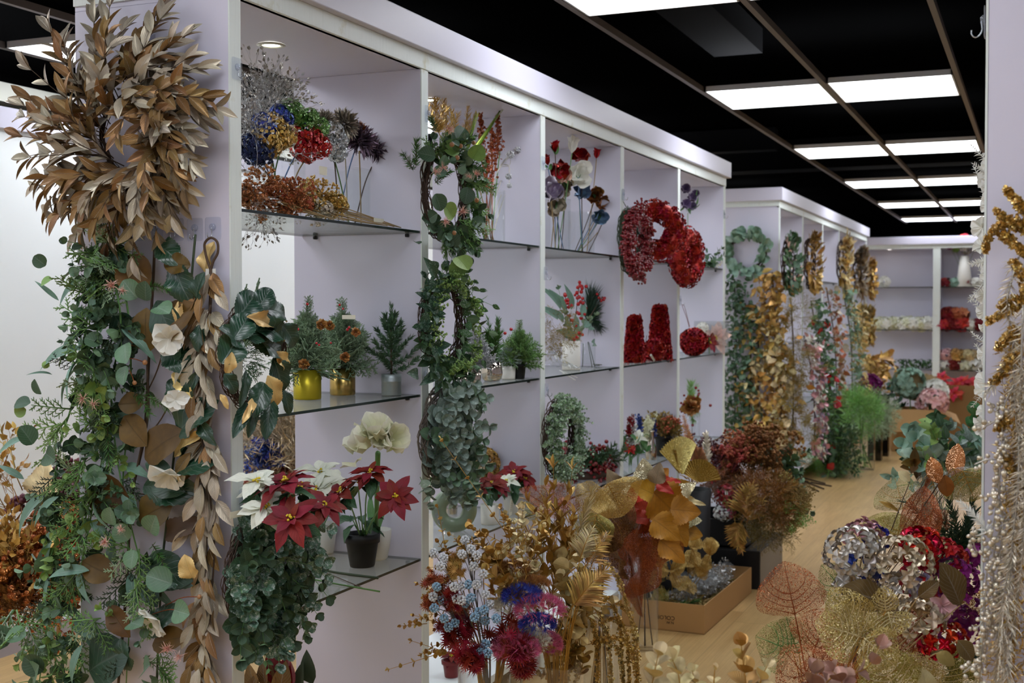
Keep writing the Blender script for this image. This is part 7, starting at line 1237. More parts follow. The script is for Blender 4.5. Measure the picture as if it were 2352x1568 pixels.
def tray_fill():
    r = R4
    for k, (u, v, mat, lb) in enumerate(((1515, 1290, 'net_gold', 'gold net leaf standing at the left of the tray'), (1540, 1310, 'net_gold', 'gold net leaf in the middle of the tray'), (1590, 1262, 'net_gold', 'gold net flower on a tall stalk above the tray'), (1630, 1275, 'net_gold', 'small gold net leaf at the right of the tray top'), (1560, 1340, 'net_gold', 'gold net leaf lying low in the tray'), (1600, 1300, 'net_gold', 'gold net leaf leaning right in the tray'), (1530, 1260, 'net_gold', 'gold net leaf under the yellow leaves'), (1510, 1350, 'net_olive', 'olive gold net leaf at the tray front'), (1625, 1310, 'net_gold', 'gold net leaf over the wrapped silver bunch'))):
        t = Th('net_leaf_pick', lb, 'artificial flower', A(-1.6, 5.95, .01)); c = P(u, v, D=5.85 + .02 * k)
        for j in range(5): d = r.normal(0, 1, 3) * A(1, .6, 1) + A(0, -.2, .2); netleaf(t, c, c + nrm(d) * r.uniform(.06, .1), .09, mat, 'stem_gold', A(.2, -.8, .5) + r.normal(0, .4, 3), 'petal', veins=2)
        g = G(); g.tube(cr([A(-1.6 + r.uniform(-.1, .1), 5.95 + r.uniform(-.2, .2), .01), c * .5 + A(-1.6, 5.95, .05) * .5, c], 8), .002, 4); t.part('stem', g, 'stem_gold')
    for i, (a, b, rr) in enumerate(((A(-1.62, 5.75, .09), A(-1.46, 6.15, .12), .05), (A(-1.55, 5.95, .10), A(-1.48, 6.35, .13), .055), (A(-1.68, 6.0, .08), A(-1.6, 6.4, .1), .06))):
        t = Th('wrapped_bunch', 'silver foliage bunch in clear plastic wrap, %s in the tray' % ('front', 'right', 'back')[i], 'packaging', a * A(1, 1, 0)); p = cr([a, (a + b) / 2, b], 14); k = 16; T = nrm(b - a); x = perp(T); z = np.cross(T, x); q = np.arange(k) * 2 * PI / k; V = p[:, None] + (x * np.cos(q)[:, None] + z * np.sin(q)[:, None])[None] * (rr * r.uniform(.7, 1.1, (14, k)))[..., None]; I, J = np.meshgrid(np.arange(13), np.arange(k), indexing='ij'); g = G(); g.add(V.reshape(-1, 3), np.stack([I * k + J, I * k + (J + 1) % k, (I + 1) * k + (J + 1) % k, (I + 1) * k + J], -1).reshape(-1, 4)); t.part('wrap', g, 'film', smooth=False); g = G(); n = 50; g.inst(AIRYL, p[r.integers(0, 14, n)] + r.normal(0, .012, (n, 3)), r.normal(0, 1, (n, 3)) + T * 1.5, None, .07, None, 0, r.random(n)); t.part('foliage', g, 'silver')
    t = Th('pine_sprig', 'green pine sprig at the front edge of the cardboard tray', 'artificial flower', A(-1.5, 5.65, .09)); g = G(); needles(g, [A(-1.58, 5.63, .10), A(-1.47, 5.70, .12)], 120, .03, 45, r=r, W=.03, smi=1); t.part('needles', g, ['pine', 'stem_brown'])
    t = Th('crate_filler', 'brown and gold shredded filling heaped in the cardboard tray', 'packaging filler', A(-1.6, 6, .01)); g = G(); n = 900; g.inst(L_['thinc'], np.stack([r.uniform(-1.73, -1.49, n), r.uniform(5.64, 6.4, n), .02 + r.uniform(0, .07, n)], -1), r.normal(0, 1, (n, 3)) * A(1, 1, .3), None, .08, None, 0, r.random(n)); o = t.part('filling', g, 'gold_dull'); o['kind'] = 'stuff'
tray_fill()
# ================================================================ right foreground cluster beside the white column
R5 = rng(500); RB = Bq(A(-.42, 2.72, 0), 2.7, R5, .6)
S('silver_pet', m_leaf, col='#c4beb6', back='#a89f92', rough=.34, metal=.55, vein=0, var=.15); S('magenta', m_leaf, col='#7d1065', rough=.5, vein=.08, var=.25); S('royal', m_leaf, col='#1c2f86', rough=.5, vein=0, var=.2); S('red_cloth', m_leaf, col='#b3101c', rough=.5, vein=.06, var=.25); S('pink_pet', m_leaf, col='#d9a3a6', rough=.5, vein=0, tip='#e9c6c2'); S('pink_metal', m_leaf, col='#b98388', rough=.35, metal=.5, vein=0); S('brown_leaf', m_leaf, col='#6a5128', back='#7d6236', rough=.4, metal=.35, vein=-.12); S('rose_gold', m_leaf, col='#b08a78', back='#a67f6c', rough=.42, metal=.5, vein=.08); S('violet_pet', m_leaf, col='#a79fc4', rough=.5, vein=0)
def hyd():
    for lb, (u, v), R, mat, n, D in (('silver metallic hydrangea head, leftmost of the cluster', (1962, 1252), .058, 'silver_pet', 64, 2.62), ('champagne metallic hydrangea head in the centre', (2066, 1278), .066, 'champ_foil', 74, 2.6), ('small silver hydrangea under the champagne one', (2062, 1345), .034, 'silver_pet', 26, 2.58), ('small silver hydrangea low at the left', (1945, 1338), .024, 'silver_pet', 16, 2.62), ('champagne gold hydrangea head at the lower centre', (2112, 1405), .05, 'champ_foil', 46, 2.56), ('mauve pink hydrangea behind the silver head', (1985, 1222), .04, 'pink_metal', 30, 2.72), ('red hydrangea head behind the champagne one', (2115, 1245), .046, 'red_foil', 40, 2.72), ('bright red fabric hydrangea at the upper right', (2165, 1275), .05, 'red_cloth', 44, 2.74), ('dark red hydrangea between red and magenta', (2120, 1320), .05, 'red_cloth', 40, 2.76), ('dark red foil hydrangea at the lower right', (2165, 1462), .046, 'red_foil', 46, 2.56),
                          ('magenta hydrangea at the right of the red ones', (2190, 1315), .05, 'magenta', 42, 2.72), ('magenta hydrangea farther right, lower', (2222, 1370), .052, 'magenta', 44, 2.7), ('magenta hydrangea lowest at the right', (2205, 1425), .048, 'magenta', 38, 2.72), ('royal blue hydrangea between silver and champagne heads', (1976, 1292), .036, 'royal', 22, 2.72), ('royal blue petals above the champagne head', (2014, 1228), .024, 'royal', 10, 2.7), ('royal blue flower low behind the stems', (2005, 1335), .026, 'royal', 14, 2.74), ('small lilac flower between silver and magenta', (2112, 1335), .02, 'violet_pet', 8, 2.6), ('pale pink single hydrangea floret at the right', (2163, 1392), .032, 'pink_pet', 4, 2.54), ('small magenta flower by the white column', (2252, 1270), .02, 'magenta', 8, 2.75)):
        c = P(u, v, D=D); t, q = RB.stem(lb, c - A(0, 0, R * .6), 'hydrangea', 'stem_tan', .0026); g = G(); ball(g, c - A(0, 0, R * .25), R, F4H if n > 8 else F5, n, .0165 if n > 8 else .02, 'face', -.45, (0, -.35, 1), (1, 1, .85), 0, R5, .12, .25) if n > 4 else g.inst(floret(5, cup=.3, fold=0, curl=.2, nv=5, nu=2), [c], UPV, -FW, R, None, 0, [.6]); t.part('flower_head', g, mat)
    for lb, a, b, L, mat in (('dark gold-brown ribbed leaf left under the hydrangeas', (2040, 1385), (1950, 1352), 1, 'brown_leaf'), ('dark bronze ribbed leaf upright by the magenta flowers', (2205, 1390), (2180, 1305), 1, 'brown_leaf'), ('bronze leaf in the middle under the champagne head', (2110, 1370), (2150, 1340), 1, 'brown_leaf'), ('gold-brown round leaf at the lower right', (2200, 1470), (2235, 1510), 1.3, 'brown_leaf'), ('dull gold leaf low at the right', (2150, 1500), (2190, 1520), 1.2, 'gold_dull'), ('bronze leaf beside the silver gold hydrangea', (2045, 1375), (2010, 1390), 1, 'brown_leaf'), ('beige leaf at the bottom edge right of centre', (2130, 1600), (2128, 1548), 1.1, 'gold_pale')):
        pa, pb = P(*a, D=2.5), P(*b, D=2.48); t, q = RB.stem(lb, pa, 'leaf_pick', 'stem_tan'); g = G(); L_n = np.linalg.norm(pb - pa) * 1.15; g.inst(L_['magnolia'], [pa], pb - pa, -FW + A(.2, 0, .5), L_n, L_n * L, 0, R5.random(1)); t.part('leaf', g, mat)
    for lb, a, b, W, mat, N, D in (('large copper net leaf standing over the wooden floor', (1826, 1412), (1800, 1292), .155, 'net_copper', (.1, -.9, .35), 2.6), ('copper net leaf behind the gold one, lower right of the first', (1868, 1500), (1905, 1395), .14, 'net_copper', (-.2, -.9, .4), 2.66), ('copper net leaf at the bottom edge', (1880, 1590), (1800, 1490), .14, 'net_copper', (.1, -.9, .4), 2.5), ('low copper net leaf right of it', (1900, 1600), (1905, 1480), .13, 'net_copper', (.3, -.9, .3), 2.52), ('green net leaf with star ribs at the lower left', (1820, 1495), (1740, 1460), .13, 'net_green', (.1, -.9, .4), 2.7), ('green net leaf under the first copper one', (1835, 1500), (1800, 1420), .13, 'net_green', (-.2, -.9, .4), 2.72), ('green net leaf behind the silver hydrangea', (1950, 1370), (1890, 1300), .11, 'net_green', (0, -.9, .4), 2.85), ('green net leaf left of the silver hydrangea stems', (1965, 1340), (1925, 1285), .1, 'net_green', (0, -.9, .4), 2.9),
                               ('coarse gold net leaf, upper left of four', (1978, 1458), (1912, 1352), .11, 'net_bigold', (.2, -.9, .3), 2.45), ('coarse gold net leaf, lower left of four', (1975, 1462), (1878, 1428), .13, 'net_bigold', (-.1, -.9, .4), 2.44), ('coarse gold net leaf, upright beside the hydrangeas', (2035, 1402), (2028, 1348), .06, 'net_bigold', (.1, -.9, .2), 2.46), ('coarse gold net leaf hanging to the lower right', (1985, 1465), (2065, 1535), .10, 'net_bigold', (.2, -.9, .3), 2.44), ('coarse gold net leaf below the champagne hydrangea', (2040, 1405), (2055, 1465), .09, 'net_bigold', (.1, -.9, .3), 2.47), ('olive gold net leaf at the bottom centre', (2060, 1590), (2010, 1490), .14, 'net_olive', (0, -.9, .4), 2.5), ('pale olive net leaf at the bottom right', (2120, 1590), (2085, 1500), .12, 'net_bigold', (0, -.9, .4), 2.55), ('brown net leaf behind the lower hydrangea', (2090, 1520), (2110, 1440), .14, 'net_copper', (0, -.9, .4), 2.62), ('wide olive net leaf behind the four gold ones', (1990, 1480), (1960, 1370), .19, 'net_olive', (0, -.9, .4), 2.8), ('wide rust net leaf behind the lower champagne hydrangea', (2070, 1500), (2060, 1390), .18, 'net_rust', (0, -.9, .4), 2.8), ('wide olive net leaf under the dark red foil hydrangea', (2160, 1580), (2170, 1480), .18, 'net_olive', (0, -.9, .4), 2.7), ('copper net leaf under the gold ones at the bottom edge', (1960, 1610), (1950, 1500), .17, 'net_copper', (0, -.9, .4), 2.7), ('brown net leaf behind the magenta flowers', (2190, 1440), (2180, 1330), .2, 'net_brown', (0, -.9, .4), 2.95)):
        pa, pb = P(*a, D=D), P(*b, D=D - .02); t, q = RB.stem(lb, pa, 'net_leaf_pick', 'stem_copper' if 'copper' in mat else 'stem_gold'); netleaf(t, pa, pb, W, mat, {'net_copper': 'stem_copper', 'net_green': 'stem_green'}.get(mat, 'gold_pale'), A(*N), curl=.2, fold=.1, wave=.08)
    for lb, pts, L, mat, n, D in (('gold eucalyptus sprig at the bottom left of the foreground', [(1480, 1640), (1500, 1560), (1512, 1500)], .045, 'gold_pale', 5, 2.1), ('gold eucalyptus sprig with big leaves right of it', [(1560, 1640), (1560, 1560), (1545, 1515)], .05, 'gold_pale', 4, 2.15), ('tiny pale gold eucalyptus tip at the bottom', [(1640, 1620), (1640, 1560), (1642, 1535)], .022, 'gold_pale', 3, 2.15), ('small pale gold sprig between the bottom sprigs', [(1600, 1640), (1598, 1580), (1590, 1540)], .03, 'gold_pale', 4, 2.15), ('gold eucalyptus sprig with flower-like tips before the copper net leaf', [(1720, 1650), (1712, 1560), (1702, 1478)], .05, 'gold', 5, 2.2), ('gold eucalyptus sprig leaning right', [(1735, 1650), (1745, 1570), (1762, 1528)], .04, 'gold_pale', 4, 2.18), ('rose gold eucalyptus sprig at the bottom centre', [(1840, 1650), (1905, 1560), (1945, 1548), (1992, 1532), (2020, 1482)], .045, 'rose_gold', 6, 2.15), ('rose gold eucalyptus sprig lower left', [(1830, 1660), (1862, 1590), (1875, 1545)], .05, 'rose_gold', 4, 2.1), ('rose gold eucalyptus sprig low in the middle', [(1960, 1650), (1935, 1570), (1912, 1540)], .042, 'rose_gold', 4, 2.12)):
        w = [P(u, v, D=D) for u, v in pts]; B_ = Bq(A(w[0][0], w[0][1], 0), D, R5, .5); t, q = B_.stem(lb, w[0], 'eucalyptus_spray', 'stem_gold', k=.01); g = G(); sprig(g, w, L_['round'], n, L, None, 58, 2, r=R5, sr=.0015, t0=.25, tip=.5, face=-FW, fm=.3); t.part('leaves', g, [mat, 'stem_gold'])
    # net leaves, foil leaves and greens standing farther back along the right side
    B9 = Bq(A(-.55, 4.1, 0), 4.0, R5, .5)
    for lb, a, b, W, mat, N in (('olive net leaf behind the hydrangeas, left', (2040, 1250), (1990, 1190), .15, 'net_olive', (0, -.9, .4)), ('olive net leaf beside the rust net funnel', (2060, 1240), (2070, 1180), .14, 'net_olive', (0, -.9, .4)), ('green gold net leaf at the left of the rust funnel', (2075, 1170), (2055, 1095), .13, 'net_green', (0, -.9, .4)), ('rust net leaf rolled as a funnel', (2110, 1240), (2125, 1110), .09, 'net_rust', (.1, -.9, .2)), ('rust net leaf tip pointing up right', (2120, 1130), (2150, 1065), .035, 'net_rust', (.1, -.9, .2)), ('copper net leaf low behind the red hydrangea', (2145, 1235), (2110, 1180), .15, 'net_copper', (0, -.9, .4)), ('grey net leaf hanging in front of the copper foil leaf', (2135, 1080), (2160, 1170), .09, 'net_grey', (.1, -.9, .2)), ('second grey net leaf right of it', (2190, 1075), (2215, 1150), .1, 'net_grey', (0, -.9, .2)), ('olive gold net leaf by the white column', (2210, 1080), (2245, 1160), .12, 'net_olive', (0, -.9, .2)), ('green gold netting low by the column', (2200, 1220), (2215, 1320), .16, 'net_olive', (0, -.9, .3)), ('copper glitter leaf, pointed, standing among the net leaves', (2190, 1100), (2198, 1030), .11, 'copper_glit', (0, -.9, .2)), ('orange glitter leaf left of the pointed one', (2155, 1110), (2140, 1060), .09, 'copper_glit', (0, -.9, .2)), ('copper foil leaf hanging in the middle', (2170, 1090), (2175, 1135), .085, 'copper_sheen', (0, -.9, .3)), ('pale gold foil leaf at the left top', (2090, 1105), (2070, 1085), .06, 'gold_pale', (0, -.8, .6)), ('mint foil leaf behind the red hydrangea', (2125, 1190), (2130, 1155), .06, 'mint_sheen', (.2, -.9, .3)), ('dark gold leaf pointing left over the floor', (2065, 1175), (2030, 1152), .03, 'gold_dark', (0, -.8, .6))):
        W *= 1.45 if 'net' in mat and W > .05 else .8; pa, pb = B9.p(*a, R5.uniform(-.2, .2)), None; pb = B9.p(*b, (pa - CAMP) @ FW - 4.0); t, q = B9.stem(lb, pa, 'net_leaf_pick' if 'net' in mat else 'leaf_pick', 'stem_brown')
        if 'net' in mat: netleaf(t, pa, pb, W, mat, 'stem_copper' if 'rust' in mat or 'copper' in mat else 'stem_gold', A(*N), 'netp' if W > .1 else 'magnolia', curl=.25, fold=.3 if 'rust' in mat else .15, wave=.2, veins=3)
        else: g = G(); L = np.linalg.norm(pb - pa); g.inst(L_['magnolia'], [pa], pb - pa, A(*N), L * 1.25, W * 1.15, 0, [.5]); t.part('leaf', g, mat)
    t = Th('pine_spray', 'dark green tinsel pine spray at the foot of the white column', 'artificial flower', B9.b); g = G(); c = B9.p(2205, 1260)
    for k in range(22): d = nrm(R5.normal(0, 1, 3) + A(.2, -.2, .4)); needles(g, [c, c + d * R5.uniform(.12, .24)], 90, .035, 45, r=R5, W=.03, smi=1)
    g.tube([B9.b, c], .004, 5, 1); t.part('needles', g, ['pine_dark', 'stem_dark'])
    t = Th('pine_spray', 'dark green pine spray at the bottom right corner beside the garlands', 'artificial flower', A(-.2, 2.75, 0)); g = G(); c = P(2185, 1545, D=2.75)
    for k in range(12): d = nrm(R5.normal(0, 1, 3) + A(0, 0, .3)); needles(g, [c, c + d * R5.uniform(.05, .1)], 80, .02, 45, r=R5, W=.03, smi=1)
    g.tube([A(-.2, 2.75, 0), c], .003, 5, 1); t.part('needles', g, ['pine_dark', 'stem_dark'])
    b = A(-.42, 5.5, 0); B0 = Bq(b, 5.2, R5, .45)
    for i, (lb, pts, mat, prof, L) in enumerate((('pale blue-green silver-dollar branch reaching left over the floor', [(2150, 1080), (2090, 1040), (2072, 1020)], 'euc_pale', 'round', .065), ('pale silver-dollar branch at the top left', [(2150, 1050), (2110, 1000), (2090, 985)], 'euc_pale', 'round', .07), ('lowest left eucalyptus branch with two drooping leaves', [(2140, 1090), (2080, 1090), (2045, 1095)], 'euc_pale', 'ovate', .06), ('grey-green eucalyptus branch in the middle', [(2170, 1090), (2160, 1020), (2180, 985)], 'euc_silver', 'ovate', .075), ('grey-green eucalyptus branch right of the middle', [(2190, 1090), (2200, 1030), (2215, 990)], 'euc_silver', 'ovate', .08), ('white-green leaf branch by the column', [(2200, 1090), (2235, 1040), (2250, 1000)], 'euc_pale', 'ovate', .08), ('dark green rose-leaf branch at the top', [(2180, 1050), (2160, 985), (2150, 955)], 'leaf_green', 'ovate', .075), ('green eucalyptus branch at the upper right', [(2210, 1060), (2230, 980), (2235, 950)], 'leaf_mid', 'round', .075), ('seeded eucalyptus branch in front', [(2150, 1090), (2120, 1040), (2130, 1010)], 'euc_lime', 'ovate', .045), ('green branch behind the orange glitter leaf', [(2200, 1100), (2235, 1070), (2245, 1050)], 'euc_silver', 'ovate', .07), ('ochre leaf sprig at the left of the green bunch', [(2130, 1070), (2100, 1050), (2085, 1040)], 'magn_brown', 'ovate', .08), ('variegated lime leaf branch at the upper left', [(2160, 1040), (2140, 985), (2130, 968)], 'euc_lime', 'ovate', .07))):
        for s in range(2):
            w = [B0.p(u + s * 12, v + s * 22, R5.uniform(-.2, .1)) for u, v in pts]
            if s == 0: t, q = B0.stem(lb, w[0], 'eucalyptus_branch', 'stem_green'); g = G()
            sprig(g, w, L_[prof], 5, L, None, 58, 2, r=R5, sr=.002, t0=.1, tip=.75, face=-FW, fm=.3)
        t.part('leaves', g, [mat, 'stem_green'])
S('euc_pale', m_leaf, col='#8fb09e', back='#a4bda9', rough=.5, vein=-.08, vd=6)
hyd()
# ================================================================ garlands on the end panel at the right edge, flowers round its corner
def rightcol():
    r = rng(520); YR = 2.3975; EPR = lambda u, v, o=.03: P(u, v, Y=YR - o)
    hook(A(-.0945, 2.43, P(2252, 52, Y=2.43)[2]), A(-1, 0, 0), 'clear hook with a bent wire sticking out high on the right white column', (.04, .055))
    for i, (lb, pts) in enumerate((('gold glitter celosia branch, highest on the right column', [(2360, 490), (2335, 462), (2311, 436)]), ('gold celosia branch curving down to the left', [(2360, 520), (2325, 508), (2285, 528), (2268, 550), (2262, 578)]), ('gold celosia branch with an upright tip', [(2360, 530), (2320, 510), (2288, 484)]), ('gold celosia branch hanging to the right edge', [(2300, 535), (2330, 560), (2358, 590)]), ('gold celosia branch in the silver needles', [(2362, 680), (2340, 620), (2325, 600)]), ('short gold celosia branch above the pointing one', [(2345, 690), (2320, 692), (2296, 702)]), ('gold celosia branch pointing far left', [(2350, 690), (2315, 715), (2271, 737)]), ('gold celosia branch pointing down left, below', [(2330, 760), (2310, 780), (2290, 800)]), ('gold celosia branch over the bead garland', [(2330, 810), (2308, 850), (2279, 880)]), ('gold celosia tip between needles and beads', [(2330, 950), (2305, 970), (2290, 985)]), ('gold celosia branch hanging at the right edge', [(2310, 1045), (2335, 1100), (2360, 1125)]))):
        w = cr([EPR(u, v, .045) for u, v in pts], 24); t = Th('celosia_branch', lb, 'artificial flower', w[0], 'gold celosia branches'); g = G(); g.tube(w, .003, 5); t.part('stem', g, 'stem_gold'); g = G(); k = 420; x = r.uniform(0, 1, k); p, T = samp(w, x); g.inst(L_['rndlo'], p + nrm(r.normal(size=(k, 3))) * (.010 * (1.05 - .65 * x) * r.uniform(.5, 1, k))[:, None], r.normal(0, 1, (k, 3)), None, .0075, None, 0, r.random(k)); t.part('bloom', g, 'gold_glit')
    t = Th('needle_garland', 'long silver-gold garland of curled needles hanging on the right column', 'garland', EPR(2345, 590)); g = G()
    for pts in ([(2340, 590), (2325, 640), (2312, 700), (2325, 780), (2330, 900), (2335, 1000)], [(2350, 700), (2345, 850), (2340, 1000), (2330, 1150), (2322, 1300)], [(2330, 780), (2300, 860), (2262, 900)], [(2340, 1000), (2338, 1120), (2320, 1280), (2300, 1400), (2285, 1568)], [(2352, 850), (2358, 1100), (2345, 1300), (2325, 1450), (2312, 1580)], [(2356, 1000), (2352, 1200), (2340, 1330)], [(2325, 1250), (2315, 1400), (2300, 1580)]):
        w = [EPR(u, v, .05 + r.uniform(-.015, .02)) for u, v in pts]; L = np.linalg.norm(np.diff(np.array(w), axis=0), axis=1).sum(); needles(g, w, int(620 * L), .025, 62, r=r, t='thinc', W=.012, smi=1, sr=.002)
    t.part('needles', g, ['silvergold', 'stem_silver'])
    t = Th('bead_garland', 'silver-gold bead garland at the left of the needle garland', 'garland', EPR(2320, 900)); g = G(); st = G()
    for pts in ([(2330, 880), (2305, 940), (2300, 1040), (2290, 1150), (2270, 1280), (2262, 1400), (2250, 1568)], [(2320, 1180), (2285, 1250), (2280, 1400), (2262, 1480), (2245, 1540)], [(2300, 930), (2285, 945), (2275, 925)], [(2300, 960), (2270, 975), (2246, 992)], [(2300, 1055), (2270, 1055), (2238, 1066)], [(2290, 1130), (2272, 1140), (2255, 1140)], [(2275, 1220), (2245, 1230), (2228, 1225)], [(2270, 1280), (2240, 1260), (2235, 1215)], [(2262, 1420), (2245, 1440), (2232, 1436)], [(2255, 1520), (2232, 1530), (2212, 1545)], [(2310, 1000), (2295, 1100), (2305, 1200)], [(2305, 1200), (2290, 1350), (2290, 1500)]):
        w = cr([EPR(u, v, .05) for u, v in pts], 20); st.tube(w, .0013, 4); L = np.linalg.norm(np.diff(w, axis=0), axis=1).sum(); k = int(190 * L); p, T = samp(w, np.linspace(.05, 1, k)); o = nrm(np.cross(T, r.normal(size=(k, 3)))); st_ = p + o * .008; g.inst(ICO1, st_, o + T, None, .0048 * r.uniform(.8, 1.2, k), .0036, 0, r.random(k))
    t.part('beads', g, 'silvergold'); t.part('stems', st, 'stem_silver')
    t = Th('glitter_garland', 'bushy gold glitter garland behind the silver needles', 'garland', EPR(2345, 800, .01)); g = G(); k = 1500; v = r.uniform(780, 1568, k); u = r.normal(2335, 16, k) + (v > 1350) * r.uniform(-60, 20, k); p = np.array([EPR(a, b, r.uniform(.003, .03)) for a, b in zip(u, v)]); g.inst(L_['needle'], p, r.normal(0, 1, (k, 3)), None, .022, .03, 0, r.random(k)); t.part('foliage', g, 'gold_glit'); g = G(); g.tube(cr([EPR(u, v, .015) for u, v in ((2345, 780), (2342, 1000), (2335, 1300), (2325, 1568))], 20), .003, 5); t.part('stem', g, 'stem_gold')
    for i, (lb, vs, k) in enumerate((('white flower garland on the aisle side of the right column, upper length', (365, 760), 26), ('white flower garland on the aisle side, lower length with orchids', (790, 990), 12))):
        t = Th('white_garland', lb, 'garland', P(2250, vs[0], X=-.096)); g = G()
        for j in range(k):
            v = vs[0] + (vs[1] - vs[0]) * (j + r.random() * .6) / k; c = A(-.106 + r.normal(0, .006), 3.05 + r.normal(0, .12), 0); c[2] = P(2250, v, Y=3.05)[2]
            if j % 3 == 0: e = c + A(-.035, r.normal(0, .03), r.normal(.03, .05)); L_f = G(); sprig(L_f, [c, (c + e) / 2, e], L_['lance'], 9, .016, .016, 60, 2, False, -FW, .5, True, mi=0, smi=0, r=r); t.part('fern_sprig', L_f, 'white_petal')
            else: a = np.arange(5) * 2 * PI / 5; N = nrm(A(-.6, -.8, r.normal(0, .4))); N, U, V = axes(N); d = U * np.cos(a)[:, None] + V * np.sin(a)[:, None] + N * .3; F = G(); F.inst(L_['petal'], np.broadcast_to(c, (5, 3)), d, N - d * .2, .024 * r.uniform(.8, 1.3), None, 0, r.random(5)); t.part('flower', F, 'white_petal')
        p = [A(-.1, 3.05, P(2250, v, Y=3.05)[2]) for v in np.linspace(vs[0] - 5, vs[1] + 5, 8)]; g.tube(p, .003, 5); t.part('stem', g, 'stem_white')
    t = Th('fern_sprig', 'white fern leaf sticking out low beside the bead garland', 'artificial flower', EPR(2280, 1240)); g = G(); sprig(g, [EPR(2280, 1235), EPR(2235, 1180), EPR(2205, 1152)], L_['lance'], 18, .018, .014, 48, 2, False, -FW, .6, True, r=r, smi=0); t.part('leaflets', g, 'white_petal')
rightcol()
S('fan_tan', m_leaf, col='#a58a64', rough=.6, vein=0)
# ================================================================ second unit, its garlands and wreaths; floor vases; end shelves
R6 = rng(600)
def far_garland(label, top, bot, plane, w, recipe, n, L, seed, stem='stem_brown', off=.05):
    """hanging garland between two photo heights on a plane (axis, value)"""
    r = rng(seed); ax, val = plane; Q = lambda u, v: P(u, v, **{ax: val}); a, b = Q(*top), Q(*bot); out = A(0, -1, 0) if ax == 'Y' else A(1, 0, 0); sd = A(1, 0, 0) if ax == 'Y' else A(0, 1, 0)
    t = Th('garland', label, 'garland', a); s = cr([a + out * .02, a * .6 + b * .4 + out * off + sd * .02, b + out * off], 20); g = G(); g.tube(s, .006, 5); t.part('stem', g, stem)
    for prof, mat, fr in recipe:
        k = int(n * fr); x = r.uniform(0, 1, k); p, T = samp(s, x); p = p + sd * r.normal(0, w * .42, (k, 1)) + out * r.uniform(0, min(w * .6, .09), (k, 1)); d = r.normal(0, 1, (k, 3)) * A(1, 1, .7) + A(0, 0, -.5) + out * .4; g = G(); tmp = L_[prof] if isinstance(prof, str) else prof; g.inst(tmp, p, d, out * 1.0 + r.normal(0, .5, (k, 3)) + A(0, 0, .4), L * r.uniform(.7, 1.3, k) * (1 if isinstance(prof, str) else 2.2), None, 0, r.random(k)); t.part('foliage' if mat not in ('coral', 'star_pink', 'berry_red', 'white_petal', 'pink_metal') else 'blossoms', g, mat)
    return t
Y2 = 9.665; PL = ('Y', Y2)
far_garland('frosted green ivy garland at the left edge of the second unit end panel', (1688, 640), (1690, 1000), PL, .17, (('ovlo', 'leaf_green', .6), ('ovlo', 'green_frost', .4)), 620, .05, 601, 'stem_dark')
far_garland('olive brown leaf garland between ivy and gold garland', (1722, 690), (1722, 1010), PL, .13, (('ovlo', 'gold_dull', .4), ('ovlo', 'leaf_green', .3), ('rndlo', 'euc', .3)), 200, .06, 602)
far_garland('pale gold small-leaf garland left of the big gold one', (1738, 700), (1742, 1010), PL, .12, (('laulo', 'gold_pale', .6), ('laulo', 'gold_dark', .4)), 220, .07, 603)
far_garland('large gold leaf garland on the second unit end panel', (1775, 625), (1790, 1045), PL, .17, (('ovlo', 'gold', .6), ('ovlo', 'gold_dark', .4)), 480, .07, 604)
far_garland('pale matt gold leaf garland in front of the large gold one', (1785, 760), (1798, 1050), ('Y', Y2 - .06), .09, (('obov', 'gold_pale', 1.0),), 110, .07, 605)
far_garland('fine olive gold twig garland at the front edge of the second unit', (1818, 690), (1822, 1050), PL, .15, ((AIRYF, 'olive_fuzz', .6), (AIRY, 'gold_dull', .4)), 120, .075, 606)
def far_wreath(label, c, N, R, recipe, n, L, seed, th=.05, sx=1.0, twig='twig', up=.0):
    r = rng(seed); t = Th('wreath', label, 'wreath', c); N, U, V = axes(N); g = G(); twigring(g, c, N, R, .02, 10, 0, r, rr=.003); t.part('twig_ring', g, twig)
    for prof, mat, fr in recipe:
        k = int(n * fr); a = r.uniform(0, 2 * PI, k); rd = U * np.cos(a)[:, None] + V * np.sin(a)[:, None]; p = c + rd * (R + r.normal(0, th * .4, (k, 1))) + N * r.uniform(0, th, (k, 1)); tg = np.cross(N, rd); g = G(); g.inst(L_[prof], p, rd * r.uniform(.1, 1, (k, 1)) + tg * .6 + N * r.uniform(.1, .9, (k, 1)) + A(0, 0, up), N + r.normal(0, .5, (k, 3)), L * r.uniform(.7, 1.3, k), None, 0, r.random(k)); t.part('foliage', g, mat)
    return t
t = far_wreath('pale silver-dollar eucalyptus wreath on the second unit end panel', P(1716, 580, Y=Y2 - .03), A(0, -1, 0), .135, (('round', 'euc_pale', .6), ('round', 'euc', .4)), 110, .06, 611); g = G(); q = P(1745, 542, Y=Y2 - .01); g.box(q - A(.03, .003, .01), q + A(.03, .003, .01)); t.part('clip', g, 'wire_black', smooth=False)
XW = -1.80
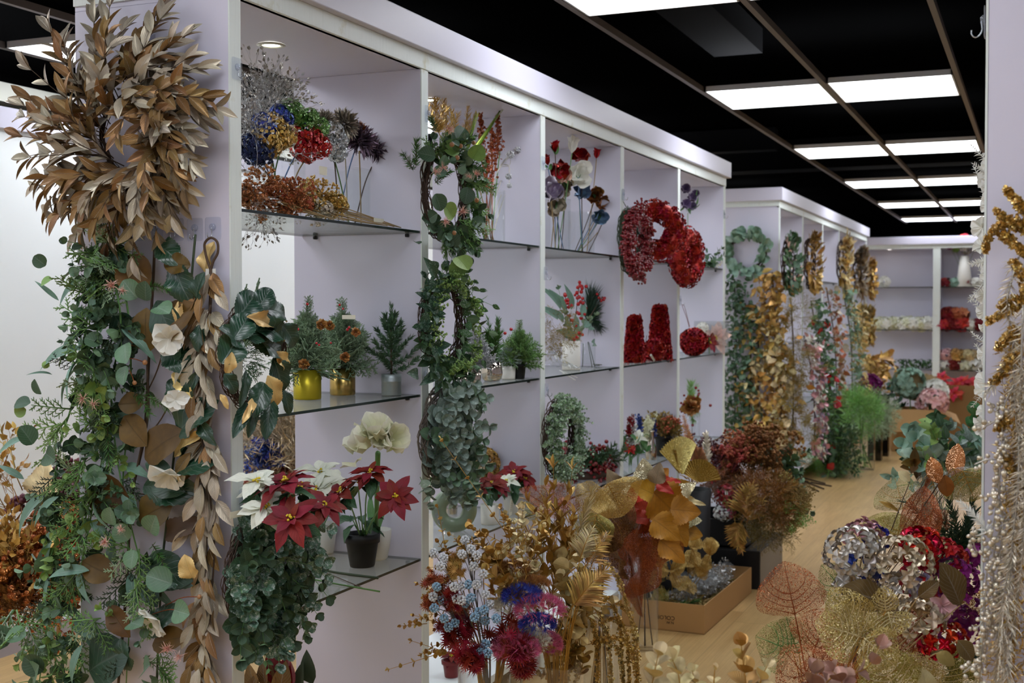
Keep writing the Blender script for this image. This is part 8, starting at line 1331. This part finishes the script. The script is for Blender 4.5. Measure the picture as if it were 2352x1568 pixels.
for lb, (u, v), R, rec, L, sd in (('dark twig wreath with green leaves and pink blossoms near the second unit corner', (1818, 605), .21, (('ovlo', 'leaf_green', .5), ('rndlo', 'euc_deep', .4), ('rndlo', 'star_pink', .1)), .075, 621), ('gold leaf wreath on the second upright of the far unit', (1868, 605), .22, (('laulo', 'gold', .6), ('laulo', 'gold_dark', .4)), .11, 622), ('gold leaf wreath on the fourth upright of the far unit', (1941, 605), .24, (('laulo', 'gold', .5), ('laulo', 'gold_pale', .5)), .12, 623), ('champagne and brown feather wreath near the far corner', (1975, 625), .20, (('laulo', 'champ', .6), ('laulo', 'bronze', .4)), .16, 624), ('gold foil wreath at the far end of the second unit', (2003, 640), .20, (('ovlo', 'gold', .6), ('ovlo', 'gold_dark', .4)), .1, 625), ('gold grass wreath lower on the fifth far upright', (1978, 750), .18, (('laulo', 'gold_dull', .6), ('laulo', 'gold_pale', .4)), .13, 626), ('bronze leaf wreath lower at the far end', (2001, 748), .19, (('ovlo', 'gold_dark', .5), ('ovlo', 'gold_dull', .5)), .08, 627)):
    far_wreath(lb, P(u - 8, v, X=XW), A(1, 0, 0), R * .92, rec, 230, L * .8, sd, .05)
for lb, top, bot, rec, n, L, w, sd in (('dark green berry garland under the first gold wreath', (1862, 690), (1885, 1085), (('ovlo', 'leaf_green', .5), ('laulo', 'green_frost', .3), ('rndlo', 'berry_red', .04), ('ovlo', 'leaf_mid', .12)), 520, .07, .24, 631), ('pale pink cherry blossom garland left of the green berry garland', (1846, 770), (1855, 1050), (('rndlo', 'pink_metal', .55), ('rndlo', 'white_petal', .25), ('rndlo', 'mauve_metal', .2)), 260, .05, .16, 632), ('green trailing fern garland reaching the floor', (1880, 900), (1895, 1105), (('needle', 'fern_green', .6), ('needle', 'pine', .4)), 700, .11, .25, 633), ('rust and white blossom garland between the gold wreaths', (1898, 660), (1908, 1000), (('rndlo', 'rust', .25), ('rndlo', 'champ', .35), ('ovlo', 'copper_br', .4)), 300, .05, .22, 634), ('sage green garland under the second gold wreath', (1935, 660), (1945, 940), (('needle', 'fern_pale', .4), ('ovlo', 'euc', .4), ('laulo', 'gold_dull', .2)), 420, .07, .3, 635), ('gold and cream glitter garland beside the sage one', (1955, 690), (1962, 920), (('ovlo', 'gold_pale', .5), ('ovlo', 'gold_glit', .5)), 240, .06, .25, 636), ('gold leaf bunch hanging at the far corner over the ferns', (1985, 820), (1990, 870), (('ovlo', 'gold', .6), ('ovlo', 'gold_dark', .4)), 110, .1, .3, 637), ('large gold leaf bunch at the end of the far unit', (2005, 815), (2006, 860), (('obov', 'gold', 1.0),), 40, .16, .25, 638)):
    far_garland(lb, (top[0] - 5, top[1]), (bot[0] - 5, bot[1]), ('X', XW), w, rec, n, L, sd, off=.08)
def floor_vase(label, base, r0, h, dark=False, sq=True): return vase(label, base, r0, h, sq, mat='vase_smoke' if dark else 'vase_glass')
S('vase_smoke', m_glass, col='#9a948e', rough=.04, milk=.06, mcol='#5a5450', base=.05)
def ferns():
    r = R6
    for lb, (u, v), D, base, dark, mat, n, L, hw in (('bright green asparagus fern in the near tall glass vase', (1968, 925), 11.4, (1992, 1078), False, 'fern_green', 60, .25, .3), ('pale green fern in the second tall dark vase', (2008, 940), 12.2, (2010, 1056), True, 'fern_pale', 50, .24, .28), ('grey-green fern in the third tall vase', (2025, 925), 12.6, (2026, 1046), True, 'fern_pale', 34, .22, .25), ('dark ivy and pine branches in the clear vase on the floor', (1925, 1010), 11.0, (1925, 1094), False, 'leaf_green', 44, .26, .25)):
        b = P(*base, Z=0); VASE = {'bright': 'tall clear glass vase on the floor under the bright green fern', 'pale': 'tall dark glass vase on the floor behind the clear one', 'grey-': 'farthest tall dark glass vase in the row', 'dark ': 'clear glass vase with dark stems at the foot of the second unit'}[lb[:5] if lb[:4] != 'pale' and lb[:6] != 'bright' else lb.split()[0]]
        floor_vase(VASE, b, .065, .34 if 'ivy' in lb else .62, dark); t = Th('fern_bunch', lb, 'artificial plant', b); g = G(); c = P(u, v + 25, D=D)
        for k in range(8): g.tube(cr([b + A(r.uniform(-.04, .04), r.uniform(-.04, .04), .02), (b + c) / 2, c + r.normal(0, .05, 3)], 8), .003, 4)
        t.part('stems', g, 'stem_dark' if 'ivy' in lb else 'stem_green'); g = G(); d = r.normal(0, .8, (n, 3)) + A(.1, -.2, .35); g.inst(AIRYF if 'fern' in lb else AIRYL, c + r.normal(0, .04, (n, 3)), d, None, L * r.uniform(.6, 1.1, n), None, 0, r.random(n)); t.part('fronds', g, mat)
    t = Th('fern_trail', 'green fern trailing down on the floor before the clear vase', 'artificial plant', P(1910, 1105, Z=0)); g = G(); p = P(1905, 1085, Z=0); k = 50; g.inst(AIRYF, p + r.normal(0, .1, (k, 3)) * A(1, 1, .3) + A(0, 0, .1), r.normal(0, 1, (k, 3)) * A(1, 1, .3), None, .2, None, 0, r.random(k)); t.part('fronds', g, 'fern_green')
    for i, (a, b) in enumerate((((1830, 1098), (1892, 1122)), ((1828, 1100), (1880, 1128)), ((1835, 1102), (1910, 1116)), ((1840, 1095), (1895, 1110)))): lying(('brown bare stick lying on the floor by the second unit, reaching least far', 'brown bare stick lying lowest in the floor bundle', 'brown bare stick reaching farthest over the floor', 'brown bare stick at the back of the floor bundle')[i], [a, ((a[0] + b[0]) / 2, (a[1] + b[1]) / 2), b], .006, 'stem_brown', .0, 'stick')
    # cardboard boxes before the end shelves
    b = P(2048, 1036, Z=0); M = frameM(b, .15); t = openbox('cardboard_box', 'open cardboard box with folded-out flaps full of flowers at the end of the aisle', 'box', M, .46, .5, .44, 'card', .006); Fl = lambda a, q: M(np.array([a, q]))
    for pts in ([(0, -.002, .44), (.46, -.002, .44), (.46, -.14, .22), (0, -.14, .22)], [(.462, 0, .44), (.462, .5, .44), (.68, .5, .36), (.68, 0, .30)]): g = G(); V = M(np.array(pts, float)); V = np.vstack([V, V + A(.003, .003, .004)]); g.add(V, [[0, 1, 2, 3], [7, 6, 5, 4], [0, 4, 5, 1], [1, 5, 6, 2], [2, 6, 7, 3], [3, 7, 4, 0]]); t.part('flap', g, 'card', smooth=False)
    c = M(np.array([[.23, .25, .44]]))[0]
    for lb, d, mat, R, k in (('white and pale green flower bunch in the cardboard box', (-.05, .0, .27), 'euc_pale', .14, 40), ('dark green leaf bunch standing in the cardboard box', (-.2, -.05, .12), 'pine_dark', .16, 26), ('pink and white orchid bunch at the right of the box', (.2, -.1, .07), 'pink_pet', .13, 40), ('white flower bunch at the right top of the box', (.22, 0, .17), 'white_petal', .11, 30), ('burgundy glitter flower at the left of the box', (-.42, -.2, .25), 'magenta', .08, 26), ('gold leaf bunch behind the box', (-.25, .1, .3), 'gold_dark', .15, 40)):
        q = c + A(*d); t = Th('flower_bunch', lb, 'artificial flower', c - A(0, 0, .4)); g = G(); ball(g, q, R, F4 if 'flower' in lb or 'orchid' in lb else L_['ovate'], k + 20, .075, r=r, jit=.4); t.part('flower_heads', g, mat); g = G(); g.tube([c - A(0, 0, .4), q], .006, 4); t.part('stem', g, 'stem_green')
    t = Th('fan_palm', 'tan pleated dried fan leaf over the cardboard box', 'artificial flower', c - A(0, 0, .4)); fan(t, c + A(.1, .05, .05), c + A(.06, .05, .36), A(.2, -1, .1), 'fan_tan', 2.4, 30); g = G(); g.tube([c - A(0, 0, .4), c + A(.1, .05, .06)], .005, 4); t.part('stem', g, 'stem_tan')
    b = P(2130, 1010, D=14.0); b[2] = 0; t = openbox('cardboard_box', 'large tall cardboard box with red poinsettias on top before the end shelves', 'box', frameM(b, .02), 1.2, .7, .64, 'card_dark', .008)
    g = G(); g.box(b + A(.02, .02, .5), b + A(1.18, .68, .52)); t.part('filling_board', g, 'card', smooth=False)
    for i, (u, v, lb) in enumerate(((2165, 885, 'red poinsettia bunch hanging over the large box, left'), (2185, 890, 'red poinsettia bunch in the middle of the large box'), (2205, 888, 'red poinsettia bunch right of the middle'), (2222, 892, 'red poinsettia bunch at the right of the large box'))):
        q = P(u, v, D=13.9); t = Th('poinsettia_bunch', lb, 'artificial flower', q); 
        for k in range(3): poinsettia(t, q + r.normal(0, .035, 3), A(r.normal(0, .4), -1, .6), .10, 'red_cloth', r=r, core=False)
    # end shelves
    zs = (.70, 1.22, 1.78)
    def row(lbs, u0, u1, z, mats, R=.08, sh='face', tm_=None):
        for k, lb in enumerate(lbs):
            u = u0 + (u1 - u0) * (k + .5) / len(lbs); q = P(u, 700, Y=17.12); q[2] = z; t = Th('fabric_flower', lb, 'artificial flower', q, 'loose flower heads on the end shelves'); g = G(); ball(g, q + A(0, 0, R * .75), R, tm_ or F5, 40, R * .62, sh, -.7, r=r, sq=(1.1, 1, .75), jit=.25); t.part('petals', g, mats[k % len(mats)])
    OR = ['leftmost', 'second', 'third', 'fourth', 'fifth', 'sixth', 'seventh', 'eighth']
    row(['cream white flower head on the middle end shelf, %s of the row' % (OR[k] if k < 7 else 'last') for k in range(8)], 2015, 2140, zs[1], ['cream_petal', 'white_petal'], .10)
    row(['green and red garland piece on the low end shelf, %s of five' % OR[k] for k in range(5)], 2060, 2142, zs[0], ['moss', 'leaf_green'], .085, 'face', L_['ovlo'])
    row(['red flower head on the middle right end shelf, %s' % OR[k] for k in range(3)], 2158, 2218, zs[1], ['red_cloth', 'poin_red'], .11); row(['dark red flower head stacked on the others', 'rust red flower head stacked at the right'], 2168, 2215, zs[1] + .13, ['poin_red', 'rust'], .10)
    row(['white flower head beside the red ones', 'crimson flower head at the right by the column'], 2220, 2256, zs[1], ['white_petal', 'poin_red'], .09)
    row(['white rose head on the low right end shelf', 'dark red rose head on the low right end shelf', 'cream rose head right of the dark red one', 'white rose head by the column on the low shelf'], 2160, 2252, zs[0], ['white_petal', 'poin_red', 'cream_petal', 'white_petal'], .09); row(['pink flower head stacked on the low right shelf', 'yellow gold flower head stacked on the low shelf', 'gold flower head stacked right'], 2162, 2240, zs[0] + .12, ['pink_pet', 'gold', 'gold_pale'], .09)
    row(['red flower head at the left of the top right end shelf', 'grey white flower head lying on the top end shelf', 'red flower head left of the white jug', 'white flower head by the column on the top shelf'], 2158, 2256, zs[2], ['poin_red', 'euc_pale', 'poin_red', 'white_petal'], .07)
    q = P(2214, 700, Y=17.12); q[2] = zs[2] + .001; vase('tall white tapered jug with flowers on the top right end shelf', q, .10, .40, mat='pot_white', name='jug', r1=.055)
    for lb, d, mat, R in (('magenta ball flower in the white jug', (-.18, 0, .55), 'magenta', .05), ('red flower standing highest in the white jug', (0, 0, .62), 'red_cloth', .055), ('pale grey flower cluster in the white jug', (.02, -.02, .5), 'silver_pet', .075), ('lime green flower in the white jug', (-.1, 0, .5), 'euc_lime', .045), ('blue flower at the right of the white jug', (.13, 0, .52), 'blue_sheen', .04)):
        t, dd, s = pick(lb, q + A(0, 0, .1), q + A(*d) - A(0, 0, .03)); lumps(t, [q + A(*d)], R, mat, F4, 36, .03, r=r)
    q = P(2031, 650, Y=16.9); t = Th('flower_pick', 'white flower beside the gold wreath at the left of the end shelves', 'artificial flower', P(2031, 700, Y=17.1) * A(1, 1, 0) + A(0, 0, 1.781)); lumps(t, [t.loc + A(0, 0, .07)], .07, 'white_petal', F4, 30, .04, r=r)
ferns()
# ================================================================ bunches in the aisle behind the near unit
def behind():
    r = rng(640)
    def bunch(label, base, heads, mat, tmpl, R, n, vs=None, k_=8, st='stem_tan', sp=.5):
        t = Th('dried_spray', label, 'artificial flower', base); g = G(); f = G()
        for (u, v, D) in heads:
            c = P(u, v, D=D); g.tube(cr([base + A(0, 0, .02), (base + c) / 2 + A(0, 0, .05), c - A(0, 0, R * .5)], 8), .003, 4); f.inst(tmpl, c - A(0, 0, R * .5) + r.normal(0, .02, (n, 3)), r.normal(0, sp, (n, 3)) + A(0, 0, 1), None, R * r.uniform(.7, 1.2, n), None, 0, r.random(n))
        t.part('stems', g, st); t.part('spray', f, mat)
    bA = A(-3.72, 5.1, 0); vase('glass floor vase behind the first bay, mostly hidden by poinsettias', bA, .09, .5); bunch('champagne pampas spray seen through the first bay', bA, [(640, 1010, 5.6), (672, 1015, 5.6), (612, 1000, 5.6), (655, 990, 5.65)], 'champ_foil', AIRYF, .28, 14); bunch('silver glitter spray at the left in the back aisle', bA, [(580, 1040, 5.6)], 'silver_glit', AIRYB, .16, 18); bunch('royal blue glitter spray seen through the first bay', bA, [(600, 1060, 5.5), (604, 1035, 5.5)], 'blue_glit', AIRYB, .11, 26, sp=.35); bunch('coral red sedum spray behind the poinsettias', bA, [(640, 1090, 5.7), (665, 1085, 5.7), (615, 1105, 5.7)], 'coral', AIRY, .2, 26); bunch('gold palm spray at the right in the back aisle', bA, [(690, 1010, 6.1)], 'gold_dull', AIRYF, .4, 16); bunch('dark red leaf spray low in the back aisle', bA, [(700, 1090, 5.9), (580, 1110, 5.8)], 'rust', AIRYL, .2, 16)
    bB = P(128, 1530, Z=0); vase('glass floor vase at the lower left behind the eucalyptus garland', bB, .10, .5, True); bunch('copper orange glitter spray at the lower left behind the garland', bB, [(60, 1290, 4.1), (110, 1260, 4.1), (150, 1230, 4.2), (95, 1310, 4.0), (170, 1290, 4.2)], 'orange_glit', AIRYB, .24, 22); bunch('gold leaf spray at the left edge of the picture', bB, [(10, 1215, 4.0), (20, 1080, 4.2), (5, 1260, 4.0)], 'gold', AIRYL, .25, 8); bunch('bronze brown spray low at the left edge', bB, [(30, 1330, 4.0), (70, 1340, 4.0)], 'bronze_glit', AIRYL, .22, 16); bunch('plum berry spray behind the eucalyptus garland', bB, [(150, 1140, 4.4), (175, 1110, 4.4)], 'plum', AIRYB, .2, 16)
    t = Th('leaf_pick', 'large pale gold leaf behind the eucalyptus garland at the left', 'artificial flower', bB); g = G(); a, b = P(95, 1140, D=4.2), P(98, 1075, D=4.2); g.inst(L_['birch'], [a], b - a, A(.2, -1, .2), .13, .15, 0, [.6]); t.part('leaf', g, 'gold_pale'); g = G(); g.tube(cr([bB, (bB + a) / 2, a], 8), .003, 4); t.part('stem', g, 'stem_gold')
behind()
# ================================================================ repeats share a group
GR = dict(hydrangea='hydrangea heads in the right foreground cluster', birch_leaf='birch leaves in the yellow and red bunch', amaranth_strand='hanging gold amaranth strands', berry_spray='berry sprays in the floor bunches', sedum='sedum heads in the floor bunches', net_leaf_pick='open net leaves', magnolia_flower='magnolia stems in the third bay', glitter_flower='glitter flowers on the top shelf', mum='metallic mums on the top shelf', glitter_spray='glitter sprays lying on the top shelf', potted_poinsettia='potted poinsettias on the lower shelf', potted_cedar='small potted cedars', eucalyptus_spray='gold eucalyptus sprays', eucalyptus_branch='eucalyptus branches by the white column', fern_leaf='metallic fern leaves', wreath='wreaths on the second unit', garland='garlands on the second unit', flower_cone='red flower cones', flower_ball='red flower balls', glass_vase='clear glass vases', display_shelf='white display shelving units', berry_branch='red berry branches in the white vase')
by = {}
for o in SC.objects:
    if o.parent is None and 'category' in o: by.setdefault(o.name.split('.')[0], []).append(o)
for k, v in by.items():
    if len(v) > 1:
        for o in v:
            if 'group' not in o: o['group'] = GR.get(k, k.replace('_', ' ') + 's in the shop')
# ================================================================ camera, world, view
cam = bpy.data.cameras.new('camera'); co = bpy.data.objects.new('camera', cam); COL.objects.link(co); SC.camera = co
cam.sensor_width = 36.0; cam.lens = 36.0 * FPX / 2352; cam.clip_start = .05
from mathutils import Matrix
co.matrix_world = Matrix(((RT[0], UPV[0], -FW[0], 0), (RT[1], UPV[1], -FW[1], 0), (RT[2], UPV[2], -FW[2], HC), (0, 0, 0, 1)))
cam.dof.use_dof = True; cam.dof.focus_distance = 3.3; cam.dof.aperture_fstop = 6.3
w = bpy.data.worlds.new('world'); SC.world = w; w.use_nodes = True; w.node_tree.nodes['Background'].inputs[0].default_value = (.02, .02, .022, 1)
SC.view_settings.view_transform = 'Standard'; SC.view_settings.look = 'None'; SC.view_settings.exposure = EXPO; SC.view_settings.gamma = 1.0; SC.view_settings.use_curve_mapping = False
cy = SC.cycles; cy.max_bounces = 6; cy.diffuse_bounces = 4; cy.glossy_bounces = 3; cy.transmission_bounces = 4; cy.transparent_max_bounces = 14; cy.adaptive_threshold = .03; cy.caustics_reflective = False; cy.caustics_refractive = False; cy.sample_clamp_indirect = 6.0; cy.use_denoising = True
